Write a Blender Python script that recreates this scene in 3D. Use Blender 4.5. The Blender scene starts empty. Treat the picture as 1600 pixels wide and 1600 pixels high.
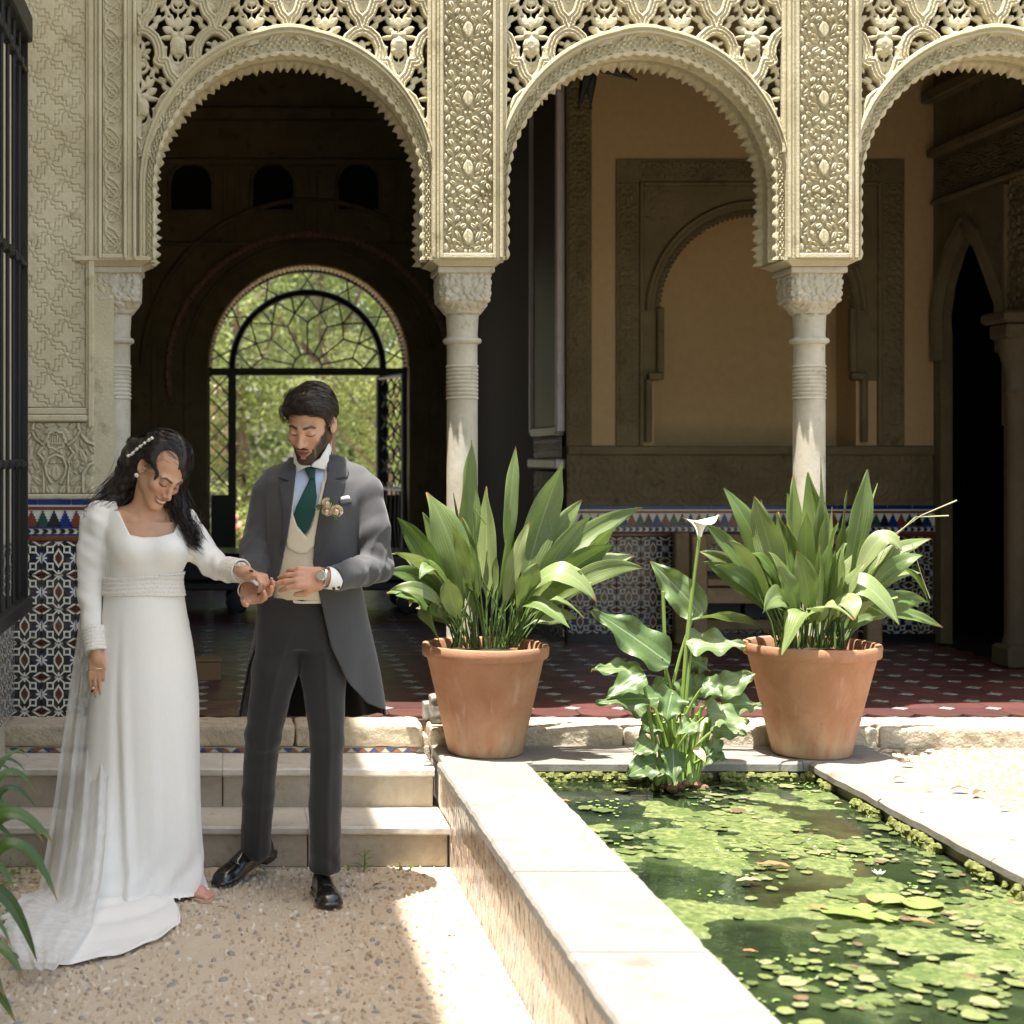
import bpy, math, random
import numpy as np
from mathutils import Vector, Matrix
R = math.radians
random.seed(7)
rng = np.random.default_rng(11)
SC = bpy.context.scene
COL = SC.collection

# ------------------------------------------------------------------ camera, sky, sun, exposure
cam_d = bpy.data.cameras.new('camera')
cam = bpy.data.objects.new('camera', cam_d)
COL.objects.link(cam)
cam.location = (0.0, 0.0, 1.54)
cam.rotation_euler = (R(90), 0, 0)
cam_d.sensor_width = 36.0
cam_d.sensor_fit = 'HORIZONTAL'
cam_d.lens = 2450 / 1600 * 36.0
cam_d.shift_x = (800 - 355) / 1600
cam_d.shift_y = -(800 - 712) / 1600
cam_d.clip_start = 0.05
cam_d.clip_end = 400
SC.camera = cam
cam_d.dof.use_dof = True
cam_d.dof.focus_distance = 5.9
cam_d.dof.aperture_fstop = 3.4

SUN_DIR = Vector((0.150, 0.140, -1.0)).normalized()      # direction the light travels
sun_d = bpy.data.lights.new('sun', 'SUN')
sun_d.energy = 5.0
sun_d.angle = R(0.53)
sun_d.color = (1.0, 0.95, 0.86)
sun = bpy.data.objects.new('sun', sun_d)
COL.objects.link(sun)
sun.rotation_euler = SUN_DIR.to_track_quat('-Z', 'Y').to_euler()
sun.location = (-2, -2, 14)
elev = math.asin(-SUN_DIR.z)
world = bpy.data.worlds.new('World')
SC.world = world
world.use_nodes = True
wn = world.node_tree
sky = wn.nodes.new('ShaderNodeTexSky')
sky.sky_type = 'NISHITA'
sky.sun_disc = False
sky.sun_elevation = elev
sky.sun_rotation = math.atan2(-SUN_DIR.x, -SUN_DIR.y)
sky.air_density = 1.0
sky.dust_density = 2.5
sky.ozone_density = 0.6
tint = wn.nodes.new('ShaderNodeMix'); tint.data_type = 'RGBA'; tint.blend_type = 'MULTIPLY'
tint.inputs[0].default_value = 1.0; tint.inputs[7].default_value = (1.0, .93, .79, 1)       # the photograph's warm white balance
wn.links.new(sky.outputs[0], tint.inputs[6])
wn.links.new(tint.outputs[2], wn.nodes['Background'].inputs[0])
wn.nodes['Background'].inputs[1].default_value = 0.15
SC.view_settings.view_transform = 'Standard'
SC.view_settings.look = 'None'
SC.view_settings.gamma = 1.0
SC.view_settings.exposure = 1.72
SC.view_settings.use_curve_mapping = False
SC.render.engine = 'CYCLES'
SC.cycles.use_denoising = True
SC.cycles.max_bounces = 9
SC.cycles.diffuse_bounces = 6
SC.cycles.glossy_bounces = 4
SC.cycles.transmission_bounces = 4
SC.cycles.transparent_max_bounces = 16
SC.cycles.caustics_reflective = False
SC.cycles.caustics_refractive = False
SC.cycles.sample_clamp_indirect = 6.0

# ------------------------------------------------------------------ place helper: photo measurement at a known depth -> metres
F = 2450.0
def at(px, py, Y):
    return Vector(((px - 355) * Y / F, Y, 1.54 - (py - 712) * Y / F))

# ------------------------------------------------------------------ objects
def props(o, label=None, cat=None, group=None, kind=None):
    if label: o['label'] = label
    if cat: o['category'] = cat
    if group: o['group'] = group
    if kind: o['kind'] = kind
    return o

def thing(name, label, cat, loc=(0, 0, 0), group=None):
    o = bpy.data.objects.new(name, None)
    o.empty_display_size = 0.1
    COL.objects.link(o)
    o.location = loc
    return props(o, label, cat, group)

def put(name, me, parent=None, mat=None, M=None):
    """link a mesh; its coordinates are metres of the place, whatever its parent"""
    o = bpy.data.objects.new(name, me)
    COL.objects.link(o)
    if M is not None:
        o.matrix_basis = M
    if parent is not None:
        o.parent = parent
        if parent.type == 'EMPTY':
            o.matrix_parent_inverse = Matrix.Translation(-Vector(parent.location))
    if mat is not None and len(me.materials) == 0:
        me.materials.append(mat)
    return o

def dup(root, loc, label=None, group=None):
    r = root.copy(); COL.objects.link(r); r.location = loc
    if label: r['label'] = label
    if group: r['group'] = group
    for ch in list(root.children):
        c = ch.copy(); COL.objects.link(c); c.parent = r; c.matrix_parent_inverse = ch.matrix_parent_inverse.copy()
        for g in list(ch.children):
            d = g.copy(); COL.objects.link(d); d.parent = c; d.matrix_parent_inverse = g.matrix_parent_inverse.copy()
    return r

def mesh_np(name, V, Fq, smooth=True, col=None, uv=None):
    V = np.asarray(V, np.float32); Fq = np.asarray(Fq, np.int32)
    me = bpy.data.meshes.new(name)
    n, k = Fq.shape
    me.vertices.add(len(V)); me.vertices.foreach_set('co', V.ravel())
    me.loops.add(n * k); me.loops.foreach_set('vertex_index', Fq.ravel())
    me.polygons.add(n)
    me.polygons.foreach_set('loop_start', np.arange(0, n * k, k, dtype=np.int32))
    me.polygons.foreach_set('loop_total', np.full(n, k, np.int32))
    me.polygons.foreach_set('use_smooth', np.full(n, smooth, bool))
    me.update(calc_edges=True)
    if col is not None:
        a = me.color_attributes.new('Col', 'FLOAT_COLOR', 'POINT')
        c = np.ones((len(V), 4), np.float32); c[:, :3] = col
        a.data.foreach_set('color', c.ravel())
    if uv is not None:
        l = me.uv_layers.new(name='UVMap')
        l.data.foreach_set('uv', np.asarray(uv, np.float32)[Fq.ravel()].ravel())
    return me

def sharp(me, ang=35):
    try:
        me.set_sharp_from_angle(angle=R(ang))
    except Exception:
        pass
    return me

class MB:
    """collects shapes and links them as one mesh"""
    def __init__(s): s.v = []; s.f = []; s.n = 0
    def add(s, V, Fs):
        V = [tuple(map(float, p)) for p in V]
        s.v += V
        s.f += [tuple(i + s.n for i in f) for f in Fs]
        s.n += len(V); return s
    def box(s, x0, x1, y0, y1, z0, z1, b=0.0):
        if b <= 0:
            V = [(x, y, z) for z in (z0, z1) for y in (y0, y1) for x in (x0, x1)]
            return s.add(V, [(0, 2, 3, 1), (4, 5, 7, 6), (0, 1, 5, 4), (2, 6, 7, 3), (0, 4, 6, 2), (1, 3, 7, 5)])
        b = min(b, (x1 - x0) * .45, (y1 - y0) * .45, (z1 - z0) * .45)
        V = []
        for (zz, q) in ((z0, b), (z0 + b, 0), (z1 - b, 0), (z1, b)):
            X0, X1, Y0, Y1 = x0 + q, x1 - q, y0 + q, y1 - q
            c = b if q == 0 else b * .4
            V += [(X0 + c, Y0, zz), (X1 - c, Y0, zz), (X1, Y0 + c, zz), (X1, Y1 - c, zz), (X1 - c, Y1, zz), (X0 + c, Y1, zz), (X0, Y1 - c, zz), (X0, Y0 + c, zz)]
        Fs = [tuple(range(7, -1, -1)), tuple(range(24, 32))]
        for k in range(3):
            for i in range(8):
                j = (i + 1) % 8
                Fs.append((k * 8 + i, k * 8 + j, k * 8 + 8 + j, k * 8 + 8 + i))
        return s.add(V, Fs)
    def tube(s, pts, r, n=8, closed=False, caps=True):
        pts = [Vector(p) for p in pts]
        rs = r if isinstance(r, (list, tuple)) else [r] * len(pts)
        V = []; m = len(pts); up = None
        for i, p in enumerate(pts):
            if closed: t = pts[(i + 1) % m] - pts[i - 1]
            else: t = pts[min(i + 1, m - 1)] - pts[max(i - 1, 0)]
            t.normalize()
            if up is None:
                up = Vector((0, 0, 1)) if abs(t.z) < .9 else Vector((0, 1, 0))
            a = t.cross(up)
            if a.length < 1e-4: a = t.cross(Vector((1, .3, 0)))
            a.normalize(); b = a.cross(t).normalized(); up = b
            for k in range(n):
                w = 2 * math.pi * k / n
                V.append(p + (a * math.cos(w) + b * math.sin(w)) * rs[i])
        Fs = []
        for i in range(m if closed else m - 1):
            for k in range(n):
                j = (i + 1) % m
                Fs.append((i * n + k, i * n + (k + 1) % n, j * n + (k + 1) % n, j * n + k))
        if not closed and caps:
            Fs.append(tuple(range(n - 1, -1, -1))); Fs.append(tuple(range((m - 1) * n, m * n)))
        return s.add(V, Fs)
    def lathe(s, prof, c=(0, 0, 0), n=32, sx=1, sy=1):
        V = [(c[0] + r * math.cos(2 * math.pi * k / n) * sx, c[1] + r * math.sin(2 * math.pi * k / n) * sy, c[2] + z) for r, z in prof for k in range(n)]
        Fs = [(i * n + k, i * n + (k + 1) % n, (i + 1) * n + (k + 1) % n, (i + 1) * n + k) for i in range(len(prof) - 1) for k in range(n)]
        return s.add(V, Fs)
    def prism(s, poly, axis, a0, a1):
        """poly: 2D points; extruded along an axis ('x': (y,z), 'y': (x,z), 'z': (x,y))"""
        n = len(poly)
        def m(p, a):
            return {'x': (a, p[0], p[1]), 'y': (p[0], a, p[1]), 'z': (p[0], p[1], a)}[axis]
        V = [m(p, a0) for p in poly] + [m(p, a1) for p in poly]
        Fs = [tuple(range(n - 1, -1, -1)), tuple(range(n, 2 * n))] + [(i, (i + 1) % n, n + (i + 1) % n, n + i) for i in range(n)]
        return s.add(V, Fs)
    def mesh(s, name, smooth=False):
        me = bpy.data.meshes.new(name)
        me.from_pydata(s.v, [], s.f)
        if smooth: me.polygons.foreach_set('use_smooth', [True] * len(me.polygons))
        return me
    def build(s, name, mat, parent=None, smooth=False, M=None, fix=True):
        me = s.mesh(name, smooth)
        if fix:
            import bmesh
            bm = bmesh.new(); bm.from_mesh(me); bmesh.ops.recalc_face_normals(bm, faces=bm.faces); bm.to_mesh(me); bm.free()
        if smooth: sharp(me, 40)
        return put(name, me, parent, mat, M)

# ------------------------------------------------------------------ signed distance modelling
def cap(P, a, b, ra, rb=None):
    rb = ra if rb is None else rb
    a = np.asarray(a, np.float32); ba = np.asarray(b, np.float32) - a
    q = P - a
    t = np.clip((q @ ba) / max(float(ba @ ba), 1e-9), 0, 1)
    q = q - t[:, None] * ba
    return np.sqrt((q * q).sum(1)) - (ra + (rb - ra) * t)
def ell(P, c, r, M=None):
    q = P - np.asarray(c, np.float32)
    if M is not None: q = q @ M
    r = np.asarray(r, np.float32)
    k0 = np.sqrt(((q / r) ** 2).sum(1)); k1 = np.sqrt(((q / (r * r)) ** 2).sum(1)) + 1e-9
    return k0 * (k0 - 1) / k1
def rbox(P, c, half, r=0.0, M=None):
    q = P - np.asarray(c, np.float32)
    if M is not None: q = q @ M
    q = np.abs(q) - (np.asarray(half, np.float32) - r)
    return np.sqrt((np.maximum(q, 0) ** 2).sum(1)) + np.minimum(q.max(1), 0) - r
def smin(a, b, k):
    h = np.clip(.5 + .5 * (b - a) / k, 0, 1)
    return b + (a - b) * h - k * h * (1 - h)
def smax(a, b, k): return -smin(-a, -b, k)
def sst(a, b, x):
    t = np.clip((x - a) / (b - a), 0, 1); return t * t * (3 - 2 * t)
def chain(P, pts, rads, k=.02):
    d = None
    for i in range(len(pts) - 1):
        e = cap(P, pts[i], pts[i + 1], rads[i], rads[i + 1])
        d = e if d is None else smin(d, e, k)
    return d
def spl(xs, ys):
    xs = np.asarray(xs, float); ys = np.asarray(ys, float)
    o = np.argsort(xs); xs = xs[o]; ys = ys[o]
    m = np.zeros(len(xs)); dx = np.diff(xs); dl = np.diff(ys) / dx
    m[0] = dl[0]; m[-1] = dl[-1]
    for i in range(1, len(xs) - 1):
        m[i] = 0 if dl[i - 1] * dl[i] <= 0 else 2 * dl[i - 1] * dl[i] / (dl[i - 1] + dl[i])
    X = []; Y = []
    for i in range(len(xs) - 1):
        t = np.linspace(0, 1, 14)[:-1 if i < len(xs) - 2 else None]
        h = dx[i]
        X.append(xs[i] + t * h)
        Y.append((2*t**3-3*t**2+1)*ys[i] + (t**3-2*t**2+t)*h*m[i] + (-2*t**3+3*t**2)*ys[i+1] + (t**3-t**2)*h*m[i+1])
    X = np.concatenate(X); Y = np.concatenate(Y)
    return lambda q: np.interp(q, X, Y)
def pbody(P, zs, cx, cy, rx, ry, n=2.2):
    """a body given by elliptical cross-sections up the z axis"""
    z = P[:, 2]
    CX, CY, RX, RY = (spl(zs, a)(z) for a in (cx, cy, rx, ry))
    d = ((np.abs((P[:, 0] - CX) / RX) ** n + np.abs((P[:, 1] - CY) / RY) ** n) ** (1 / n) - 1) * np.minimum(RX, RY)
    return np.maximum(np.maximum(d, z - max(zs)), min(zs) - z)
def poly2(x, y, pts):
    """signed distance to a polygon in 2D"""
    d = np.full(x.shape, 1e9, np.float32); s = np.ones(x.shape, np.float32)
    n = len(pts)
    for i in range(n):
        ax, ay = pts[i]; bx, by = pts[i - 1]
        ex, ey = bx - ax, by - ay
        wx, wy = x - ax, y - ay
        t = np.clip((wx * ex + wy * ey) / (ex * ex + ey * ey + 1e-12), 0, 1)
        d = np.minimum(d, (wx - ex * t) ** 2 + (wy - ey * t) ** 2)
        c1 = y >= ay; c2 = y < by; c3 = ex * wy > ey * wx
        s = np.where((c1 & c2 & c3) | (~c1 & ~c2 & ~c3), -s, s)
    return s * np.sqrt(d)
def seg2(x, y, a, b):
    ex, ey = b[0] - a[0], b[1] - a[1]
    t = np.clip(((x - a[0]) * ex + (y - a[1]) * ey) / (ex * ex + ey * ey + 1e-12), 0, 1)
    return np.hypot(x - a[0] - ex * t, y - a[1] - ey * t)
def line2(x, y, pts):
    d = np.full(x.shape, 1e9)
    for i in range(len(pts) - 1): d = np.minimum(d, seg2(x, y, pts[i], pts[i + 1]))
    return d
def leaf2(x, y, a, b, w):
    """pointed leaf from a to b, half-width w"""
    ex, ey = b[0] - a[0], b[1] - a[1]; L = math.hypot(ex, ey); ex /= L; ey /= L
    u = (x - a[0]) * ex + (y - a[1]) * ey - L / 2; v = np.abs(-(x - a[0]) * ey + (y - a[1]) * ex)
    rr = (L * L / 4 + w * w) / (2 * w)
    d = np.hypot(u, v + rr - w) - rr
    tip = np.hypot(np.abs(u) - L / 2, v)
    return np.where((d > 0) & (np.abs(u) > L / 2), tip, d)

def nets(Fd, org, h):
    """surface nets of a dense field"""
    ins = Fd < 0
    S = np.zeros(tuple(n - 1 for n in Fd.shape), np.uint8)
    for a in (0, 1):
        for b in (0, 1):
            for c in (0, 1):
                S += ins[a:a + S.shape[0], b:b + S.shape[1], c:c + S.shape[2]]
    act = (S > 0) & (S < 8)
    I = np.argwhere(act).astype(np.int32)
    vid = np.full(S.shape, -1, np.int32)
    vid[act] = np.arange(len(I), dtype=np.int32)
    acc = np.zeros((len(I), 3), np.float32); cnt = np.zeros(len(I), np.float32)
    i, j, k = I.T
    for ax in range(3):
        for p in (0, 1):
            for q in (0, 1):
                a = [0, 0, 0]; oth = [t for t in range(3) if t != ax]
                a[oth[0]] = p; a[oth[1]] = q
                b = list(a); b[ax] = 1
                va = Fd[i + a[0], j + a[1], k + a[2]]; vb = Fd[i + b[0], j + b[1], k + b[2]]
                m = (va < 0) != (vb < 0)
                t = np.where(m, va / np.where(va == vb, 1, va - vb), 0)
                pos = np.empty((len(I), 3), np.float32); pos[:] = a; pos[:, ax] = t
                acc[m] += pos[m]; cnt[m] += 1
    V = (I + acc / cnt[:, None]) * h + np.asarray(org, np.float32)
    Q = []
    def emit(s0, cells, e):
        q = np.stack([vid[c] for c in cells], 1)
        f = s0[tuple(e.T)]
        q[~f] = q[~f][:, ::-1]
        Q.append(q)
    nx, ny, nz = Fd.shape
    e = np.argwhere(ins[:-1, 1:-1, 1:-1] != ins[1:, 1:-1, 1:-1]); x, y, z = e[:, 0], e[:, 1] + 1, e[:, 2] + 1
    emit(ins[:-1, 1:-1, 1:-1], [(x, y - 1, z - 1), (x, y, z - 1), (x, y, z), (x, y - 1, z)], e)
    e = np.argwhere(ins[1:-1, :-1, 1:-1] != ins[1:-1, 1:, 1:-1]); x, y, z = e[:, 0] + 1, e[:, 1], e[:, 2] + 1
    emit(ins[1:-1, :-1, 1:-1], [(x - 1, y, z - 1), (x - 1, y, z), (x, y, z), (x, y, z - 1)], e)
    e = np.argwhere(ins[1:-1, 1:-1, :-1] != ins[1:-1, 1:-1, 1:]); x, y, z = e[:, 0] + 1, e[:, 1] + 1, e[:, 2]
    emit(ins[1:-1, 1:-1, :-1], [(x - 1, y - 1, z), (x, y - 1, z), (x, y, z), (x - 1, y, z)], e)
    Q = np.concatenate(Q)
    Q = Q[(Q >= 0).all(1)]
    return V, Q

def carve(fn, lo, hi, h, blk=10, slack=1.6):
    """mesh the zero set of fn inside a box, refining only near the surface"""
    lo = np.asarray(lo, np.float32); hi = np.asarray(hi, np.float32)
    nb = np.ceil((hi - lo) / (h * blk)).astype(int)
    dims = nb * blk
    c = np.stack(np.meshgrid(*[(np.arange(n) + .5) * blk * h for n in nb], indexing='ij'), -1).reshape(-1, 3).astype(np.float32) + lo
    dc = fn(c).astype(np.float32)
    D = np.broadcast_to(dc.reshape(nb[0], 1, nb[1], 1, nb[2], 1), (nb[0], blk, nb[1], blk, nb[2], blk)).copy()
    near = np.argwhere(np.abs(dc.reshape(nb)) < blk * h * .87 * slack)
    off = np.stack(np.meshgrid(*[np.arange(blk)] * 3, indexing='ij'), -1).reshape(-1, 3)
    for s in range(0, len(near), 400):
        nn = near[s:s + 400]
        P = ((nn[:, None, :] * blk + off[None]) * h + lo).reshape(-1, 3).astype(np.float32)
        v = fn(P).reshape(len(nn), blk, blk, blk)
        D[nn[:, 0], :, nn[:, 1], :, nn[:, 2], :] = v
    D = D.reshape(dims)
    D[0] = np.maximum(D[0], 1e-3); D[-1] = np.maximum(D[-1], 1e-3)
    D[:, 0] = np.maximum(D[:, 0], 1e-3); D[:, -1] = np.maximum(D[:, -1], 1e-3)
    D[:, :, 0] = np.maximum(D[:, :, 0], 1e-3); D[:, :, -1] = np.maximum(D[:, :, -1], 1e-3)
    return nets(D, lo, h)

def grid_faces(nu, nv, wrap=False):
    a = np.arange(nu * nv).reshape(nu, nv)
    if wrap: a = np.concatenate([a, a[:, :1]], 1)
    return np.stack([a[:-1, :-1], a[1:, :-1], a[1:, 1:], a[:-1, 1:]], -1).reshape(-1, 4)

def wob(P, amp, freq, seed=0, stretch=(1, 1, 1)):
    """soft irregular wave field, for cloth and hair"""
    r = np.random.default_rng(seed)
    s = np.asarray(stretch, np.float32)
    out = np.zeros(len(P), np.float32)
    for i in range(5):
        d = r.normal(size=3); d /= np.linalg.norm(d)
        out += np.sin((P * s) @ d.astype(np.float32) * freq * (1 + .45 * i) + r.uniform(0, 6.28)) / (1 + .5 * i)
    return out * amp * .5

def noise2(x, y, seed=0, oct=4, f=1.0):
    """tiny value noise for shaping geometry"""
    r = np.random.default_rng(seed); T = r.random((64, 64))
    out = np.zeros(np.shape(x)); a = .5
    for o in range(oct):
        X = x * f + 17.3 * o; Y = y * f + 5.1 * o
        xi = np.floor(X).astype(int); yi = np.floor(Y).astype(int); u = X - xi; v = Y - yi
        u = u * u * (3 - 2 * u); v = v * v * (3 - 2 * v)
        g = lambda i, j: T[i % 64, j % 64]
        out += a * ((g(xi, yi) * (1 - u) + g(xi + 1, yi) * u) * (1 - v) + (g(xi, yi + 1) * (1 - u) + g(xi + 1, yi + 1) * u) * v)
        a *= .5; f *= 2.03
    return out

def pieces(parent, name, meshes, mats4, limit=300, eye=Vector((0, 0, 1.54))):
    """alike pieces: the 300 that show largest become parts, the others one joined part. mats4: list of (mesh index, Matrix)"""
    mats4 = sorted(mats4, key=lambda t: (t[1].translation - eye).length)
    for mi, M in mats4[:limit]:
        put(name, meshes[mi], parent, None, M)
    rest = mats4[limit:]
    if rest:
        Vs, Fs, off, mi_all, mats = [], [], 0, [], []
        for me in meshes:
            for m in me.materials:
                if m not in mats: mats.append(m)
        cache = {}
        for mi, M in rest:
            me = meshes[mi]
            if mi not in cache:
                cache[mi] = ([v.co.copy() for v in me.vertices], [tuple(p.vertices) for p in me.polygons])
            v, f = cache[mi]
            Vs += [M @ c for c in v]; Fs += [tuple(i + off for i in q) for q in f]; off += len(v)
            mi_all += [mats.index(me.materials[0])] * len(f)
        me = bpy.data.meshes.new(name + '_field')
        me.from_pydata(Vs, [], Fs)
        for m in mats: me.materials.append(m)
        me.polygons.foreach_set('material_index', mi_all)
        if meshes[0].polygons[0].use_smooth: me.polygons.foreach_set('use_smooth', [True] * len(Fs))
        o = put(name + '_field', me, parent)
        o['kind'] = 'stuff'

# ------------------------------------------------------------------ material graphs
class N:
    """small helper for node arithmetic"""
    def __init__(s, nt, sock): s.nt = nt; s.s = sock
    def _m(s, op, *o, clamp=False):
        n = s.nt.nodes.new('ShaderNodeMath'); n.operation = op; n.use_clamp = clamp
        for i, v in enumerate((s,) + o):
            if isinstance(v, N): s.nt.links.new(v.s, n.inputs[i])
            else: n.inputs[i].default_value = v
        return N(s.nt, n.outputs[0])
    def __add__(s, o): return s._m('ADD', o)
    __radd__ = __add__
    def __sub__(s, o): return s._m('SUBTRACT', o)
    def __rsub__(s, o): return (s * -1.0) + o
    def __mul__(s, o): return s._m('MULTIPLY', o)
    __rmul__ = __mul__
    def __truediv__(s, o): return s._m('DIVIDE', o)
    def abs(s): return s._m('ABSOLUTE')
    def min(s, o): return s._m('MINIMUM', o)
    def max(s, o): return s._m('MAXIMUM', o)
    def lt(s, o): return s._m('LESS_THAN', o)
    def gt(s, o): return s._m('GREATER_THAN', o)
    def sin(s): return s._m('SINE')
    def cos(s): return s._m('COSINE')
    def frac(s): return s._m('FRACT')
    def floor(s): return s._m('FLOOR')
    def sqrt(s): return s._m('SQRT')
    def pow(s, o): return s._m('POWER', o)
    def atan2(s, o): return s._m('ARCTAN2', o)
    def clamp(s): return s._m('ADD', 0.0, clamp=True)
    def ss(s, a, b):
        n = s.nt.nodes.new('ShaderNodeMapRange'); n.interpolation_type = 'SMOOTHSTEP'
        s.nt.links.new(s.s, n.inputs[0]); n.inputs[1].default_value = a; n.inputs[2].default_value = b
        n.inputs[3].default_value = 0; n.inputs[4].default_value = 1
        return N(s.nt, n.outputs[0])

class Mat:
    def __init__(s, name, base=(.5, .5, .5), rough=.8, **kw):
        s.m = bpy.data.materials.new(name); s.m.use_nodes = True
        s.nt = s.m.node_tree; s.b = s.nt.nodes['Principled BSDF']; s.out = s.nt.nodes['Material Output']
        s.set('Base Color', base); s.set('Roughness', rough)
        if 'Specular IOR Level' not in kw: s.set('Specular IOR Level', .3)
        for k, v in kw.items(): s.set(k, v)
    def set(s, k, v):
        if isinstance(v, N): s.nt.links.new(v.s, s.b.inputs[k])
        elif hasattr(v, 'is_output'): s.nt.links.new(v, s.b.inputs[k])
        else:
            if isinstance(v, tuple) and len(v) == 3 and s.b.inputs[k].type == 'RGBA': v = v + (1,)
            s.b.inputs[k].default_value = v
    def node(s, t): return s.nt.nodes.new(t)
    def coord(s, kind='Object', scale=(1, 1, 1), rot=(0, 0, 0)):
        if kind == 'World':
            o = s.node('ShaderNodeNewGeometry').outputs['Position']
        else:
            o = s.node('ShaderNodeTexCoord').outputs[kind]
        mp = s.node('ShaderNodeMapping'); mp.inputs['Scale'].default_value = scale; mp.inputs['Rotation'].default_value = rot
        s.nt.links.new(o, mp.inputs[0]); return mp.outputs[0]
    def xyz(s, v):
        n = s.node('ShaderNodeSeparateXYZ'); s.nt.links.new(v, n.inputs[0])
        return [N(s.nt, o) for o in n.outputs]
    def noise(s, v, scale=5, detail=6, rough=.55, dist=0):
        n = s.node('ShaderNodeTexNoise'); s.nt.links.new(v, n.inputs['Vector'])
        n.inputs['Scale'].default_value = scale; n.inputs['Detail'].default_value = detail
        n.inputs['Roughness'].default_value = rough; n.inputs['Distortion'].default_value = dist
        return N(s.nt, n.outputs[0])
    def voro(s, v, scale=5, feature='F1', out=0, rnd=1.0):
        n = s.node('ShaderNodeTexVoronoi'); n.feature = feature; s.nt.links.new(v, n.inputs['Vector'])
        n.inputs['Scale'].default_value = scale; n.inputs['Randomness'].default_value = rnd
        return n.outputs[out] if out else N(s.nt, n.outputs[0])
    def ramp(s, f, stops):
        n = s.node('ShaderNodeValToRGB'); s.nt.links.new(f.s, n.inputs[0])
        e = n.color_ramp.elements
        while len(e) < len(stops): e.new(.5)
        for el, (p, c) in zip(e, stops): el.position = p; el.color = tuple(c) + (1,)
        return n.outputs[0]
    def mix(s, f, a, b, mode='MIX'):
        n = s.node('ShaderNodeMix'); n.data_type = 'RGBA'; n.blend_type = mode
        if isinstance(f, N): s.nt.links.new(f.s, n.inputs[0])
        else: n.inputs[0].default_value = f
        for k, v in ((6, a), (7, b)):
            if isinstance(v, tuple): n.inputs[k].default_value = v + (1,) if len(v) == 3 else v
            else: s.nt.links.new(v.s if isinstance(v, N) else v, n.inputs[k])
        return n.outputs[2]
    def bump(s, h, strength=.3, dist=.01):
        n = s.node('ShaderNodeBump'); n.inputs['Strength'].default_value = strength; n.inputs['Distance'].default_value = dist
        s.nt.links.new(h.s, n.inputs['Height'])
        s.nt.links.new(n.outputs[0], s.b.inputs['Normal'])
    def rnd(s): return N(s.nt, s.node('ShaderNodeObjectInfo').outputs['Random'])
    def attr(s, name='Col'):
        n = s.node('ShaderNodeAttribute'); n.attribute_name = name; return n.outputs[0]

def stone_mat(name, c1, c2, c3=None, scale=4, rough=.85, bump=.25, fine=60, kind='World', bd=.01, spec=.3):
    m = Mat(name, c1, rough); v = m.coord(kind)
    n1 = m.noise(v, scale, 8, .6, .4); n2 = m.noise(v, fine, 5, .6)
    col = m.ramp(n1, [(.3, c1), (.68, c2)])
    if c3:
        n3 = m.noise(v, scale * 2.7, 6, .65)
        col = m.mix(n3.ss(.56, .72) * .8, col, c3)
    col = m.mix(n2.ss(.3, .75) * .22, col, tuple(x * .6 for x in c1))
    m.set('Base Color', col)
    m.bump(n1 * .5 + n2, bump, bd); m.set('Specular IOR Level', spec)
    return m.m
# ------------------------------------------------------------------ materials of the place
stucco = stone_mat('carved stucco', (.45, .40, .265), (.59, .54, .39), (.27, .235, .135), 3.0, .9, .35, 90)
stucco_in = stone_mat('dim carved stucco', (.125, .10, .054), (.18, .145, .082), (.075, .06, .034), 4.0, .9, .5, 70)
marble = stone_mat('column marble', (.40, .365, .285), (.53, .50, .42), (.27, .24, .175), 5.0, .55, .12, 40)
slab_m = stone_mat('pale stone slab', (.205, .188, .165), (.255, .24, .217), (.145, .125, .103), 2.6, .7, .2, 60)
step_m = stone_mat('step marble', (.52, .475, .40), (.64, .60, .53), (.34, .29, .23), 5.0, .6, .2, 45)
block_m = stone_mat('rough sandstone', (.42, .35, .25), (.56, .49, .37), (.25, .19, .12), 6.0, .9, .7, 50, bd=.02)
riser_m = stone_mat('riser stone', (.38, .325, .245), (.49, .43, .335), (.25, .21, .15), 5.0, .8, .25, 50)
mortar = stone_mat('sandy mortar', (.53, .435, .325), (.61, .51, .395), (.43, .345, .245), 7.0, .95, .5, 120)
plaster = stone_mat('ochre plaster', (.40, .285, .150), (.45, .325, .175), None, 1.3, .9, .12, 25)
iron = Mat('black iron', (.018, .018, .02), .45, Metallic=.3).m
gap_m = stone_mat('wall plaster', (.50, .44, .32), (.60, .54, .42), None, 2.0, .9, .2, 50)
dark_wood = Mat('dark wood', (.05, .03, .018), .5).m
void_m = Mat('void black', (.008, .007, .006), .95).m  # near-black colour stands in for the dark of unlit depths

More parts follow.
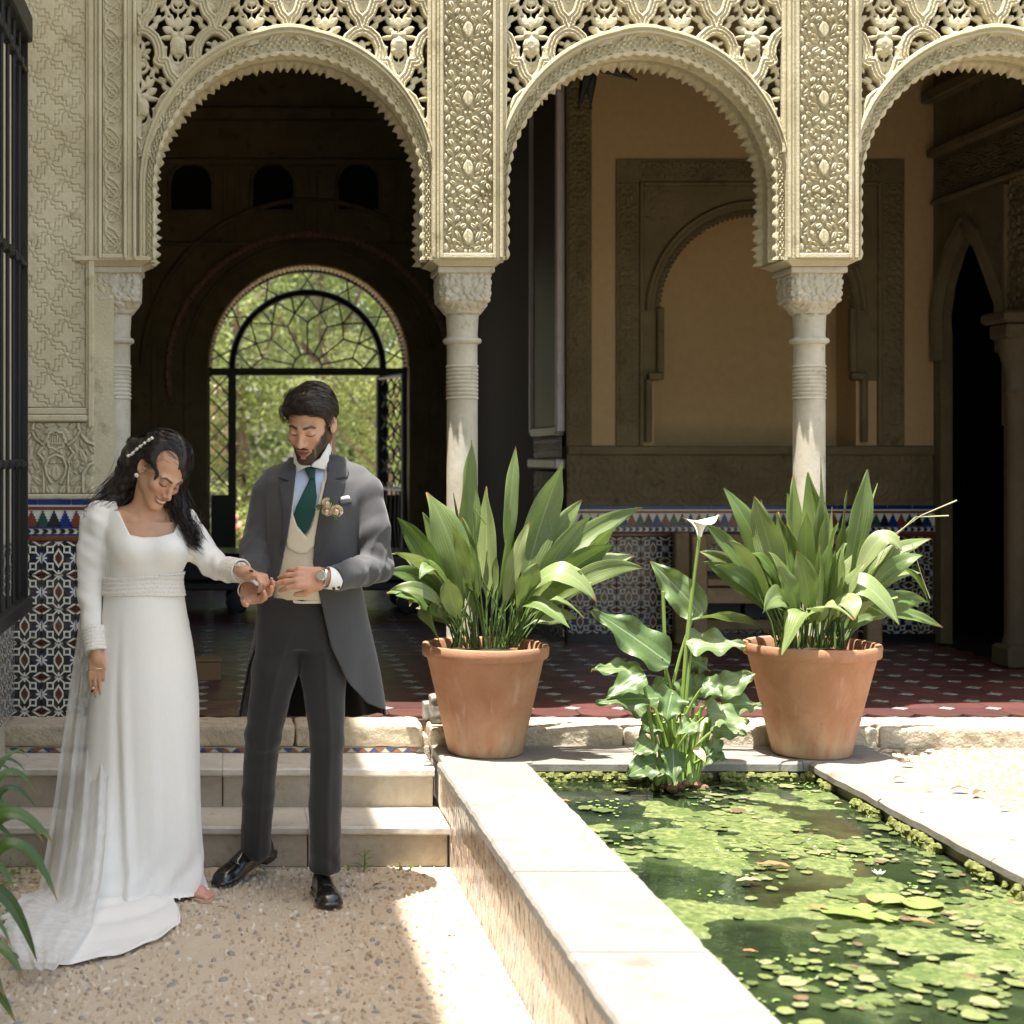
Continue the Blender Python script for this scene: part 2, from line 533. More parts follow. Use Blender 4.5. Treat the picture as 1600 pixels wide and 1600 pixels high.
# ------------------------------------------------------------------ carved ornament: height maps drawn from leaves
def leaf_set(w, h, seed, n, L0, L1, fixed=(), wf=.3):
    """leaves filling half a cell, mirrored about x=0 and repeating every h in z"""
    r = np.random.default_rng(seed)
    G = 70
    gx, gz = np.meshgrid(np.linspace(0, w / 2, G), np.linspace(0, h, int(G * 2 * h / w)), indexing='ij')
    occ = np.full(gx.shape, 1.0)
    out = []
    def add(a, b, lw):
        out.append((a, b, lw))
        for dz in (-h, 0, h):
            occ[:] = np.minimum(occ, leaf2(gx, gz, (a[0], a[1] + dz), (b[0], b[1] + dz), lw))
    for a, b, lw in fixed: add(a, b, lw)
    tries = 0
    while len(out) < n and tries < 4000:
        tries += 1
        L = L1 + (L0 - L1) * tries / 4000
        i = r.integers(0, gx.size); x, z = gx.flat[i], gz.flat[i]
        if occ.flat[i] < .001: continue
        t = r.choice([.5, 1.05, 2.1, 2.6, -.5, -1.05, 0, math.pi / 2]) + r.normal() * .12
        b = (x + math.cos(t) * L, z + math.sin(t) * L); lw = L * wf * r.uniform(.7, 1.1)
        if not (.15 * lw < b[0] < w / 2 - .002): continue
        ok = True
        for q in (0, .25, .5, .75, 1):
            px, pz = x + (b[0] - x) * q, (z + (b[1] - z) * q) % h
            ii = min(G - 1, max(0, int(px / (w / 2) * (G - 1)))); jj = min(gx.shape[1] - 1, int(pz / h * (gx.shape[1] - 1)))
            if occ[ii, jj] < lw * (.75 if 0 < q < 1 else .15) + .0006: ok = False; break
        if ok: add((x, z), b, lw)
    return out
def leaf_height(x, z, leaves, h, dome=.006, vein=True):
    xa = np.abs(x); zz = np.mod(z, h)
    H = np.zeros(x.shape)
    for a, b, lw in leaves:
        for dz in (-h, 0, h):
            if max(a[1], b[1]) + dz < -.02 or min(a[1], b[1]) + dz > h + .02: continue
            d = -leaf2(xa, zz, (a[0], a[1] + dz), (b[0], b[1] + dz), lw)
            e = np.clip(d / dome, 0, 1) ** .5
            if vein and lw > .007:
                ex, ez = b[0] - a[0], b[1] - a[1]; L = math.hypot(ex, ez)
                v = np.abs(-(xa - a[0]) * ez + (zz - a[1] - dz) * ex) / L
                e = e * (1 - .4 * np.exp(-(v / .0018) ** 2))
            H = np.maximum(H, e)
    return H
def relief(name, W, H, fn, res, depth, mask=None, back=.0):
    """height-field panel: x 0..W, z 0..H, standing out towards -y"""
    nx, nz = int(W / res) + 1, int(H / res) + 1
    x, z = np.meshgrid(np.linspace(0, W, nx), np.linspace(0, H, nz), indexing='ij')
    h = fn(x, z) * depth
    h[0] = h[-1] = -back; h[:, 0] = h[:, -1] = -back
    V = np.stack([x, -h, z], -1).reshape(-1, 3)
    return mesh_np(name, V, grid_faces(nx, nz), True)

# pier arabesque, one repeat about 0.29 m
PW, PH = .206, .292
fx = [((0, .03), (0, .105), .024), ((0, .125), (0, .165), .013), ((.004, .168), (.03, .20), .009), ((.003, .172), (.004, .215), .008),
      ((.006, .165), (.045, .178), .008), ((0, .235), (0, .275), .012), ((.062, .235), (.062, .272), .009), ((.062, .232), (.094, .222), .008),
      ((.058, .232), (.032, .22), .008), ((.064, .228), (.082, .198), .008), ((.058, .228), (.044, .20), .008),
      ((.028, .045), (.055, .10), .010), ((.055, .10), (.03, .135), .009), ((.02, .012), (.06, .03), .009), ((.07, .04), (.097, .075), .010),
      ((.062, .118), (.095, .15), .011), ((.085, .085), (.066, .115), .007)]
pier_leaves = leaf_set(PW, PH, 4, 50, .016, .042, fx, .34)
def pier_h(x, z): return leaf_height(x - PW / 2, z, pier_leaves, PH, .0055)

def strap_h(x, z):
    """knotted straps"""
    W = .085; u = x / W; H = np.full(x.shape, 0.0)
    per = .105
    for k in range(4):
        ph = k * math.pi / 2
        t = 2 * math.pi * z / per
        c = .5 + .40 * np.sin(t / 2 + ph * 2 * .5) * np.where(np.abs(np.sin(t)) > .2, 1, .93)
        c2 = .5 + .38 * np.sin(t + ph)
        for q in ((c if k < 2 else c2),):
            d = np.abs(u - q) * W / np.sqrt(1 + (.35 * np.cos(t / 2 + ph)) ** 2)
            H = np.maximum(H, np.clip(1.25 - (d / .0048) ** 2, 0, 1) ** .5 * (.8 + .2 * np.cos(t * 1.5 + k)))
    ring = np.abs(np.hypot((u - .5) * W, np.mod(z, per) - per / 2) - .018)
    H = np.maximum(H, np.clip(1 - (ring / .004) ** 2, 0, 1))
    return H

def meander_h(x, z):
    """key-pattern grooves with small eight-point rosettes"""
    p = .149
    H = np.ones(x.shape)
    for ox, oz in ((0, 0), (p / 2, p / 2)):
        X = np.mod(x - ox + p / 2, p) - p / 2; Z = np.mod(z - oz + p / 2, p) - p / 2
        r = np.hypot(X, Z); a = np.arctan2(Z, X)
        # four-fold hooked arms
        for k in range(4):
            c, s = math.cos(k * math.pi / 2), math.sin(k * math.pi / 2)
            x1, z1 = X * c + Z * s, -X * s + Z * c
            d = line2(x1, z1, [(.014, .004), (.036, .004), (.036, .022), (.053, .022)])
            d = np.minimum(d, line2(x1, z1, [(.012, .012), (.022, .022), (.022, .051)]))
            H = np.minimum(H, np.clip(d / .0042, 0, 1) ** 1.5)
        star = .0135 * (1 + .16 * np.cos(8 * a))
        H = np.minimum(H, np.clip(np.abs(r - star) / .0034, 0, 1))
        H = np.where(r < .0125, np.clip(1.35 - (r / .011) ** 2 * .9 + .25 * np.cos(8 * a) * (r / .012), 0, 1.6) * .9, H)
    return H + .05 * (noise2(x, z, 3, 4, 14) - .5)

big_leaves = leaf_set(.33, .33, 9, 60, .016, .055,
    [((0, .05), (0, .12), .022), ((.02, .06), (.06, .12), .014), ((.05, .03), (.10, .07), .013), ((.12, .02), (.155, .07), .014),
     ((.09, .17), (.05, .25), .014), ((.13, .12), (.10, .19), .013), ((.05, .27), (.10, .31), .014), ((.13, .24), (.155, .30), .014)])
def panel_h(x, z):
    X = x - .165
    H = leaf_height(X, z, big_leaves, .33, .006) * .75
    Xa = np.abs(X)
    for pts, w in (([(.052, .0), (.052, .14), (.075, .17), (.052, .205), (.03, .23)], .0055), ([(.0, .165), (.03, .15), (.045, .115), (.04, .08), (.02, .045)], .0055),
                   ([(.115, 0), (.115, .08), (.14, .12), (.165, .13)], .006), ([(.09, .33), (.10, .26), (.13, .22), (.165, .205)], .006), ([(.052, .205), (.085, .23), (.10, .26)], .005)):
        d = line2(Xa, z, pts); H = np.maximum(np.where(d < w * 1.9, 0, H), np.clip(1.3 - (d / w) ** 2, 0, 1) ** .5)
    r = np.hypot(X, z - .225); a = np.arctan2(z - .225, X)
    rim = .038 + .003 * np.cos(8 * a)
    H = np.where(r < rim + .006, 0, H)
    H = np.maximum(H, np.clip(1.3 - (np.abs(r - rim) / .005) ** 2, 0, 1) ** .5)
    for pts in ([(-.02, .212), (.02, .212)], [(-.014, .212), (-.014, .24)], [(-.004, .212), (-.004, .238)], [(.006, .212), (.006, .244)], [(.016, .212), (.016, .236)], [(-.01, .248), (.004, .252)]):
        H = np.maximum(H, np.clip(1.3 - (line2(X, z, pts) / .0032) ** 2, 0, 1) ** .5 * .9)
    return H

# ------------------------------------------------------------------ ground of the lower court, steps, platform
PX0, PX1 = .832, 1.145          # pond: outer and inner face of its left wall
PX2, PX3 = 2.25, 2.60           # right wall
ZC = .36                        # top of the pond kerb
Y1, Y2, Y3, Y4 = 5.87, 6.17, 6.45, 6.72
Z1, Z2, ZP = .157, .316, .433
g = MB().box(-1.4, PX0 + .01, -4, Y1 + .05, -.25, 0)
ground = props(g.build('ground', mortar), 'sandy pebble paving of the lower court', None, None, 'structure')
far = MB().box(-14, 16, -14, 40, -.9, -.5).build('soil', stone_mat('garden soil', (.22, .17, .11), (.30, .24, .15)))
props(far, 'bare soil under and beyond the court', None, None, 'structure')

peb_cols = [(.58, .50, .38), (.50, .40, .28), (.66, .60, .50), (.38, .30, .21), (.30, .28, .26), (.55, .45, .32)]
peb_ms = []
for i, c in enumerate(peb_cols):
    m = Mat('pebble %s' % ['cream', 'tan', 'white', 'brown', 'grey', 'sand'][i], c, .7)
    n = m.noise(m.coord('World'), 40, 4); m.set('Base Color', m.mix(n.ss(.35, .7) * .5, c, tuple(q * .7 for q in c)))
    V, Fs = [], []
    k = 8
    for ring, zz in ((1, 0), (.82, .55), (.42, .92)):
        V += [(ring * math.cos(2 * math.pi * t / k), ring * math.sin(2 * math.pi * t / k), zz) for t in range(k)]
    V.append((0, 0, 1))
    for q in range(2): Fs += [(q * k + t, q * k + (t + 1) % k, (q + 1) * k + (t + 1) % k, (q + 1) * k + t) for t in range(k)]
    Fs += [(2 * k + t, 2 * k + (t + 1) % k, 3 * k) for t in range(k)]
    me = bpy.data.meshes.new('pebble'); me.from_pydata(V, [], Fs); me.materials.append(m.m)
    me.polygons.foreach_set('use_smooth', [True] * len(Fs)); peb_ms.append(me)
def scatter_pebbles(x0, x1, y0, y1, z, dens, seed, lift=.011, skip=None):
    r = np.random.default_rng(seed); out = []; cell = {}
    n = int((x1 - x0) * (y1 - y0) * dens)
    for _ in range(n):
        x, y = r.uniform(x0, x1), r.uniform(y0, y1)
        if noise2(np.array(x), np.array(y), 5, 3, 2.3) < .32 + r.uniform(-.1, .1): continue
        if skip and skip(x, y): continue
        a = r.uniform(.008, .022); b = a * r.uniform(.28, .65)
        key = (int(x / .034), int(y / .034))
        if any(math.hypot(x - q[0], y - q[1]) < (a + q[2]) * .72 for dx in (-1, 0, 1) for dy in (-1, 0, 1) for q in cell.get((key[0] + dx, key[1] + dy), [])): continue
        cell.setdefault(key, []).append((x, y, a))
        th = (0 if noise2(np.array(x), np.array(y), 8, 2, 1.6) > .5 else 1.4) + r.normal() * .45
        M = Matrix.Translation((x, y, z - .002)) @ Matrix.Rotation(th, 4, 'Z') @ Matrix.Diagonal((a, b, lift * r.uniform(.5, 1.2), 1))
        out.append((int(r.choice(6, p=[.26, .26, .12, .10, .10, .16])), M))
    return out
pieces(ground, 'pebble', peb_ms, scatter_pebbles(-1.1, PX0 - .01, 2.9, Y1 - .01, 0, 3600, 3))

# right court, level with the pond kerb
g = MB().box(PX3 - .01, 7.5, -4, 6.40, -.25, ZC - .012)
gravel_m = stone_mat('gravel bed toned for sun', (.20, .165, .122), (.26, .22, .17), (.13, .105, .075), 9.0, .95, .6, 130)  # mortar's tone lowered in the colour to offset the strong sun
rg = props(g.build('right_ground', gravel_m), 'sunlit pebble ground right of the pond', None, None, 'structure')
pieces(rg, 'pebble', peb_ms, scatter_pebbles(PX3 + .01, 4.3, 4.3, 6.38, ZC - .012, 2600, 5), 220)

# steps
st = thing('stone_steps', 'two shallow stone steps rising from the pebble court to the arcade floor', 'steps', (0, Y1, 0))
def wavy_slab(x0, x1, y0, y1, z0, z1, amp=.006, seed=0, n=40):
    """slab whose front edge is worn and uneven"""
    V = []; r = np.random.default_rng(seed); ph = r.uniform(0, 6, 4)
    for i in range(n + 1):
        x = x0 + (x1 - x0) * i / n
        w = amp * (math.sin(x * 11 + ph[0]) + .6 * math.sin(x * 31 + ph[1]) + .5 * math.sin(x * 67 + ph[2])) * .5
        V += [(x, y0 + .012, z0 + w * .2), (x, y0 + w, z0 + .008), (x, y0 + w * .6, z1 - .008), (x, y0 + .010, z1), (x, y1, z1), (x, y1, z0)]
    b = MB(); k = 6
    Fs = [(i * k + j, i * k + (j + 1) % k, (i + 1) * k + (j + 1) % k, (i + 1) * k + j) for i in range(n) for j in range(k)]
    Fs += [tuple(range(k)), tuple(range(n * k, n * k + k))[::-1]]
    return b.add(V, Fs)
XL = -.93
for q, (xa, xb) in enumerate(((XL, -.2685), (-.267, .302), (.3035, PX0 - .004))):
    wavy_slab(xa, xb, Y1 - .025, Y2 + .02, Z1 - .034, Z1, seed=q).build('tread_slab', step_m, st)
    MB().box(xa, xb - .003, Y1, Y1 + .05, .0, Z1 - .034, .004).build('riser_stone', riser_m, st)
for q, (xa, xb) in enumerate(((XL, -.4485), (-.447, -.018), (-.0165, PX0 - .02))):
    wavy_slab(xa, xb, Y2 - .028, Y3 + .02, Z2 - .034, Z2, seed=5 + q).build('tread_slab', step_m, st)
    MB().box(xa, xb - .003, Y2, Y2 + .05, Z1 - .02, Z2 - .034, .004).build('riser_stone', riser_m, st)
# little tile strip and the rough top kerb
cols_t = [Mat('strip tile %s' % n, c, .25, **{'Specular IOR Level': .5}).m for n, c in (('white', (.42, .40, .34)), ('blue', (.03, .05, .16)), ('rust', (.25, .09, .04)))]
tm = []
for m in cols_t:
    b = MB().prism([(-.020, 0), (.020, 0), (.0, .017)], 'y', -.006, .004); me = b.mesh('strip_tile'); me.materials.append(m); tm.append(me)
x = XL + .03; i = 0
while x < PX0 - .03:
    put('strip_tile', tm[i % 3], st, None, Matrix.Translation((x, Y3 + .008, Z2 + .003)) @ (Matrix.Identity(4) if i % 2 == 0 else Matrix.Rotation(math.pi, 4, 'Y') @ Matrix.Translation((0, 0, -.017))))
    x += .0235; i += 1
MB().box(XL, PX0, Y3 + .01, Y3 + .04, Z2 - .02, Z2 + .024).build('strip_backing', mortar, st)
def rough_block(x0, x1, y0, y1, z0, z1, seed, amp=.006, res=.02):
    def f(P):
        return rbox(P, ((x0 + x1) / 2, (y0 + y1) / 2, (z0 + z1) / 2), ((x1 - x0) / 2, (y1 - y0) / 2, (z1 - z0) / 2), .012) + wob(P, amp, 60, seed) + wob(P, amp * .5, 190, seed + 1)
    return mesh_np('kerb_block', *carve(f, (x0 - .03, y0 - .03, z0 - .03), (x1 + .03, y1 + .03, z1 + .03), .009))
plat = props(MB().box(-1.2, 7.5, Y4 - .08, 9.8, -.25, ZP - .012).box(-1.2, 2.02, 9.8, 14.2, -.25, ZP - .012).build('gallery_floor', Mat('tile bedding', (.10, .055, .045), .6).m), 'dark red tiled floor of the gallery', None, None, 'structure')
kb = props(MB().box(-1.2, 7.5, Y3 + .05, Y4 - .085, -.2, ZP - .06).build('platform_kerb', mortar), 'stone kerb along the gallery edge', None, None, 'structure')
xs = [XL, -.30, .28, .81]
for i in range(3):
    put('kerb_block', rough_block(xs[i] + .003, xs[i + 1] - .003, Y3, Y4 - .05, Z2 + .024, ZP - .002, i, .0028), kb, block_m)
xs = [.83, 1.62, 2.66, 3.5, 4.4, 5.3]
for i in range(5):
    put('kerb_block', rough_block(xs[i] + .003, xs[i + 1] - .003, 6.40, Y4 - .05, ZC - .03, ZP - .004 - .004 * (i % 2), 20 + i, .003), kb, block_m)

# gallery floor: red octagons with pale diamond insets
T = .205
red_ms = []
for i, c in enumerate(((.105, .042, .037), (.13, .050, .044), (.085, .036, .033))):
    m = Mat('red floor tile %s' % ['plain', 'bright', 'worn'][i], c, .2, **{'Specular IOR Level': .55})
    v = m.coord('World'); n = m.noise(v, 9, 6); m.set('Base Color', m.mix(n.ss(.35, .7) * .55, c, tuple(q * .55 for q in c)))
    m.set('Roughness', n * .3 + .24)
    k = .045
    pl = [(k, .0), (T - k, .0), (T, k), (T, T - k), (T - k, T), (k, T), (0, T - k), (0, k)]
    pl = [(T / 2 + (x - T / 2) * .985, T / 2 + (y - T / 2) * .985) for x, y in pl]
    me = MB().prism(pl, 'z', -.01, 0).mesh('floor_tile'); me.materials.append(m.m); red_ms.append(me)
k = .038
inset = MB().prism([(-k, 0), (0, -k), (k, 0), (0, k)], 'z', -.01, 0).mesh('tile_inset')
inset.materials.append(Mat('pale inset tile', (.36, .37, .33), .25, **{'Specular IOR Level': .5}).m)
ft, fi = [], []
r = np.random.default_rng(2)
A = Matrix.Rotation(R(7), 4, 'Z')
for i in range(-30, 60):
    for j in range(-2, 45):
        x, y = -1.15 + i * T, Y4 - .05 + j * T
        if j == -2: continue
        if y < Y4 - .06 or y > 13.9: continue
        if x > 4.1 or (y > 9.15 and x > 1.9) or x < -1.1: continue
        dz = ZP + r.normal() * .0006
        ft.append((int(r.choice(3, p=[.5, .25, .25])), Matrix.Translation((x, y, dz))))
        if y > Y4 - .02: fi.append((0, Matrix.Translation((x, y, dz + .0005))))
pieces(plat, 'floor_tile', red_ms, ft)
pieces(plat, 'tile_inset', [inset], fi)

# ------------------------------------------------------------------ pond
pw = thing('pond_wall', 'low pond wall with pale coping slabs and tiled side beside the steps', 'pond wall', (PX0, 3, 0))
MB().box(PX0 + .006, PX1 - .02, .6, 6.42, -.2, ZC - .045).build('wall_core', mortar, pw)
ys = [.6, 1.35, 2.1, 2.85, 3.73, 4.45, 5.2, 6.05]
def edge_slab(x0, x1, y0, y1, z0, z1, seed, n=46):
    """coping slab with worn, chipped long edges"""
    r_ = np.random.default_rng(seed); b = MB(); V = []; k = 8
    for i in range(n + 1):
        y = y0 + (y1 - y0) * i / n
        def e(o): 
            w = .0022 * math.sin(y * 23 + o + seed) + .0018 * math.sin(y * 71 + o * 2) 
            c = float(noise2(np.array(y), np.array(o * 1.0), 3 + int(o), 3, 9)); return w * .6 - max(0, c - .66) * .07
        el, er_ = e(1.0), e(4.0); zt = z1 + .0006 * math.sin(y * 9 + seed)
        V += [(x0 + .012, y, z0), (x0 - el * .5, y, z0 + .006), (x0 - el, y, z1 - .010), (x0 + .007 - el, y, zt), (x1 - .007 + er_, y, zt), (x1 + er_, y, z1 - .010), (x1 + er_ * .5, y, z0 + .006), (x1 - .012, y, z0)]
    return b.add(V, [(i * k + j, i * k + (j + 1) % k, (i + 1) * k + (j + 1) % k, (i + 1) * k + j) for i in range(n) for j in range(k)] + [tuple(range(k)), tuple(range(n * k, n * k + k))])
for i in range(len(ys) - 1):
    edge_slab(PX0 - .022, PX1 + .012, ys[i] + .0012, ys[i + 1] - .0012, ZC - .042, ZC + .0008 * (i % 3 - 1), i).build('coping_slab', slab_m, pw)
# scale tiles on the side of the wall
sc_cols = [(.43, .345, .285), (.38, .295, .235), (.47, .40, .345), (.30, .19, .145), (.21, .20, .24), (.40, .335, .30)]
sm = []
for i, c in enumerate(sc_cols):
    m = Mat('scale tile %s' % ['tan', 'sand', 'cream', 'rust', 'slate', 'beige'][i], c, .3, **{'Specular IOR Level': .5}).m
    w, hh = .019, .030
    b = MB()
    V = [(.0, -w, 0), (0, -w * .55, -hh * .62), (0, 0, -hh), (0, w * .55, -hh * .62), (0, w, 0), (0, w * .6, hh * .55), (0, 0, hh), (0, -w * .6, hh * .55)]
    V = V + [(-.005, y * .82, z * .84) for _, y, z in V]
    b.add(V, [tuple(range(15, 7, -1))] + [(q, (q + 1) % 8, 8 + (q + 1) % 8, 8 + q) for q in range(8)])
    me = b.mesh('scale_tile'); me.materials.append(m); sm.append(me)
wt = []
r = np.random.default_rng(4)
for row in range(12):
    for q in range(0, 94):
        y = 2.6 + q * .0375 + (row % 2) * .01875; z = .018 + row * .0275
        if y > Y3 or z > ZC - .05: continue
        if y > Y1 - .03 and z < Z1: continue
        if y > Y2 - .03 and z < Z2: continue
        wt.append((int(r.choice(6, p=[.3, .2, .24, .09, .06, .11])), Matrix.Translation((PX0 + .004 + r.normal() * .0006, y, z)) @ Matrix.Rotation(r.normal() * .04, 4, 'X')))
grout = Mat('white grout', (.66, .61, .54), .9)
MB().box(PX0 + .002, PX0 + .008, .6, 6.42, -.05, ZC - .043).build('grout_bed', grout.m, pw)
pieces(pw, 'scale_tile', sm, wt)

fk = thing('pond_end_kerb', 'pale kerb across the far end of the pond under the two pots', 'kerb', (1.7, 6.2, 0))
for i, (a, b_) in enumerate(((PX1 + .014, 1.62), (1.623, 2.22))):
    wavy_slab(a, b_, 6.05, 6.405, ZC - .045, ZC - .003, .004, 30 + i).build('coping_slab', slab_m, fk)
MB().box(PX0, PX0 + .35, 6.053, 6.405, ZC - .042, ZC - .001, .004).build('coping_slab', slab_m, fk)
MB().box(2.223, PX3, 6.053, 6.405, ZC - .042, ZC - .001, .004).build('coping_slab', slab_m, fk)
MB().box(PX1 - .02, PX2 + .05, 6.075, 6.40, -.2, ZC - .046).build('wall_core', stone_mat('mossy wall', (.10, .09, .06), (.20, .18, .12), (.06, .08, .03), 12, .95, .8), fk)
rk = thing('pond_side_kerb', 'pale kerb along the right side of the pond with mossy underside', 'kerb', (PX2, 4, 0))
ys = [1.0, 1.9, 2.8, 3.7, 4.6, 5.4, 6.05]
def side_slab(y0, y1, seed):
    b = MB(); V = []; n = 24; r = np.random.default_rng(seed); p = r.uniform(0, 6, 3); k = 6
    for i in range(n + 1):
        y = y0 + .002 + (y1 - y0 - .004) * i / n
        w = .006 * (math.sin(y * 13 + p[0]) + .7 * math.sin(y * 37 + p[1])) * .5
        V += [(PX2 + .01, y, ZC - .04), (PX2 + w - .01, y, ZC - .032), (PX2 + w - .01, y, ZC - .010), (PX2 + w + .002, y, ZC - .001), (PX3, y, ZC - .001), (PX3, y, ZC - .04)]
    return b.add(V, [(i * k + j, i * k + (j + 1) % k, (i + 1) * k + (j + 1) % k, (i + 1) * k + j) for i in range(n) for j in range(k)] + [tuple(range(k)), tuple(range(n * k, n * k + k))])
for i in range(len(ys) - 1):
    side_slab(ys[i], ys[i + 1], i).build('coping_slab', slab_m, rk)
MB().box(PX2 + .02, PX3 - .02, 1, 6.06, -.2, ZC - .041).build('wall_core', riser_m, rk)
# moss: lumpy clumps clinging under the kerbs
mm = Mat('moss', (.10, .13, .03), .95)
n = mm.noise(mm.coord('World'), 60, 6); mm.set('Base Color', mm.ramp(n, [(.3, (.07, .085, .022)), (.55, (.17, .19, .055)), (.75, (.26, .25, .12))])); mm.bump(n, .8, .01)
def moss_strip(p0, p1, z0, z1, out, seed, dens=1.0):
    r = np.random.default_rng(seed); V, Fs = [], []
    p0 = Vector(p0); p1 = Vector(p1); L = (p1 - p0).length; off = Vector(out)
    base = MB(); 
    for i in range(int(L * 230 * dens)):
        t = r.random()
        if noise2(np.array(t * L * 3), np.array(seed * 1.0), seed, 3, 2) < .30: continue
        p = p0.lerp(p1, t); z = r.uniform(z0, z1); s = r.uniform(.008, .020)
        n = 7
        c = (p.x + off.x * r.uniform(-.004, .008), p.y + off.y * r.uniform(-.004, .008), z)
        V0 = [(c[0] + s * math.cos(2 * math.pi * k / n) * rr * r.uniform(.7, 1.2), c[1] + s * math.sin(2 * math.pi * k / n) * rr * r.uniform(.7, 1.2), c[2] + s * zz) for rr, zz in ((.6, -.8), (1, 0), (.6, .7)) for k in range(n)]
        base.add(V0, [(a * n + k, a * n + (k + 1) % n, (a + 1) * n + (k + 1) % n, (a + 1) * n + k) for a in range(2) for k in range(n)] + [tuple(range(2 * n, 3 * n))])
    return base
o = moss_strip((PX2 - .012, 2.2, 0), (PX2 - .008, 6.05, 0), ZC - .080, ZC - .046, (-1, 0, 0), 2, 1.5).build('moss', mm.m, rk, True); o['kind'] = 'stuff'
o = moss_strip((PX1 + .03, 6.048, 0), (PX2, 6.048, 0), ZC - .080, ZC - .05, (0, -1, 0), 3, 1.6).build('moss', mm.m, fk, True); o['kind'] = 'stuff'

WZ = .285
wm = Mat('pond water', (.012, .022, .010), .04, **{'Specular IOR Level': .5, 'IOR': 1.33})
v = wm.coord('World')
n1 = wm.noise(v, 3.2, 5, .6, .6)
wm.set('Base Color', wm.ramp(n1, [(.35, (.008, .013, .007)), (.55, (.022, .034, .014)), (.72, (.055, .072, .030))]))
n2 = wm.noise(wm.coord('World', (1, 1, 1)), 26, 3, .5); wm.bump(n2, .10, .01)
w = MB()
nx, ny = 24, 90
V = [(PX1 - .015 + (PX2 + .02 - PX1 + .015) * i / nx, .7 + (6.08 - .7) * j / ny, WZ) for i in range(nx + 1) for j in range(ny + 1)]
water = put('water', mesh_np('water', V, grid_faces(nx + 1, ny + 1), True), None, wm.m)
props(water, 'dark green still pond water with drifting algae', None, None, 'structure')
# algae: thin lumpy rafts floating on the surface
am = Mat('algae', (.10, .15, .03), .6)
v = am.coord('World'); n = am.noise(v, 38, 6, .65); n3 = am.noise(v, 7, 4)
c = am.ramp(n, [(.28, (.030, .046, .012)), (.46, (.085, .11, .034)), (.60, (.15, .175, .062)), (.76, (.23, .25, .12))])
am.set('Base Color', am.mix(n3.ss(.45, .7) * .7, c, (.05, .085, .018))); am.bump(n, .7, .006)
res = .0085
gx = np.arange(PX1 + .012, PX2 - .006, res); gy = np.arange(2.4, 6.03, res)
X, Y = np.meshgrid(gx, gy, indexing='ij')
nn = -.042 + .55 * noise2(X * 1.5 + 3, Y * 1.0, 21, 6, 2.6) + .45 * noise2(X * 1.1 + 1, Y * 1.7, 9, 6, 6.0)
thr = .47 + .13 * sst(4.2, 2.7, Y) + .10 * sst(5.75, 6.05, Y) - .05 * sst(3.6, 4.6, Y) * sst(5.6, 5.0, Y) + .05 * sst(1.65, 1.25, X) * sst(5.0, 5.6, Y)
Hh = nn - thr
Zz = WZ - .006 + np.clip(Hh * .16, -.006, .010) + .0035 * noise2(X, Y, 5, 4, 45)
keep = (Hh > -.012)
q = grid_faces(len(gx), len(gy))
kf = keep.ravel()[q].all(1)
q = q[kf]; used = np.unique(q); mp = np.full(X.size, -1); mp[used] = np.arange(len(used))
V = np.stack([X, Y, Zz], -1).reshape(-1, 3)[used]
alg = put('algae', mesh_np('algae', V, mp[q][:, ::-1] if False else mp[q], True), None, am.m)
props(alg, 'bright green algae floating in rafts on the pond', 'algae', None, 'stuff')
# duckweed and blown petals: tiny discs
dk = MB(); pt = MB()
r = np.random.default_rng(31)
for i in range(2600):
    x, y = r.uniform(PX1 + .02, PX2 - .01), 2.5 + 3.52 * r.random() ** 1.1
    if float(noise2(np.array(x * 1.5), np.array(y), 44, 4, 3.4)) < .56: continue
    s = r.uniform(.003, .010)
    z = WZ + .004 + r.uniform(0, .003)
    a0 = r.uniform(0, 6)
    tgt = pt if i % 14 == 0 else dk
    if tgt is pt: s *= .7
    tgt.add([(x + s * math.cos(a0 + k * 1.047), y + s * .8 * math.sin(a0 + k * 1.047), z + (.002 if k % 2 else 0)) for k in range(6)], [(0, 1, 2, 3, 4, 5)])
dm = Mat('duckweed', (.16, .235, .055), .6).m
# larger drifting leaves, crowded in patches
pl_ms = []
for i, c in enumerate(((.11, .14, .045), (.165, .19, .07), (.075, .105, .034), (.20, .205, .105), (.14, .095, .055))):
    m = Mat('pond leaf %s' % ['green', 'lime', 'deep', 'pale', 'bronze'][i], c, .45, **{'Specular IOR Level': .5})
    n_ = m.noise(m.coord('World'), 55, 4); m.set('Base Color', m.mix(n_.ss(.35, .7) * .6, c, tuple(q * .5 for q in c))); pl_ms.append(m.m)
r = np.random.default_rng(8)
lv_me = []
for i, m in enumerate(pl_ms):
    k = 11; V = [(0, 0, .03)] + [((1 + .09 * math.sin(t * 2.1 + i)) * math.cos(t * 6.283 / k), (.82 + .08 * math.cos(t * 1.7 + i)) * math.sin(t * 6.283 / k), .035 * math.sin(t * 3 + i)) for t in range(k)]
    me = bpy.data.meshes.new('floating_leaf'); me.from_pydata(V, [], [(0, t + 1, (t + 1) % k + 1) for t in range(k)]); me.materials.append(m); lv_me.append(me)
fl_list = []
for i in range(2600):
    x, y = r.uniform(PX1 + .03, PX2 - .02), 2.5 + 3.45 * r.random()
    d = float(noise2(np.array(x * 1.5), np.array(y), 33, 4, 3.0))
    if d < .50 + r.normal() * .05 or len(fl_list) > 700: continue
    s = r.uniform(.008, .024) if r.random() < .85 else r.uniform(.024, .042)
    fl_list.append((int(r.choice(5, p=[.32, .25, .22, .13, .08])), Matrix.Translation((x, y, WZ + .004 + r.random() * .005)) @ Matrix.Rotation(r.uniform(0, 6.28), 4, 'Z') @ Matrix.Rotation(r.normal() * .06, 4, 'X') @ Matrix.Diagonal((s, s, s, 1))))
pieces(water, 'floating_leaf', lv_me, fl_list)
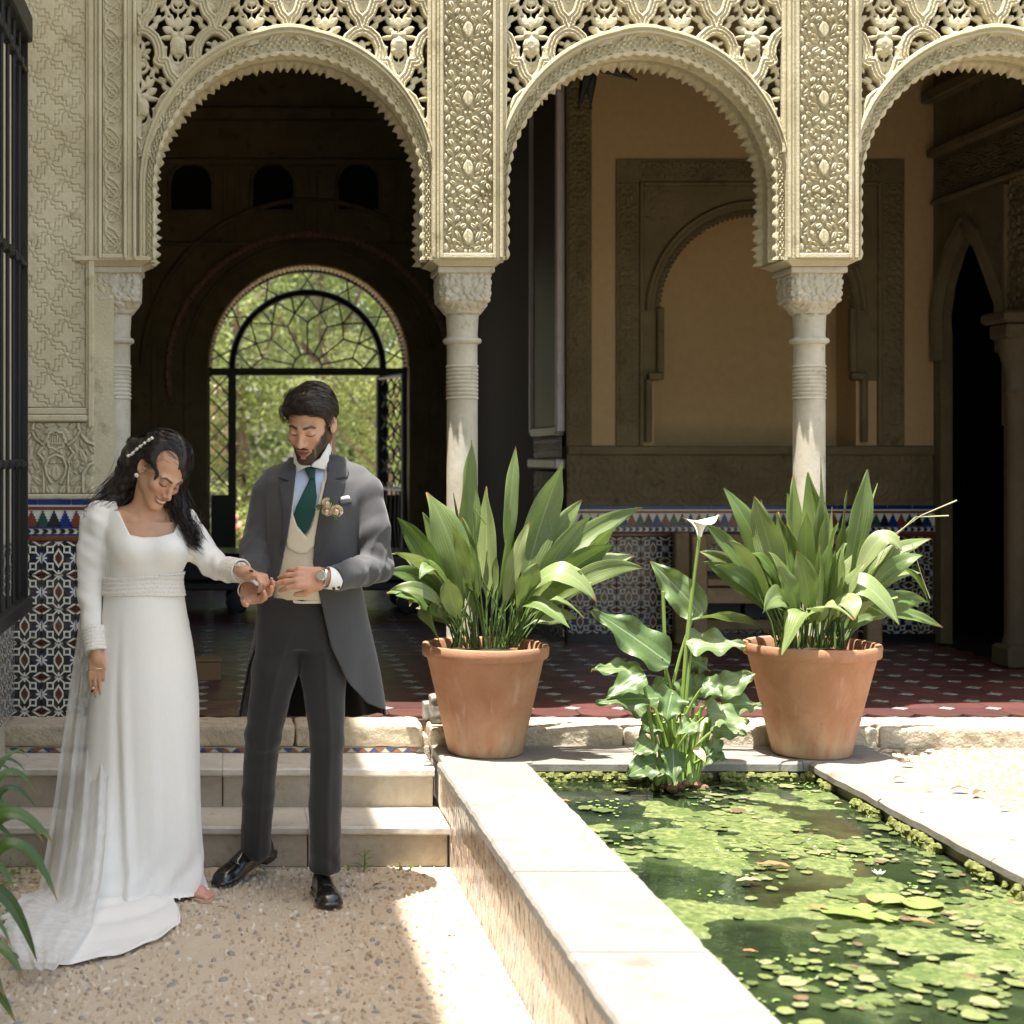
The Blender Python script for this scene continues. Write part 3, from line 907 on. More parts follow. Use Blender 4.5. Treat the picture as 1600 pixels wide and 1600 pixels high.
props(dk.build('duckweed', dm), 'tiny duckweed leaves floating on the pond', 'duckweed', None, 'stuff')
props(pt.build('petals', Mat('fallen petal', (.42, .41, .42), .8).m), 'small pale fallen petals on the pond', 'petals', None, 'stuff')
MB_floor = MB().box(PX1 - .02, PX2 + .03, .6, 6.1, -.3, -.12).build('pond_bed', void_m); props(MB_floor, 'dark bed of the pond', None, None, 'structure')
# ------------------------------------------------------------------ arcade
YF = 6.65
CX = [-.485, 1.0175, 2.52, 4.0225]
ZI = 2.373; ZCR = 2.678; RI = .568
ar = thing('arcade_wall', 'cream carved stucco arcade wall of three lobed arches on slim columns', 'arcade', (1, YF, ZI))
def arch_mesh():
    ns_s, na = 34, 300
    prof = [(1.0, .055), (1.0, .0), (.96, -.014), (.86, -.016), (.80, -.004), (.74, -.008), (.69, -.008), (.655, .006)]
    band = [(.655 - .60 * (i + 1) / 16, None) for i in range(16)]
    rows = []
    path = [('L', t) for t in np.linspace(ZI, ZCR, ns_s)[:-1]] + [('A', a) for a in np.linspace(math.pi, 0, na)] + [('R', t) for t in np.linspace(ZCR, ZI, ns_s)[1:]]
    s = 0; last = None; V = []; K = None
    tot_arc = math.pi * .59
    for kind, t in path:
        if kind == 'L': s = t - ZI; f = 0
        elif kind == 'A': s = (ZCR - ZI) + (math.pi - t) * .59; f = math.sin(t)
        else: s = (ZCR - ZI) + tot_arc + (ZCR - t); f = 0
        w = .066 + .050 * f ** 2.2 + .010 * max(0, f - .985) / .015
        pt = []
        for u, y in prof: pt.append((u * w, y))
        per = .052
        ph = 2 * math.pi * s / per
        zig = abs(((s / per) % 1) * 2 - 1)
        for i, (u, _) in enumerate(band):
            q = (.655 - u) / .60
            h = 0
            for off in (0, .5):
                c1 = .22 + .40 * abs((((s / per) + off) % 1) * 2 - 1); h = max(h, 1 - ((q - c1) / .085) ** 2)
            c3 = .72 + .18 * abs(math.sin(ph / 2)); h = max(h, 1 - ((q - c3) / .07) ** 2)
            h = max(h, (1 - ((q - .97) / .05) ** 2))
            h = max(h, (1 - ((q - .03) / .05) ** 2) * .7)
            pt.append((u * w, .020 - .013 * max(0, h) ** .6))
        lob = abs(math.sin(ph / 2)); lob2 = abs(math.sin(math.pi * s / .040)); tooth = 1 - abs(((s / .037) % 1) * 2 - 1)
        tooth *= .72 + .55 * (.5 + .5 * math.sin(math.floor(s / .037) * 12.9898)); jit = .004 * math.sin(s * 91) + .003 * math.sin(s * 233 + 1)
        pt += [(.004 - .010 * lob, .014), (.002 - .012 * lob, .030), (.020, .045), (.026 + .006 * lob2, .075), (.020 + .006 * lob2, .105), (.004, .118), (.002, .135), (.014, .15),
               (.020 + jit, .18), (.020 - jit, .215), (.018, .235), (.010 - .018 * tooth + jit, .250), (.006 - .020 * tooth + jit, .268), (.012, .285), (.05, .288)]
        K = len(pt)
        for d, y in pt:
            r = RI + d
            if kind == 'L': V.append((-r, y, t))
            elif kind == 'R': V.append((r, y, t))
            else: V.append((r * math.cos(t), y, ZCR + r * math.sin(t)))
    n = len(path)
    return mesh_np('arch', V, grid_faces(n, K), True)
arch_me = sharp(arch_mesh(), 50)
arch_me.materials.append(stucco)
ACX = [(CX[i] + CX[i + 1]) / 2 - .006 for i in range(3)]
for c in ACX:
    put('arch', arch_me, ar, None, Matrix.Translation((c, YF, 0)))
# filling behind the arch bands: pierced lattice
def lattice(xl=-.592):
    a, b = .313, .262
    z0 = 3.352
    xs = (xl - .008, .60); zs = (2.80, 3.86); h = .0042
    nx, nz = int((xs[1] - xs[0]) / h), int((zs[1] - zs[0]) / h)
    x = xs[0] + h * np.arange(nx); z = zs[0] + h * np.arange(nz)
    X, Z = np.meshgrid(x, z, indexing='ij')
    strand = [(0, 0), (.028, -.008), (.058, -.034), (.074, -.072), (.078, -.112), (.070, -.134), (.082, -.142), (.104, -.140), (.112, -.172), (.122, -.196), (.142, -.214), (.1565, -.262)]
    D = np.full(X.shape, 9.0); E = np.full(X.shape, 9.0); Pn = np.full(X.shape, 9.0)
    for row in range(-3, 4):
        zz = z0 + row * b; off = 0 if row % 2 == 0 else a / 2
        xx = np.mod(X - off + a / 2, a) - a / 2
        dz = Z - zz
        m = (dz < .06) & (dz > -b - .05)
        if not m.any(): continue
        D[m] = np.minimum(D[m], line2(np.abs(xx[m]), dz[m], strand))
        # filling of the cell below this node
        m = (dz < 0) & (dz > -2 * b)
        xa = np.abs(xx[m]); w = dz[m]
        e = np.abs(xa) - .003
        e = np.where((w < -.05) & (w > -.47), e, 9)
        for A_, B_, lw in (((0, -.040), (0, -.10), .017), ((.004, -.105), (.042, -.080), .011), ((0, -.10), (.038, -.125), .010), ((.012, -.060), (.040, -.052), .008), ((.0, -.205), (.0, -.265), .019), ((.006, -.25), (.056, -.210), .017),
                           ((.015, -.275), (.068, -.250), .016), ((.004, -.29), (.082, -.296), .011), ((.004, -.455), (.056, -.425), .016), ((.004, -.44), (.034, -.400), .014), ((.0, -.50), (.034, -.465), .012), ((.034, -.205), (.060, -.160), .010),
                           ((.050, -.150), (.075, -.185), .010), ((.072, -.20), (.108, -.225), .011), ((.085, -.235), (.125, -.262), .012), ((.085, -.29), (.12, -.275), .010), ((.078, -.32), (.100, -.345), .010), ((.045, -.33), (.072, -.36), .010), ((.05, -.375), (.066, -.41), .010), ((.03, -.19), (.02, -.235), .008)):
            e = np.minimum(e, leaf2(xa, w, A_, B_, lw))
        for cz, rr in ((-.155, .027), (-.375, .031)):
            e = np.minimum(e, np.abs(np.hypot(xa, w - cz) - rr) - .0072)
            e = np.minimum(e, np.hypot(xa - .006, w - cz - .006) - .012)
        e = np.minimum(e, line2(xa, w, [(.03, -.375), (.052, -.39), (.055, -.34), (.075, -.31), (.10, -.31), (.13, -.275)]) - .006)
        e = np.minimum(e, line2(xa, w, [(.026, -.155), (.048, -.17), (.052, -.205), (.08, -.22), (.12, -.25)]) - .006)
        E[m] = np.minimum(E[m], e)
        # solid fruit hanging between the upright strands
        f = np.minimum(leaf2(xa, w, (0, -.29), (0, -.365), .034), np.hypot(xa - .017, w + .352) - .017)
        f = np.minimum(f, np.hypot(xa - .015, w + .285) - .016)
        Pn[m] = np.minimum(Pn[m], f)
    # keep clear of the arch opening, and close against frame and band
    rad = np.where(Z > ZCR, np.hypot(X, Z - ZCR), np.abs(X)); f = np.where(Z > ZCR, (Z - ZCR) / np.maximum(rad, 1e-6), 0)
    out = RI + .5 * (.066 + .05 * np.clip(f, 0, 1) ** 2.2)
    ny = 22
    y = np.linspace(-.038, .052, ny); hy = y[1] - y[0]
    Y3_ = y[None, :, None]
    d1 = (D - .0215)[:, None, :]
    prof = .030 - .011 * np.abs(np.sin(np.clip(D / .0215, 0, 1) * math.pi * 1.5))[:, None, :]
    f1 = np.maximum(d1, np.abs(Y3_ - .008) - prof)
    f2 = np.maximum(E[:, None, :], np.abs(Y3_ - .012) - (.014 - .006 * np.clip(1 + E / .006, 0, 1))[:, None, :])
    cone = .018 + .008 * np.clip(-Pn / .02, 0, 1) + .002 * np.sin(X * 700) * np.sin(Z * 700)
    f3 = np.maximum(Pn[:, None, :], np.abs(Y3_ - .008) - cone[:, None, :])
    Fd = np.minimum(np.minimum(f1, f2), f3)
    Fd = np.maximum(Fd, (out - rad)[:, None, :])
    Fd = np.maximum(Fd, np.maximum(X - .592, xl - X)[:, None, :]).astype(np.float32)
    Fd[:, 0] = Fd[:, -1] = .01; Fd[0] = Fd[-1] = .01; Fd[:, :, 0] = Fd[:, :, -1] = .01
    V, Q = nets(Fd, (0, 0, 0), 1.0)
    V = np.stack([xs[0] + V[:, 0] * h, y[0] + V[:, 1] * hy, zs[0] + V[:, 2] * h], -1)
    return mesh_np('lattice_panel', V, Q, True)
lat = lattice(); lat.materials.append(stucco)
lat0 = lattice(-.640); lat0.materials.append(stucco)
put('lattice_panel', lat0, ar, None, Matrix.Translation((ACX[0], YF + .02, 0)))
for c in ACX[1:]:
    put('lattice_panel', lat, ar, None, Matrix.Translation((c, YF + .02, 0)))
# piers
pp = relief('pier_panel', PW, 1.60, pier_h, .0026, .021); pp.materials.append(stucco)
sp = relief('strap_panel', .085, 1.60, strap_h, .0022, .009); sp.materials.append(stucco)
pier = MB()
pier.box(-.150, .150, .018, .285, ZI, 3.86)
for s in (-1, 1):
    a = sorted((s * .105, s * .118)); pier.box(a[0], a[1], -.040, .02, ZI, 3.86, .004)
    a = sorted((s * .118, s * .135)); pier.box(a[0], a[1], -.022, .02, ZI, 3.86, .004)
    a = sorted((s * .135, s * .150)); pier.box(a[0], a[1], -.032, .02, ZI, 3.86, .006)
    a = sorted((s * .150, s * .168)); pier.box(a[0], a[1], -.012, .02, ZI + .45, 3.86, .005)
pier.box(-.105, .105, -.040, .02, ZI, ZI + .022, .004)
pier.box(-.105, .105, -.012, .02, ZI + .022, 3.86)
pm = pier.mesh('pier'); pm.materials.append(stucco)
for i, c in enumerate(CX):
    if i == 0: continue
    put('pier', pm, ar, None, Matrix.Translation((c, YF, 0)))
    put('pier_panel', pp, ar, None, Matrix.Translation((c - PW / 2, YF - .014, ZI + .024)))
# left half pier with its strap band
b = MB()
b.box(CX[0] - .09, CX[0] + .120, YF + .018, YF + .285, ZI, 3.86)
for x0, x1, y in ((-.060, -.046, -.03), (-.078, -.060, -.016), (.046, .060, -.03), (.060, .085, -.014), (.085, .100, -.026)):
    b.box(CX[0] + x0, CX[0] + x1, YF + y, YF + .02, ZI, 3.86, .004)
b.box(CX[0] - .046, CX[0] + .046, YF - .026, YF + .02, ZI, ZI + .02, .004)
b.build('pier', stucco, ar)
put('strap_panel', sp, ar, None, Matrix.Translation((CX[0] - .0425, YF - .004, ZI + .02)))
MB().box(-.95, 7.5, YF + .02, YF + .285, 3.862, 5.6).build('upper_wall', stucco, ar)
MB().box(-.95, 7.5, YF - .03, YF + .02, 3.80, 3.86, .01).build('string_course', stucco, ar)

# columns
def capital():
    lv = leaf_set(.19, .17, 12, 26, .014, .035, [((0, .03), (.05, .012), .012), ((.0, .06), (.0, .10), .014), ((.03, .05), (.075, .04), .012), ((.035, .07), (.07, .11), .012), ((.012, .11), (.05, .135), .011)])
    z0, z1 = 2.150, 2.322
    def f(P):
        z = P[:, 2]; t = np.clip((z - z0) / (z1 - z0), 0, 1)
        hw = .088 + .022 * sst(.0, .35, t) + .004 * t
        n = 2 + 6 * sst(.12, .5, t)
        ax, ay = np.abs(P[:, 0]) / hw, np.abs(P[:, 1]) / hw
        d = ((ax ** n + ay ** n + 1e-12) ** (1 / n) - 1) * hw * .9
        front = np.abs(P[:, 1]) > np.abs(P[:, 0])
        u = np.where(front, P[:, 0], P[:, 1])
        hgt = leaf_height(u, z - z0 - .012, lv, .5, .006)
        shield = np.clip(-leaf2(np.abs(u), z, (0, z0 + .165), (0, z0 + .10), .022) / .004, 0, 1)
        hgt = np.maximum(hgt, shield)
        d = d + .005 - .0075 * hgt * sst(.02, .1, t) * sst(1.0, .93, t)
        d = np.maximum(d, z0 - z)
        d = np.maximum(d, z - z1)
        ab = rbox(P, (0, 0, z1 + .010), (.122, .122, .014), .008)
        d = np.minimum(d, ab)
        low = np.maximum(np.hypot(P[:, 0], P[:, 1]) - (.068 + .012 * sst(.0, .03, z - z0 + .01) + .004 * np.cos(8 * np.arctan2(P[:, 1], P[:, 0]))), np.abs(z - z0) - .012)
        return np.minimum(d, low)
    return mesh_np('capital', *carve(f, (-.14, -.14, 2.12), (.14, .14, 2.36), .0042, 8))
cap_me = sharp(capital(), 55); cap_me.materials.append(marble)
imp = MB()
V = []
for hw, z in ((.118, 2.346), (.124, 2.352), (.150, 2.366), (.158, 2.368), (.158, 2.385)):
    V += [(-hw, -hw, z), (hw, -hw, z), (hw, hw * 1.0, z), (-hw, hw * 1.0, z)]
imp.add(V, [(i * 4 + k, i * 4 + (k + 1) % 4, i * 4 + 4 + (k + 1) % 4, i * 4 + 4 + k) for i in range(4) for k in range(4)] + [(3, 2, 1, 0), (16, 17, 18, 19)])
imp_me = imp.mesh('impost'); imp_me.materials.append(stucco)
prof = [(.10, ZP), (.10, ZP + .05), (.085, ZP + .06), (.09, ZP + .075), (.088, ZP + .09), (.072, ZP + .10), (.068, ZP + .12), (.0665, 1.755), (.0665, 1.775)]
for i in range(9):
    z = 1.782 + i * .0172
    prof += [(.0662, z), (.0715 if i in (0, 8) else .0698, z + .0045), (.0698, z + .0095), (.0662, z + .0135)]
prof += [(.0655, 1.945), (.0655, 2.015), (.0675, 2.02), (.080, 2.026), (.084, 2.035), (.080, 2.045), (.068, 2.05), (.066, 2.06)]
for q in range(3): prof += [(.066, 2.07 + q * .0)]
prof += [(.068, 2.10), (.070, 2.145)]
sh = MB().lathe(prof, (0, 0, 0), 40); sh_me = sh.mesh('shaft', True); sharp(sh_me, 30); sh_me.materials.append(marble)
YC = 6.79
labs = ['slender pale marble column behind the bride at the carved end wall', 'slender pale marble column behind the potted plant next to the groom', 'slender pale marble column behind the pot right of the calla lily', 'slender marble column of the arcade beyond the frame']
c0 = None
for i, c in enumerate(CX):
    if i == 3: break
    if c0 is None:
        c0 = thing('column', labs[0], 'column', (c, YC, ZP), 'columns of the arcade')
        for nme, me in (('shaft', sh_me), ('capital', cap_me), ('impost', imp_me)):
            put(nme, me, c0, None, Matrix.Translation((c, YC, 0)))
    else:
        dup(c0, (c, YC, ZP), labs[i])

# ------------------------------------------------------------------ carved end wall at the left
ew = thing('end_wall', 'carved stucco end wall with key-pattern panel behind the bride', 'wall', (-.7, YF, ZP))
WX0, WX1 = -.905, CX[0] - .078
MB().box(WX0 - .3, WX1 - .001, YF + .02, YF + .285, ZP - .3, 5.6).box(WX1 - .001, CX[0] - .0, YF + .03, YF + .285, ZP - .3, ZI - .001).build('wall_body', stucco, ew)
zb = 1.745
mp_ = relief('key_panel', .305, 2.05, meander_h, .0026, .0065); mp_.materials.append(stucco)
put('key_panel', mp_, ew, None, Matrix.Translation((WX0 + .0, YF + .018, zb)))
b = MB()
b.box(WX0 + .305, WX1 - .002, YF - .002, YF + .02, zb - .01, 3.86, .004)
b.box(WX1 - .026, WX1 - .002, YF - .012, YF + .0, 1.66, 3.86, .004)
b.box(WX0, WX1 - .028, YF + .002, YF + .02, 1.715, zb - .002, .004)
b.box(WX0, WX1 - .028, YF - .012, YF + .02, 1.685, 1.713, .006)
b.box(WX0, WX1 + .03, YF - .006, YF + .02, 1.355, 1.378, .006)
b.build('moulding', stucco, ew)
cp = relief('arabesque_panel', .33, .30, panel_h, .0025, .016); cp.materials.append(stucco)
put('arabesque_panel', cp, ew, None, Matrix.Translation((WX0 + .012, YF + .014, 1.38)))

# glazed tiles
blue_t = Mat('cobalt glaze', (.008, .03, .16), .15, **{'Specular IOR Level': .6}).m
white_t = Mat('white glaze', (.62, .61, .56), .2, **{'Specular IOR Level': .55}).m
black_t = Mat('black glaze', (.012, .012, .014), .2, **{'Specular IOR Level': .55}).m
rust_t = Mat('rust glaze', (.16, .035, .018), .2, **{'Specular IOR Level': .55}).m
green_t = Mat('green glaze', (.015, .06, .045), .2, **{'Specular IOR Level': .55}).m
def tile_pattern(name, tint=1.0, kind='Generated'):
    """printed star-and-strap pattern of one square tile, drawn from its own coordinates"""
    m = Mat(name, (.5, .5, .5), .18, **{'Specular IOR Level': .55})
    x, y, z = m.xyz(m.coord('UV'))
    # 0..1 -> fold to the quarter, centre of the horizontal hexagon at (0,0)
    u = ((x - .5).abs() * -1.0) + .5        # 0 at the edge, .5 in the middle
    v = ((y - .5).abs() * -1.0) + .5
    def hexd(a, b):       # elongated hexagon, long along a
        return (a * .62 + b * .95).max(b * 1.25)
    h1 = hexd(u, v); h2 = hexd(((u - .5).abs()), (v - .5).abs())
    h2 = ((u - .5).abs() * .95 + (v - .5).abs() * .62).max((u - .5).abs() * 1.25)
    w = .030
    def ring(d, r, ww=w): return (d - r).abs().lt(ww)
    white = ring(h1, .155).max(ring(h2, .155))
    q1 = ((u - .25).abs()).max((v - .25).abs())
    white = white.max(ring(q1, .085, .026))
    # straps that cross from square to square
    d1 = (u - v).abs(); d2 = (u + v - .5).abs()
    white = white.max((d2.lt(.032)) * (q1.gt(.085)) * (h1.gt(.155)) * (h2.gt(.155)))
    # stars
    def star(cu, cv, r):
        a = (u - cu); b = (v - cv)
        rr = (a * a + b * b).sqrt(); th = b.atan2(a)
        pet = ((th * 4.0).cos() * .5 + .5)
        return rr, rr.lt(pet * r + .012)
    r1, s1 = star(.5, 0, .13); r2, s2 = star(0, .5, .15)
    white = white.max(s1).max(s2)
    core = (r1.lt(.018)).max(r2.lt(.018))
    blue = r2.lt(.215)
    brown = h1.lt(.125).max(h2.lt(.125))
    c = m.mix(blue, (.012, .012, .014), (.012, .022, .085))
    c = m.mix(brown, c, (.085, .022, .014))
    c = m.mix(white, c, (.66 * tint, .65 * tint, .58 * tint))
    c = m.mix(core, c, (.25, .07, .03))
    n = m.noise(m.coord('World'), 20, 4)
    c = m.mix(n.ss(.45, .75) * .25, c, (.25, .22, .16))
    m.set('Base Color', c)
    m.bump(white * .6, .25, .004)
    return m.m
zt = tile_pattern('star and strap tile')
def tile_mesh(s, mat, name='wall_tile', d=.008, c=.003):
    """square tile facing -y, bevelled, uv 0..1"""
    V = [(-s/2, 0, -s/2), (s/2, 0, -s/2), (s/2, 0, s/2), (-s/2, 0, s/2), (-s/2+c, -d, -s/2+c), (s/2-c, -d, -s/2+c), (s/2-c, -d, s/2-c), (-s/2+c, -d, s/2-c)]
    Fq = [(4, 5, 6, 7), (0, 1, 5, 4), (1, 2, 6, 5), (2, 3, 7, 6), (3, 0, 4, 7)]
    uv = [(.5 + p[0] / s, .5 + p[2] / s) for p in V]
    me = mesh_np(name, V, Fq, False, None, uv); me.materials.append(mat); return me
TS = .1445
tmesh = tile_mesh(TS - .0015, zt)
tops = 1.355
def frieze(par, xs, Y, ztop, s=1.0, n0=0, base=ZP):
    """blue course, rust lines, stepped merlons and arrow border on a wall facing -y; returns z of its foot"""
    x0, x1 = xs
    MB().box(x0, x1, Y - .012, Y, ztop - .148 * s, ztop, 0).build('tile_backing', white_t, par)
    w = .142 * s; x = x0 - .04 * s
    while x < x1:
        a, b_ = max(x, x0), min(x + w - .002, x1)
        if b_ - a > .005: MB().box(a, b_, Y - .018, Y - .0125, ztop - .022 * s, ztop, .002).build('blue_tile', blue_t, par)
        x += w
    z = ztop - .022 * s
    MB().box(x0, x1, Y - .016, Y - .0125, z - .022 * s, z - .009 * s).build('rust_strip', rust_t, par)
    zz = z - .026 * s; hh = .068 * s; p = .070 * s
    m4 = [black_t, blue_t, rust_t, green_t]; i = n0; x = x0 - .02 * s
    prof = [(.010, 0)]
    pts = []
    for k in range(6):
        hw = .004 + .0052 * k; pts += [(hw, -k / 6), (hw, -(k + 1) / 6)]
    poly = [(q * s, t * hh) for q, t in pts] + [(-q * s, t * hh) for q, t in pts[::-1]]
    me_c = {}
    while x < x1 - .03 * s:
        if x > x0 + .03 * s:
            mt = m4[i % 4]
            if mt.name not in me_c:
                me = MB().prism(poly, 'y', -.0165, -.0125).mesh('merlon_tile'); me.materials.append(mt); me_c[mt.name] = me
            put('merlon_tile', me_c[mt.name], par, None, Matrix.Translation((x, Y, zz)))
        x += p / 2 * 1.36; i += 1
    z = zz - hh
    MB().box(x0, x1, Y - .0165, Y - .0125, z - .007 * s, z - .001 * s).build('blue_strip', blue_t, par)
    x = x0 + .01 * s; arr = [(-.014, -.010), (.004, -.010), (.014, 0), (.004, .010), (-.014, .010), (-.005, 0)]
    arr = [(q * s, t * s) for q, t in arr]
    me = MB().prism(arr, 'y', -.0165, -.0125).mesh('arrow_tile'); me.materials.append(black_t)
    while x < x1 - .012:
        put('arrow_tile', me, par, None, Matrix.Translation((x + .012 * s, Y, z - .019 * s))); x += .037 * s
    MB().box(x0, x1, Y - .0165, Y - .0125, z - .036 * s, z - .031 * s).build('blue_strip', blue_t, par)
    MB().box(x0, x1, Y - .0172, Y - .0125, z - .058 * s, z - .042 * s, .002).build('rust_strip', rust_t, par)
    return z - .060 * s
zf = frieze(ew, (WX0, CX[0] + .02), YF + .018, 1.354)
for j in range(7):
    for i in range(4):
        x = WX0 + .075 + i * TS - .03; z = zf - TS / 2 - j * TS
        if z < ZP - .2: continue
        put('wall_tile', tmesh, ew, None, Matrix.Translation((x, YF + .012, z)))

# ------------------------------------------------------------------ tall side building at the left with window grille
sb = thing('side_building', 'tall plain building side along the left edge with tiled foot', 'building', (-1, 4, 0))
bwx = -.915
MB().box(bwx - .25, bwx, -3.5, YF + .02, 1.10, 10.15).box(bwx - .25, bwx, -3.5, YF + .02, -.3, 1.099).build('wall', gap_m, sb)
for j in range(6):
    for i in range(9):
        y = YF - .06 - i * TS; z = zf - TS / 2 - j * TS - .0
        if z > .42: put('wall_tile', tmesh, sb, None, Matrix.Translation((bwx + .004, y, z)) @ Matrix.Rotation(math.pi / 2, 4, 'Z'))
gr = thing('window_grille', 'black iron window grille of upright bars projecting from the left wall', 'grille', (bwx, 5.4, 1))
gx = -.765
for y in np.arange(3.36, 5.86, .150):
    MB().lathe([(.0075, 1.01), (.0075, 3.10)], (gx, y, 0), 10).build('bar', iron, gr, True)
for z in (1.51, 2.26, 2.99):
    MB().box(gx - .012, gx + .012, 3.2, 5.93, z - .009, z + .009, .003).build('cross_bar', iron, gr)
    for y in np.arange(3.36, 5.86, .150)[-9:]:
        MB().box(gx - .014, gx + .018, y - .02, y + .02, z - .016, z + .016, .005).build('clasp', iron, gr)
MB().box(bwx, gx + .03, 3.2, 5.93, .955, 1.01, .006).build('bottom_frame', iron, gr)
MB().box(bwx, gx + .03, 3.2, 5.93, 3.10, 3.20, .006).build('top_frame', iron, gr)
MB().box(gx - .012, gx + .012, 5.905, 5.93, 1.01, 3.10).build('corner_post', iron, gr)
for y in np.arange(5.93, 5.935, .1):
    for x in np.linspace(bwx + .03, gx - .03, 2):
        MB().box(x - .01, x + .01, 5.90, 5.92, 1.01, 3.10).build('bar', iron, gr)
MB().box(bwx + .002, bwx + .02, 3.2, 5.9, 1.0, 3.2).build('shutter', Mat('cream shutter', (.55, .50, .40), .6).m, gr)
# ------------------------------------------------------------------ gallery and hall behind the arcade
YB, YD = 9.32, 13.40
def arch_pts(cx, zc, r, z0, n=28, hs=1.0):
    return [(cx - r, z0)] + [(cx + r * math.cos(a), zc + r * math.sin(a)) for a in np.linspace(math.pi, 0, n)] + [(cx + r, z0)]
def arch_wall(b, x0, x1, z0, z1, cx, zc, r, y0, y1, sill=None):
    """a wall (facing y) pierced by a round-headed opening that starts at sill (or z0)"""
    s = z0 if sill is None else sill
    p = arch_pts(cx, zc, r, s)
    n = len(p)
    V = []; Fs = []
    outer = [(x0, s)]
    for (x, z) in p[1:-1]:
        a = math.atan2(z - zc, x - cx)
        ca, sa = math.cos(a), math.sin(a)
        t = 1e9
        if ca < -1e-6: t = min(t, (x0 - cx) / ca)
        if ca > 1e-6: t = min(t, (x1 - cx) / ca)
        if sa > 1e-6: t = min(t, (z1 - zc) / sa)
        outer.append((cx + t * ca, zc + t * sa))
    outer.append((x1, s))
    # corner fix
    k0 = min(range(n), key=lambda i: abs(outer[i][0] - x0) + abs(outer[i][1] - z1)); outer[k0] = (x0, z1)
    k1 = min(range(n), key=lambda i: abs(outer[i][0] - x1) + abs(outer[i][1] - z1)); outer[k1] = (x1, z1)
    for y in (y0, y1):
        V += [(x, y, z) for x, z in p] + [(x, y, z) for x, z in outer]
    m = 2 * n
    for i in range(n - 1):
        Fs += [(i, i + 1, n + i + 1, n + i), (m + i + 1, m + i, m + n + i, m + n + i + 1), (i + 1, i, m + i, m + i + 1)]
    b.add(V, Fs)
    if s > z0 + 1e-6: b.box(x0, x1, y0, y1, z0, s)
    return b
hall = thing('dark_hall', 'dark hall behind the left arch with carved door wall', 'hall', (.5, YD, ZP))
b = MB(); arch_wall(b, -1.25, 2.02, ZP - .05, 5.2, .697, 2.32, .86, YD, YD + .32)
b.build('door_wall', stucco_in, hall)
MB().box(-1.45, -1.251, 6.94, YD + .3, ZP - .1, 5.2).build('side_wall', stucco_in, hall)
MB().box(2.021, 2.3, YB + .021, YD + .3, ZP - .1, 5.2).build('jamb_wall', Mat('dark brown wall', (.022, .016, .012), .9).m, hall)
MB().box(-1.45, 4.6, 6.94, YD + .4, 5.2, 5.4).build('ceiling', dark_wood, hall)
for z, d, h in ((4.40, .10, .10), (4.02, .06, .05), (3.05 + .28, .05, .035)):
    MB().box(-1.25, 2.02, YD - d, YD - .001, z, z + h, .01).build('cornice', stucco_in, hall)
# carved rope arch and mouldings round the door
b = MB()
rope = [(.697 + 1.20 * math.cos(a), YD - .03, 2.26 + 1.17 * math.sin(a)) for a in np.linspace(math.pi + .18, -.18, 90)]
V = []
for i in range(len(rope) - 1):
    p, q = Vector(rope[i]), Vector(rope[i + 1])
    b.tube([p, (p + q) / 2, q], [.020, .034, .020], 6)
b.build('rope_arch', Mat('worn carved wood', (.30, .20, .15), .5).m, hall, True)
for r_, d in ((1.05, .02), (1.42, .03)):
    MB().tube([(.697 + r_ * math.cos(a), YD - d, 2.3 + r_ * math.sin(a)) for a in np.linspace(math.pi, 0, 50)], .022, 6).build('arch_moulding', stucco_in, hall, True)
# jagged inner lip of the opening
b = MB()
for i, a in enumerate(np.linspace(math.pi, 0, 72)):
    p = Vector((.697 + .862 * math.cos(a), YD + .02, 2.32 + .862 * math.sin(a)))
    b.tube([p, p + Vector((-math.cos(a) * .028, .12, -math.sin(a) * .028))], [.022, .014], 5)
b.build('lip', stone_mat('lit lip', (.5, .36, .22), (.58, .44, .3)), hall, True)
for cx in (-.31, .39, 1.12):
    w = MB(); w.prism(arch_pts(cx, 3.86, .17, 3.64, 14), 'y', YD - .012, YD - .004)
    nw = w.build('niche_window', void_m, hall)
    pts = [(x, YD - .02, z) for x, z in arch_pts(cx, 3.86, .185, 3.63, 14)]
    MB().tube(pts + [pts[0]], .016, 6).build('window_frame', stucco_in, nw, True)
for x in (-.02, .09, .68, .79, 1.42, 1.53):
    MB().box(x - .02, x + .02, YD - .025, YD - .001, 3.36, 4.0, .004).build('pilaster', stucco_in, hall)
for x in (-.62, -.34, 1.76):
    MB().box(x - .03, x + .03, YD - .02, YD - .001, ZP, 3.3, .006).build('pilaster', stucco_in, hall)

# the door
dr = thing('garden_door', 'black iron garden door with arched lattice fanlight standing open', 'door', (.697, YD + .2, ZP))
yd = YD + .22
def arc(r, a0, a1, n=30, cx=.697, zc=2.30): return [(cx + r * math.cos(a), yd, zc + r * math.sin(a)) for a in np.linspace(a0, a1, n)]
f = MB()
f.tube(arc(.845, math.pi, 0, 44), .018, 6); f.tube(arc(.655, math.pi, 0, 40), .034, 8)
f.box(.697 - .86, .697 + .86, yd - .03, yd + .03, 2.235, 2.30)
f.box(.697 - .69, .697 - .62, yd - .035, yd + .035, ZP, 2.235); f.box(.697 + .62, .697 + .69, yd - .035, yd + .035, ZP, 2.235)
f.box(.697 - .86, .697 - .845, yd - .03, yd + .03, ZP, 2.235); f.box(.697 + .845, .697 + .86, yd - .03, yd + .03, ZP, 2.235)
f.build('frame', iron, dr, False)
fan = MB()
rr = .0075
def pol(r, a): return Vector((.697 + r * math.cos(a), yd, 2.30 + r * math.sin(a)))
fan.tube([pol(.125, a) for a in np.linspace(math.pi, 0, 14)], rr, 5)
nsp = 7
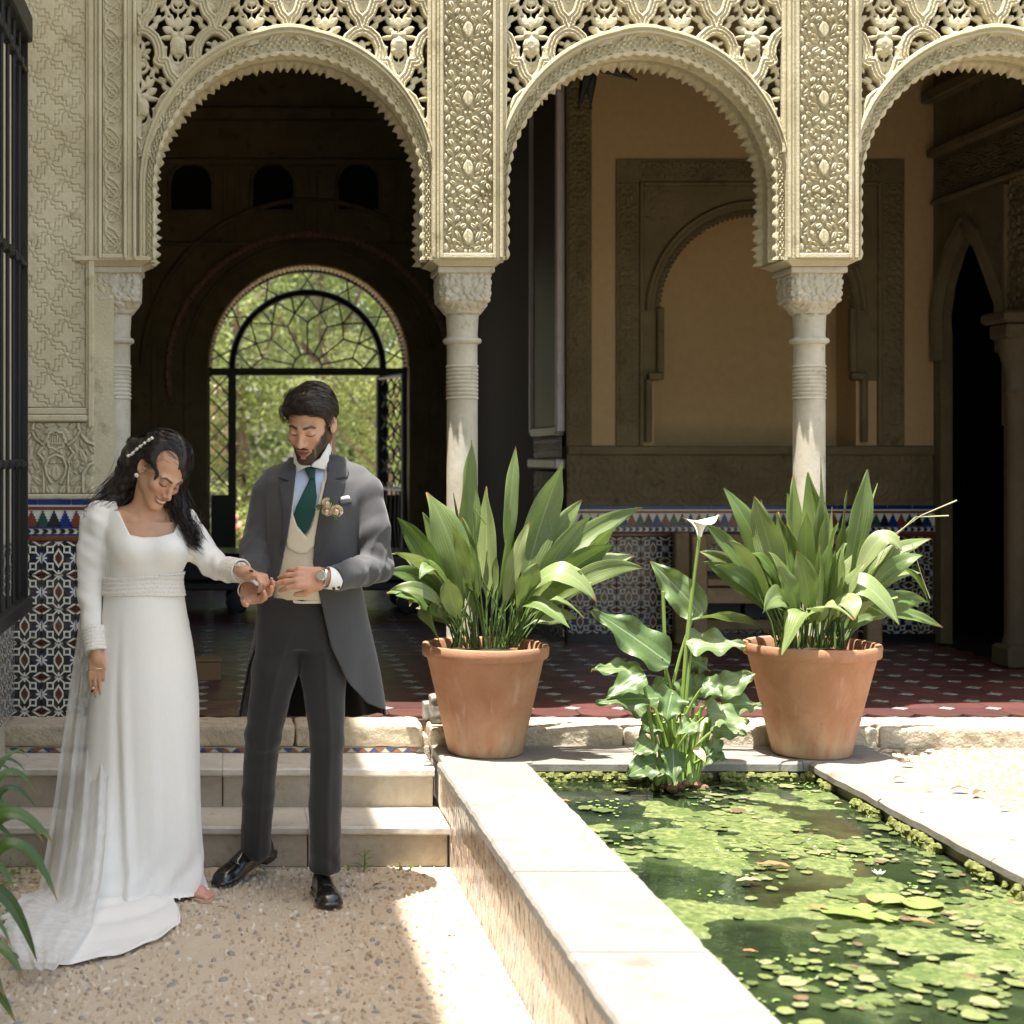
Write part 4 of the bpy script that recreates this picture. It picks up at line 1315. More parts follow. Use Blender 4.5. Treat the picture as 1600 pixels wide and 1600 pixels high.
for i in range(nsp):
    a = math.pi * (i + .5) / nsp
    fan.tube([pol(.125, a), pol(.40, a)], rr, 5)
    a0, a1 = a - math.pi / nsp / 2, a + math.pi / nsp / 2
    fan.tube([pol(.40, a), pol(.49, a0)], rr, 5); fan.tube([pol(.40, a), pol(.49, a1)], rr, 5)
    fan.tube([pol(.49, a0), pol(.64, a0 + .0)], rr, 5)
    fan.tube([pol(.49, a0), pol(.63, a)], rr, 5); fan.tube([pol(.49, a1), pol(.63, a)], rr, 5)
for i in range(7):
    a = math.pi * (i + .3) / 6.6
    if a > math.pi: break
    fan.tube([pol(.68, a - .09), pol(.84, a + .06)], rr, 5); fan.tube([pol(.84, a - .06), pol(.68, a + .09)], rr, 5)
fan.build('fanlight_bars', iron, dr)
gl = Mat('door glass', (.8, .85, .8), .03, Alpha=.12).m
MB().prism(arch_pts(.697, 2.30, .64, 2.301, 30), 'y', yd - .002, yd + .002).build('fanlight_glass', gl, dr)
# left side light and its lattice
sl = MB(); x0, x1 = .697 - .84, .697 - .69
z = 2.235
while z > 1.30:
    sl.tube([(x0, yd, z), (x1, yd, z - .165)], .007, 5); sl.tube([(x1, yd, z), (x0, yd, z - .165)], .007, 5); z -= .20
sl.build('side_lattice', iron, dr)
MB().box(x0, x1, yd - .012, yd + .012, ZP, 1.20).build('side_panel', iron, dr)
x0, x1 = .697 + .69, .697 + .84
sl = MB(); z = 2.235
while z > 1.30:
    sl.tube([(x0, yd, z), (x1, yd, z - .165)], .007, 5); sl.tube([(x1, yd, z), (x0, yd, z - .165)], .007, 5); z -= .20
sl.build('side_lattice', iron, dr)
MB().box(x0, x1, yd - .012, yd + .012, ZP, 1.20).build('side_panel', iron, dr)
# the open leaf, swung inwards about its right-hand hinge
L = .60; th = R(65)
hx, hy = .697 + .61, yd
ux, uy = .28, -.96
def lp(t, z): return (hx + ux * t, hy + uy * t, z)
lf = MB()
for t in (.02, L - .02): lf.tube([lp(t, ZP + .02), lp(t, 2.22)], .022, 6)
for z in (2.21, 1.26, ZP + .06): lf.tube([lp(.02, z), lp(L - .02, z)], .018, 6)
lfo = lf.build('door_leaf', iron, dr)
lt = MB()
for c in (.16, .30, .44):
    for k in range(5):
        z = 2.2 - k * .19
        s = .062
        hexa = [lp(c, z), lp(c + s, z - .05), lp(c + s, z - .12), lp(c, z - .17), lp(c - s, z - .12), lp(c - s, z - .05), lp(c, z)]
        lt.tube(hexa, .006, 5)
lt.build('leaf_lattice', iron, lfo)
lo = MB()
for t in (.12, .22, .32, .42, .5): lo.tube([lp(t, ZP + .08), lp(t + .03, .7), lp(t - .03, .95), lp(t, 1.25)], .008, 5)
lo.build('scroll_work', iron, lfo)
MB().tube([(.697 - .60, yd - .05, 1.36), (.697 - .56, yd - .09, 1.37), (.697 - .54, yd - .09, 1.31)], .010, 6).build('handle', iron, dr)

# ------------------------------------------------------------------ ochre back wall of the gallery, with blind niche
bw = thing('ochre_wall', 'ochre plastered gallery wall with carved niche frame and tiled dado', 'wall', (3, YB, ZP))
b = MB(); nx = 3.137
arch_wall(b, 2.02, 4.198, 1.60, 5.2, nx, 2.40, .60, YB, YB + .02)
b.build('plaster', plaster, bw)
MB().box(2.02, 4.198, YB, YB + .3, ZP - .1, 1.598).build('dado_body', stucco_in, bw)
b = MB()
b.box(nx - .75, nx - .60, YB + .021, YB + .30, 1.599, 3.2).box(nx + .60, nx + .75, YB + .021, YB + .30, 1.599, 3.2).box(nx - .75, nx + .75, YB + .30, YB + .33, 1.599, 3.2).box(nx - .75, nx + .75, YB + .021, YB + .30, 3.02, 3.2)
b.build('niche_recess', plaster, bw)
orn_leaves = leaf_set(.12, .16, 21, 34, .014, .04, [((0, .03), (0, .09), .018), ((.01, .1), (.045, .14), .01)])
band_h = lambda x, z: leaf_height(x - .06, z, orn_leaves, .16, .006)
def band(x0, x1, z0, z1, y, depth=.012, flip=False, par=bw, name='carved_band'):
    W, H = (x1 - x0), (z1 - z0)
    if flip: fn = lambda x, z: band_h(z * .12 / H, x)
    else: fn = lambda x, z: band_h(x * .12 / W, z)
    me = relief(name, W, H, fn, .0055, depth); me.materials.append(stucco_in)
    return put(name, me, par, None, Matrix.Translation((x0, y, z0)))
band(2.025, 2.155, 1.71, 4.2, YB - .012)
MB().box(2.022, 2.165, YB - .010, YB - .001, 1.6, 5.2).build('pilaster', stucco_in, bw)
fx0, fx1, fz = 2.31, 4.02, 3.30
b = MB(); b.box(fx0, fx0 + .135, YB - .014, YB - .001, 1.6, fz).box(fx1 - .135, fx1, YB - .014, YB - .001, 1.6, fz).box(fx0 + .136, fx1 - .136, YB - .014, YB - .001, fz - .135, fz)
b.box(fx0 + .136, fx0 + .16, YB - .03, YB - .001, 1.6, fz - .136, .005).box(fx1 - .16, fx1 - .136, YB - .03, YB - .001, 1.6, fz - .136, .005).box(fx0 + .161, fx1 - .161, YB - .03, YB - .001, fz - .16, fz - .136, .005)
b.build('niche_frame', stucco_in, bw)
band(fx0 + .012, fx0 + .123, 1.72, 3.16, YB - .015); band(fx1 - .123, fx1 - .012, 1.72, 3.16, YB - .015)
band(fx0 + .14, fx1 - .14, fz - .123, fz - .012, YB - .015, flip=True)
# spandrels: scrolling stems
def scroll_h(x, z):
    H = np.zeros(x.shape); X = np.abs(x - .66)
    for cx, cz, r0 in ((.08, .64, .0), (.50, .66, .07), (.36, .70, .055), (.58, .50, .06), (.59, .33, .05), (.47, .54, .05), (.22, .72, .045), (.60, .20, .04)):
        r = np.hypot(X - cx, z - cz); a = np.arctan2(z - cz, X - cx)
        for k in range(2):
            sp = .014 + (a + math.pi + 6.283 * k) / 12.57 * max(r0, .02) 
            H = np.maximum(H, np.clip(1.2 - ((r - sp) / .009) ** 2, 0, 1) ** .5)
    H = np.maximum(H, leaf_height(x - .66, z, leaf_set_sp, .34, .008) * .5)
    rr = np.hypot(X, z - .24)
    return np.where(rr < .74, 0, H)
leaf_set_sp = leaf_set(1.32, .34, 33, 90, .03, .07)
b = MB(); arch_wall(b, fx0 + .161, fx1 - .161, 1.985, fz - .161, nx, 2.40, .575, YB - .012, YB - .001)
b.build('spandrel', stucco_in, bw)
W_, H_ = 1.32, .80
res = .0075
gx_, gz_ = np.meshgrid(np.arange(0, W_, res), np.arange(0, H_, res), indexing='ij')
hh = scroll_h(gx_, gz_) * .016
rr = np.hypot(gx_ - .66, gz_ - .08)
q = grid_faces(*gx_.shape); kf = (rr > .66).ravel()[q].all(1)
V = np.stack([nx - .66 + gx_, YB - .014 - hh, 2.32 + gz_], -1).reshape(-1, 3)
put('spandrel_carving', mesh_np('spandrel_carving', V, q[kf], True), bw, stucco_in)
b = MB(); ap = []
for i, a in enumerate(np.linspace(math.pi, 0, 60)):
    b.tube([(nx + .585 * math.cos(a), YB - .03, 2.40 + .585 * math.sin(a)), (nx + .565 * math.cos(a), YB + .01, 2.40 + .565 * math.sin(a))], [.016, .010], 5)
b.tube([(nx + .64 * math.cos(a), YB - .022, 2.40 + .64 * math.sin(a)) for a in np.linspace(math.pi, 0, 50)], .018, 6)
for s in (-1, 1):
    b.box(nx + s * .60 - .045, nx + s * .60 + .045, YB - .06, YB - .0, 1.99, 2.03, .006)
    b.tube([(nx + s * .64, YB - .025, 1.62), (nx + s * .64, YB - .025, 1.99)], .022, 8)
    b.box(nx + s * .57 - .02, nx + s * .57 + .02, YB - .05, YB, 2.03, 2.42, .01)
b.build('niche_arch', stucco_in, bw, False)
# frieze and dado
MB().box(2.022, 4.198, YB - .025, YB - .001, 1.545, 1.597, .006).build('cornice', stucco_in, bw)
def fr_h(x, z):
    H = leaf_height(np.mod(x, .33) - .165, z + .02, big_leaves, .33, .008) * .8
    a = np.abs(np.hypot(np.mod(x, .33) - .165, z - .12) - .09)
    return np.maximum(H, np.clip(1.2 - (a / .010) ** 2, 0, 1))
me = relief('carved_frieze', 2.17, .28, fr_h, .0075, .016); me.materials.append(stucco_in)
put('carved_frieze', me, bw, None, Matrix.Translation((2.022, YB - .002, 1.262)))
zf2 = frieze(bw, (2.022, 4.2), YB - .001, 1.245, 1.05, 2)
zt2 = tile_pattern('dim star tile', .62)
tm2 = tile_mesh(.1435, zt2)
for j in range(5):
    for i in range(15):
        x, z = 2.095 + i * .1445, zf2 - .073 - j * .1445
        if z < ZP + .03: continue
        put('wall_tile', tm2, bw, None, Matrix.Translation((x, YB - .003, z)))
MB().box(2.022, 4.2, YB - .02, YB - .001, ZP, ZP + .05).build('plinth', black_t, bw)

# jamb side towards the hall: framed wooden leaf catching the light from the garden
jb = thing('panelled_leaf', 'tall brown panelled shutter against the hall corner', 'shutter', (2.0, 9.8, ZP))
gm = Mat('polished brown panel', (.07, .042, .032), .5, **{'Specular IOR Level': .2}).m
jm = stone_mat('carved stone with painted sheen', (.42, .38, .40), (.52, .47, .50), None, 8, .38, .6, 60, spec=.6)  # lilac, lighter colour stands for door skylight reflected on the carving
MB().box(1.985, 2.019, 9.42, 10.16, 1.72, 3.9).build('panel', gm, jb)
b = MB()
for y in (9.36, 10.17): b.box(1.965, 2.019, y, y + .05, 1.68, 3.95, .008)
b.box(1.965, 2.019, 9.411, 10.169, 1.66, 1.715, .006).box(1.955, 2.019, 9.36, 10.22, 1.46, 1.52, .008)
b.build('frame', jm, jb)
for y0, y1 in ((9.37, 9.42), (9.43, 10.15), (10.16, 10.21)):
    me = relief('carved_panel', y1 - y0, .13, lambda x, z: band_h(np.mod(x, .12), z), .006, .01); me.materials.append(jm)
    put('carved_panel', me, jb, None, Matrix.Translation((2.0, y1, 1.525)) @ Matrix.Rotation(-math.pi / 2, 4, 'Z'))
for k in range(5):
    me = relief('carved_panel', .13, .30, lambda x, z: band_h(np.mod(x, .12), z), .006, .012); me.materials.append(jm)
    put('carved_panel', me, jb, None, Matrix.Translation((1.995, 9.53 + k * .16, 1.14)) @ Matrix.Rotation(-math.pi / 2, 4, 'Z'))
for j in range(5):
    for i in range(6):
        z = 1.06 - j * .1445
        if z < ZP + .03: continue
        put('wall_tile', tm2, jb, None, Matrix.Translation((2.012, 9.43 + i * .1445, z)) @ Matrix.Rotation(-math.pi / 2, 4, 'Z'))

# ------------------------------------------------------------------ right-hand wall with dark doorway
rw = thing('carved_side_wall', 'shadowy carved wall at the right with pointed dark doorway', 'wall', (4.2, 8.5, ZP))
XR = 4.20
Mrot = Matrix.Translation((XR, 0, 0)) @ Matrix.Rotation(math.pi / 2, 4, 'Z')   # local x -> world y, local -y -> world +x ... faces -x
b = MB()
yc, zc = 8.90, 2.22
pts = [(yc - .34, ZP), (yc - .34, zc)] + [(yc - .34 + .02 * k / 1, zc + .0) for k in range(0)]
hole = [(yc - .42, ZP), (yc - .42, zc), (yc - .41, zc + .14), (yc - .29, zc + .32), (yc - .16, zc + .50), (yc, zc + .62), (yc + .16, zc + .50), (yc + .29, zc + .32), (yc + .345, zc + .14), (yc + .33, zc), (yc + .33, ZP)]
rect = [(6.95, ZP), (6.95, zc), (6.95, zc + .5), (6.95, 3.9), (8.2, 3.9), (yc, 3.9), (9.1, 3.9), (YB, 3.9), (YB, zc + .5), (YB, zc), (YB, ZP)]
V = [(XR, y, z) for y, z in hole] + [(XR, y, z) for y, z in rect] + [(XR + .07, y, z) for y, z in hole]
n = len(hole)
Fs = [(i, i + 1, n + i + 1, n + i) for i in range(n - 1)] + [(i, 2 * n + i, 2 * n + i + 1, i + 1) for i in range(n - 1)]
b.add(V, Fs); b.box(XR, XR + .05, 6.95, YB, 3.9, 5.2)
b.build('wall', stucco_in, rw)
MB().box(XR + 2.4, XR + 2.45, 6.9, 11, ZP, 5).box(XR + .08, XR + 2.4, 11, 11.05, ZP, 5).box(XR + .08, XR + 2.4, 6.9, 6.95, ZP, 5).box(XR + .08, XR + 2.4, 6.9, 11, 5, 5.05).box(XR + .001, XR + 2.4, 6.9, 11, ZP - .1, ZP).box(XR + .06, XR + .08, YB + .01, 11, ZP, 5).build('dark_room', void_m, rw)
for d, r_ in ((.0, .035), (.07, .03)):
    pts = [(XR - .015, yc + (y - yc) * (1 + d * 1.6), zc + (z - zc) * (1 + d * 1.2) if z > zc else zc - .12) for y, z in hole[1:-1]]
    MB().tube(pts, r_, 6).build('arch_moulding', stucco_in, rw, True)
for z, h, d in ((3.30, .05, .06), (3.02, .03, .04), (3.62, .07, .09)):
    MB().box(XR - d, XR - .001, 6.95, YB - .03, z, z + h, .008).build('cornice', stucco_in, rw)
me = relief('carved_field', 1.30, .72, lambda x, z: np.maximum(leaf_height(np.mod(x, .33) - .165, z, big_leaves, .33, .008), 0), .0085, .02); me.materials.append(stucco_in)
for (y, z) in ((YB - .05, 3.06), (8.0, 3.06)):
    put('carved_field', me, rw, None, Matrix.Translation((XR - .002, y, z - .76 + .72)) @ Matrix.Rotation(-math.pi / 2, 4, 'Z') @ Matrix.Diagonal((1, 1, .34, 1)))
me = relief('carved_field', .55, 1.2, lambda x, z: leaf_height(np.mod(x, .33) - .165, z, big_leaves, .33, .008), .0085, .02); me.materials.append(stucco_in)
put('carved_field', me, rw, None, Matrix.Translation((XR - .002, 8.44, 1.85)) @ Matrix.Rotation(-math.pi / 2, 4, 'Z'))
MB().box(XR - .035, XR - .001, 8.40, 8.44, 1.7, 3.0, .006).build('pilaster', stucco_in, rw)
ec = thing('engaged_column', 'dark stone column beside the pointed doorway at the right edge', 'column', (4.13, 8.20, ZP))
dk_stone = stone_mat('dim stone', (.075, .06, .038), (.105, .085, .055))
MB().lathe([(.075, ZP + .12), (.065, ZP + .16), (.056, ZP + .22), (.054, 1.85), (.068, 1.87), (.056, 1.9), (.06, 1.98), (.09, 2.08), (.095, 2.15)], (4.13, 8.20, 0), 20).build('shaft', dk_stone, ec, True)
MB().box(4.04, 4.198, 8.10, 8.30, ZP, ZP + .12, .015).build('base', dk_stone, ec)
MB().box(4.03, 4.198, 8.10, 8.30, 2.15, 2.23, .012).box(4.00, 4.198, 8.06, 8.34, 2.231, 2.29, .015).build('capital', dk_stone, ec)
# hanging star lantern, mostly above the frame of the middle arch
ln = thing('star_lantern', 'black pointed star lantern hanging under the gallery ceiling', 'lantern', (1.85, 7.9, 3.40))
c = Vector((1.83, 7.9, 3.53)); 
b = MB().lathe([(.0, -.08), (.07, -.05), (.09, 0), (.07, .05), (0, .08)], c, 8)
b.build('body', iron, ln)
for d in [(-.25, 0, -1), (1, 0, -.42), (-1, 0, .1), (.12, .5, -.8), (.8, .2, .6), (-.8, .1, .6)]:
    d = Vector(d).normalized()
    MB().tube([c + d * .05, c + d * .24, c + d * .252], [.04, .005, .011], 6).build('spike', iron, ln)
MB().tube([c + Vector((0, 0, .07)), c + Vector((0, 0, 1.74))], .006, 5).build('chain', iron, ln)

# things standing on the gallery floor
ct = thing('wheeled_cart', 'low black cart on small wheels standing before the garden door', 'cart', (.7, 11, ZP))
MB().box(-.40, 1.55, 10.9, 11.6, .66, .86, .02).build('body', Mat('black lacquer', (.01, .01, .011), .25).m, ct)
MB().box(-.34, 1.50, 10.92, 11.58, .60, .66, .01).build('chassis', iron, ct)
for x in (.07, 1.27):
    for y in (10.97, 11.5):
        m = MB(); m.lathe([(.0, -.02), (.06, -.02), (.082, -.012), (.082, .012), (.06, .02), (0, .02)], (0, 0, 0), 20)
        wo = m.build('wheel', iron, ct, True, Matrix.Translation((x, y, ZP + .083)) @ Matrix.Rotation(math.pi / 2, 4, 'X'))
        MB().box(x - .03, x + .03, y - .03, y + .03, ZP + .12, .61).build('caster', iron, ct)
bench = thing('old_bench', 'old wooden bench with blue panels against the tiled dado', 'bench', (3.0, 9.0, ZP))
wd = stone_mat('old oak', (.20, .13, .07), (.30, .21, .12), None, 9, .6, .3, 70)
for x in (2.63, 3.62): 
    for y in (8.86, 9.2): MB().box(x, x + .085, y, y + .07, ZP, 1.09, .008).build('post', wd, bench)
MB().box(2.72, 3.615, 8.88, 9.24, .80, .84, .006).build('seat', wd, bench)
for z in (1.02, .86, .52): MB().box(2.72, 3.615, 9.18, 9.22, z, z + .06, .004).build('rail', wd, bench)
MB().box(2.72, 3.615, 8.90, 8.93, .70, .79, .004).build('apron', wd, bench)
for k in range(3): MB().box(2.74 + k * .295, 3.01 + k * .295, 9.19, 9.205, .59, .85).build('panel', Mat('faded blue panel', (.02, .035, .06), .5).m, bench)
bx = thing('wooden_box', 'small brown wooden box on the red floor behind the bride', 'box', (-.1, 7.75, ZP))
MB().box(-.19, -.03, 7.70, 7.84, ZP, ZP + .095, .004).build('box', Mat('brown board', (.19, .12, .06), .7).m, bx)
MB().box(-.195, -.025, 7.695, 7.845, ZP + .096, ZP + .104, .002).build('lid', Mat('brown lid', (.23, .15, .08), .7).m, bx)
mb_ = thing('marble_block', 'small chipped marble block standing at the kerb beside the left pot', 'block', (.87, 6.55, ZP))
put('block', mesh_np('block', *carve(lambda P: rbox(P, (.872, 6.53, ZP + .055), (.028, .05, .055), .006) + wob(P, .003, 90, 4), (.82, 6.46, ZP - .01), (.92, 6.6, ZP + .13), .004)), mb_, slab_m)
put('fragment', mesh_np('fragment', *carve(lambda P: rbox(P, (.845, 6.60, ZP + .035), (.022, .03, .036), .006) + wob(P, .003, 90, 8), (.80, 6.54, ZP - .01), (.89, 6.66, ZP + .09), .004)), mb_, slab_m)

# ------------------------------------------------------------------ garden beyond the door
gd = props(MB().box(-14, 16, YD + .33, 60, -.4, ZP - .02).build('garden_ground', stone_mat('garden path', (.48, .42, .33), (.60, .54, .44), (.30, .30, .18), 1.5)), 'pale sunlit garden ground beyond the door', None, None, 'structure')
def leaf_mat(name, a, b_, tr=.5):
    m = Mat(name, a, .5, **{'Specular IOR Level': .35})
    r_ = m.noise(m.coord('World'), 3.0, 4); r2 = N(m.nt, m.node('ShaderNodeNewGeometry').outputs['Random Per Island'])
    c_ = m.mix(r2, a, b_); m.set('Base Color', c_)
    t = m.node('ShaderNodeBsdfTranslucent'); m.nt.links.new(m.mix(.5, c_, (.28, .33, .09)), t.inputs[0])
    mx = m.node('ShaderNodeMixShader'); mx.inputs[0].default_value = tr
    m.nt.links.new(m.b.outputs[0], mx.inputs[1]); m.nt.links.new(t.outputs[0], mx.inputs[2]); m.nt.links.new(mx.outputs[0], m.out.inputs[0])
    return m.m
def crown_mesh(name, blobs, n, size, seed):
    r = np.random.default_rng(seed); V = []; Q = []
    w = np.array([b[3] ** 2 for b in blobs]); w /= w.sum()
    for i in range(n):
        bl = blobs[r.choice(len(blobs), p=w)]
        d = r.normal(size=3); d /= np.linalg.norm(d); rad = bl[3] * r.random() ** .33
        p = np.array(bl[:3]) + d * rad * np.array([1, 1, .85])
        a = r.normal(size=3); a /= np.linalg.norm(a); u = np.cross(a, d); u /= np.linalg.norm(u) + 1e-6; v = np.cross(u, a)
        s = size * r.uniform(.5, 1.2); k = len(V)
        V += [p, p + (u * .5 + v * .28) * s, p + u * s, p + (u * .5 - v * .28) * s]; Q.append((k, k + 1, k + 2, k + 3))
    return mesh_np(name, np.array(V), np.array(Q), False)
def tree(label, x, y, hgt, cr, n, mat, seed, size=.085, trunk=.12, name='tree', low=.3):
    r = np.random.default_rng(seed)
    t = thing(name, label, 'tree', (x, y, ZP - .02), 'garden trees beyond the door')
    pts = [(x, y, ZP - .05), (x + .1, y, hgt * .35), (x - .05, y + .1, hgt * .6), (x, y, hgt * .9)]
    b = MB().tube(pts, [trunk, trunk * .8, trunk * .6, trunk * .2], 8)
    for k in range(6):
        a = r.uniform(0, 6.28); z = hgt * r.uniform(.35, .75)
        b.tube([(x, y, z), (x + math.cos(a) * cr * .5, y + math.sin(a) * cr * .5, z + hgt * .12), (x + math.cos(a) * cr * .8, y + math.sin(a) * cr * .8, z + hgt * .22)], [trunk * .4, trunk * .25, trunk * .08], 6)
    b.build('trunk', Mat('bark', (.12, .085, .06), .9).m, t, True)
    blobs = [(x + r.normal() * cr * .5, y + r.normal() * cr * .5, hgt * r.uniform(low, .95), cr * r.uniform(.28, .5)) for k in range(16)]
    put('crown', crown_mesh('crown', blobs, int(n * 1.9), size, seed), t, mat)
lm1 = leaf_mat('garden leaf light', (.11, .145, .045), (.27, .31, .11)); lm2 = leaf_mat('garden leaf dark', (.045, .075, .025), (.14, .18, .06)); lm3 = leaf_mat('garden leaf olive', (.13, .16, .06), (.28, .30, .10))
tree('bushy pale green tree left of the groom beyond the door', .1, 19.5, 4.4, 1.5, 5200, lm1, 1, low=.12)
tree('dark leafy tree behind the groom beyond the open door', 1.25, 20.5, 6.6, 1.7, 6500, lm2, 2, low=.22)
tree('slim young olive green tree right of the groom beyond the door', 1.75, 17.6, 3.2, .8, 2600, lm3, 3, .06, .05, low=.25)
tree('broad tree high behind the fanlight beyond the door', .1, 25, 7.5, 3.0, 8000, lm1, 4, .13, low=.25)
tree('tall shaded tree at the back of the garden', 3.2, 27, 9, 3.2, 7000, lm2, 5, .15, low=.2)
hg = put('foliage', crown_mesh('foliage', [(x, 32 + (i % 3), z, 2.2) for i, x in enumerate(np.linspace(-5, 8, 14)) for z in (1.2, 3.6, 6.2)], 40000, .22, 9), None, lm2)
props(hg, 'far mass of garden foliage closing the view', 'foliage', None, 'stuff')
# statue on a pale pedestal, seen through the left side light
sx, sy = at(341, 700, 20).x, 20
stt = thing('garden_statue', 'tan stone statue on a pale pedestal seen through the left side light', 'statue', (sx, sy, ZP))
MB().box(sx - .28, sx + .28, sy - .28, sy + .28, ZP - .02, 1.20, .02).box(sx - .32, sx + .32, sy - .32, sy + .32, 1.20, 1.30, .02).build('pedestal', slab_m, stt)
def fs(P):
    o = np.array((sx, sy, 1.30)); Q = (P - o).astype(np.float32)
    d = chain(Q, [(-.06, 0, .02), (-.06, -.02, .35), (-.05, 0, .62)], [.07, .08, .10], .05)
    d = smin(d, chain(Q, [(.09, 0, .02), (.08, -.06, .33), (.04, 0, .62)], [.07, .08, .10], .05), .05)
    d = smin(d, chain(Q, [(0, 0, .62), (.02, 0, .85), (.0, 0, 1.02)], [.14, .13, .17], .06), .06)
    d = smin(d, chain(Q, [(-.17, 0, 1.04), (-.24, -.06, .78), (-.10, -.16, .66)], [.065, .055, .045], .03), .04)
    d = smin(d, chain(Q, [(.17, 0, 1.04), (.26, .02, .82), (.24, -.1, .6)], [.065, .055, .045], .03), .04)
    d = smin(d, cap(Q, (0, 0, 1.05), (.0, -.02, 1.15), .06), .04); d = smin(d, ell(Q, (.0, -.03, 1.25), (.09, .11, .125)), .03)
    return d + wob(P, .008, 30, 3)
put('figure', mesh_np('figure', *carve(fs, (sx - .42, sy - .35, 1.27), (sx + .42, sy + .3, 2.75), .022)), stt, stone_mat('tan statue stone', (.50, .36, .24), (.62, .48, .34)))
fl = thing('flower_bush', 'pink flowering bush low beside the door post', 'bush', (.2, 16.2, ZP))
put('leaves', crown_mesh('leaves', [(.16 + dx, 16.2, ZP + .15 + dz, .16) for dx, dz in ((-.12, 0), (.1, .05), (0, .22), (.2, .2))], 700, .08, 12), fl, lm1)
b = MB(); r = np.random.default_rng(5)
for k in range(16):
    p = Vector((.16 + r.normal() * .12, 16.1 + r.normal() * .08, ZP + .42 + r.normal() * .08)); b.lathe([(0, -.02), (.03, 0), (.02, .025), (0, .03)], p, 6)
b.build('blossoms', Mat('pink blossom', (.62, .25, .22), .7).m, fl, True)
# ------------------------------------------------------------------ people
def skin_mat(name, rough=.5):
    m = Mat(name, (.5, .3, .2), rough, **{'Specular IOR Level': .35, 'Subsurface Weight': .12, 'Subsurface Scale': .01})
    m.b.inputs['Subsurface Radius'].default_value = (1, .35, .2)
    n = m.noise(m.coord('Object'), 160, 3); n2 = m.noise(m.coord('Object'), 22, 3)
    c = m.mix(n2.ss(.4, .7) * .18, m.attr(), (.45, .16, .11)); m.set('Base Color', c); m.bump(n, .12, .001)
    return m.m
def cloth_mat(name, c, rough=.85, weave=900, sheen=.15, amt=.25, var=.12):
    m = Mat(name, c, rough, **{'Sheen Weight': sheen, 'Specular IOR Level': .2})
    x, y, z = m.xyz(m.coord('Object'))
    n = m.noise(m.coord('Object', (1, 1, .25)), 180, 4); n2 = m.noise(m.coord('Object'), 9, 3)
    cc = m.mix(n.ss(.3, .7) * var * 2, c, tuple(q * .72 for q in c)); cc = m.mix(n2.ss(.4, .7) * var, cc, tuple(min(1, q * 1.25) for q in c))
    m.set('Base Color', cc); m.bump(n, amt, .0015)
    return m
def hair_mat(name, c):
    m = Mat(name, c, .36, **{'Specular IOR Level': .45})
    n = m.noise(m.coord('Object'), 260, 3); m.set('Base Color', m.mix(n.ss(.3, .7) * .6, c, tuple(q * 2.2 for q in c))); m.bump(n, .5, .002)
    return m.m

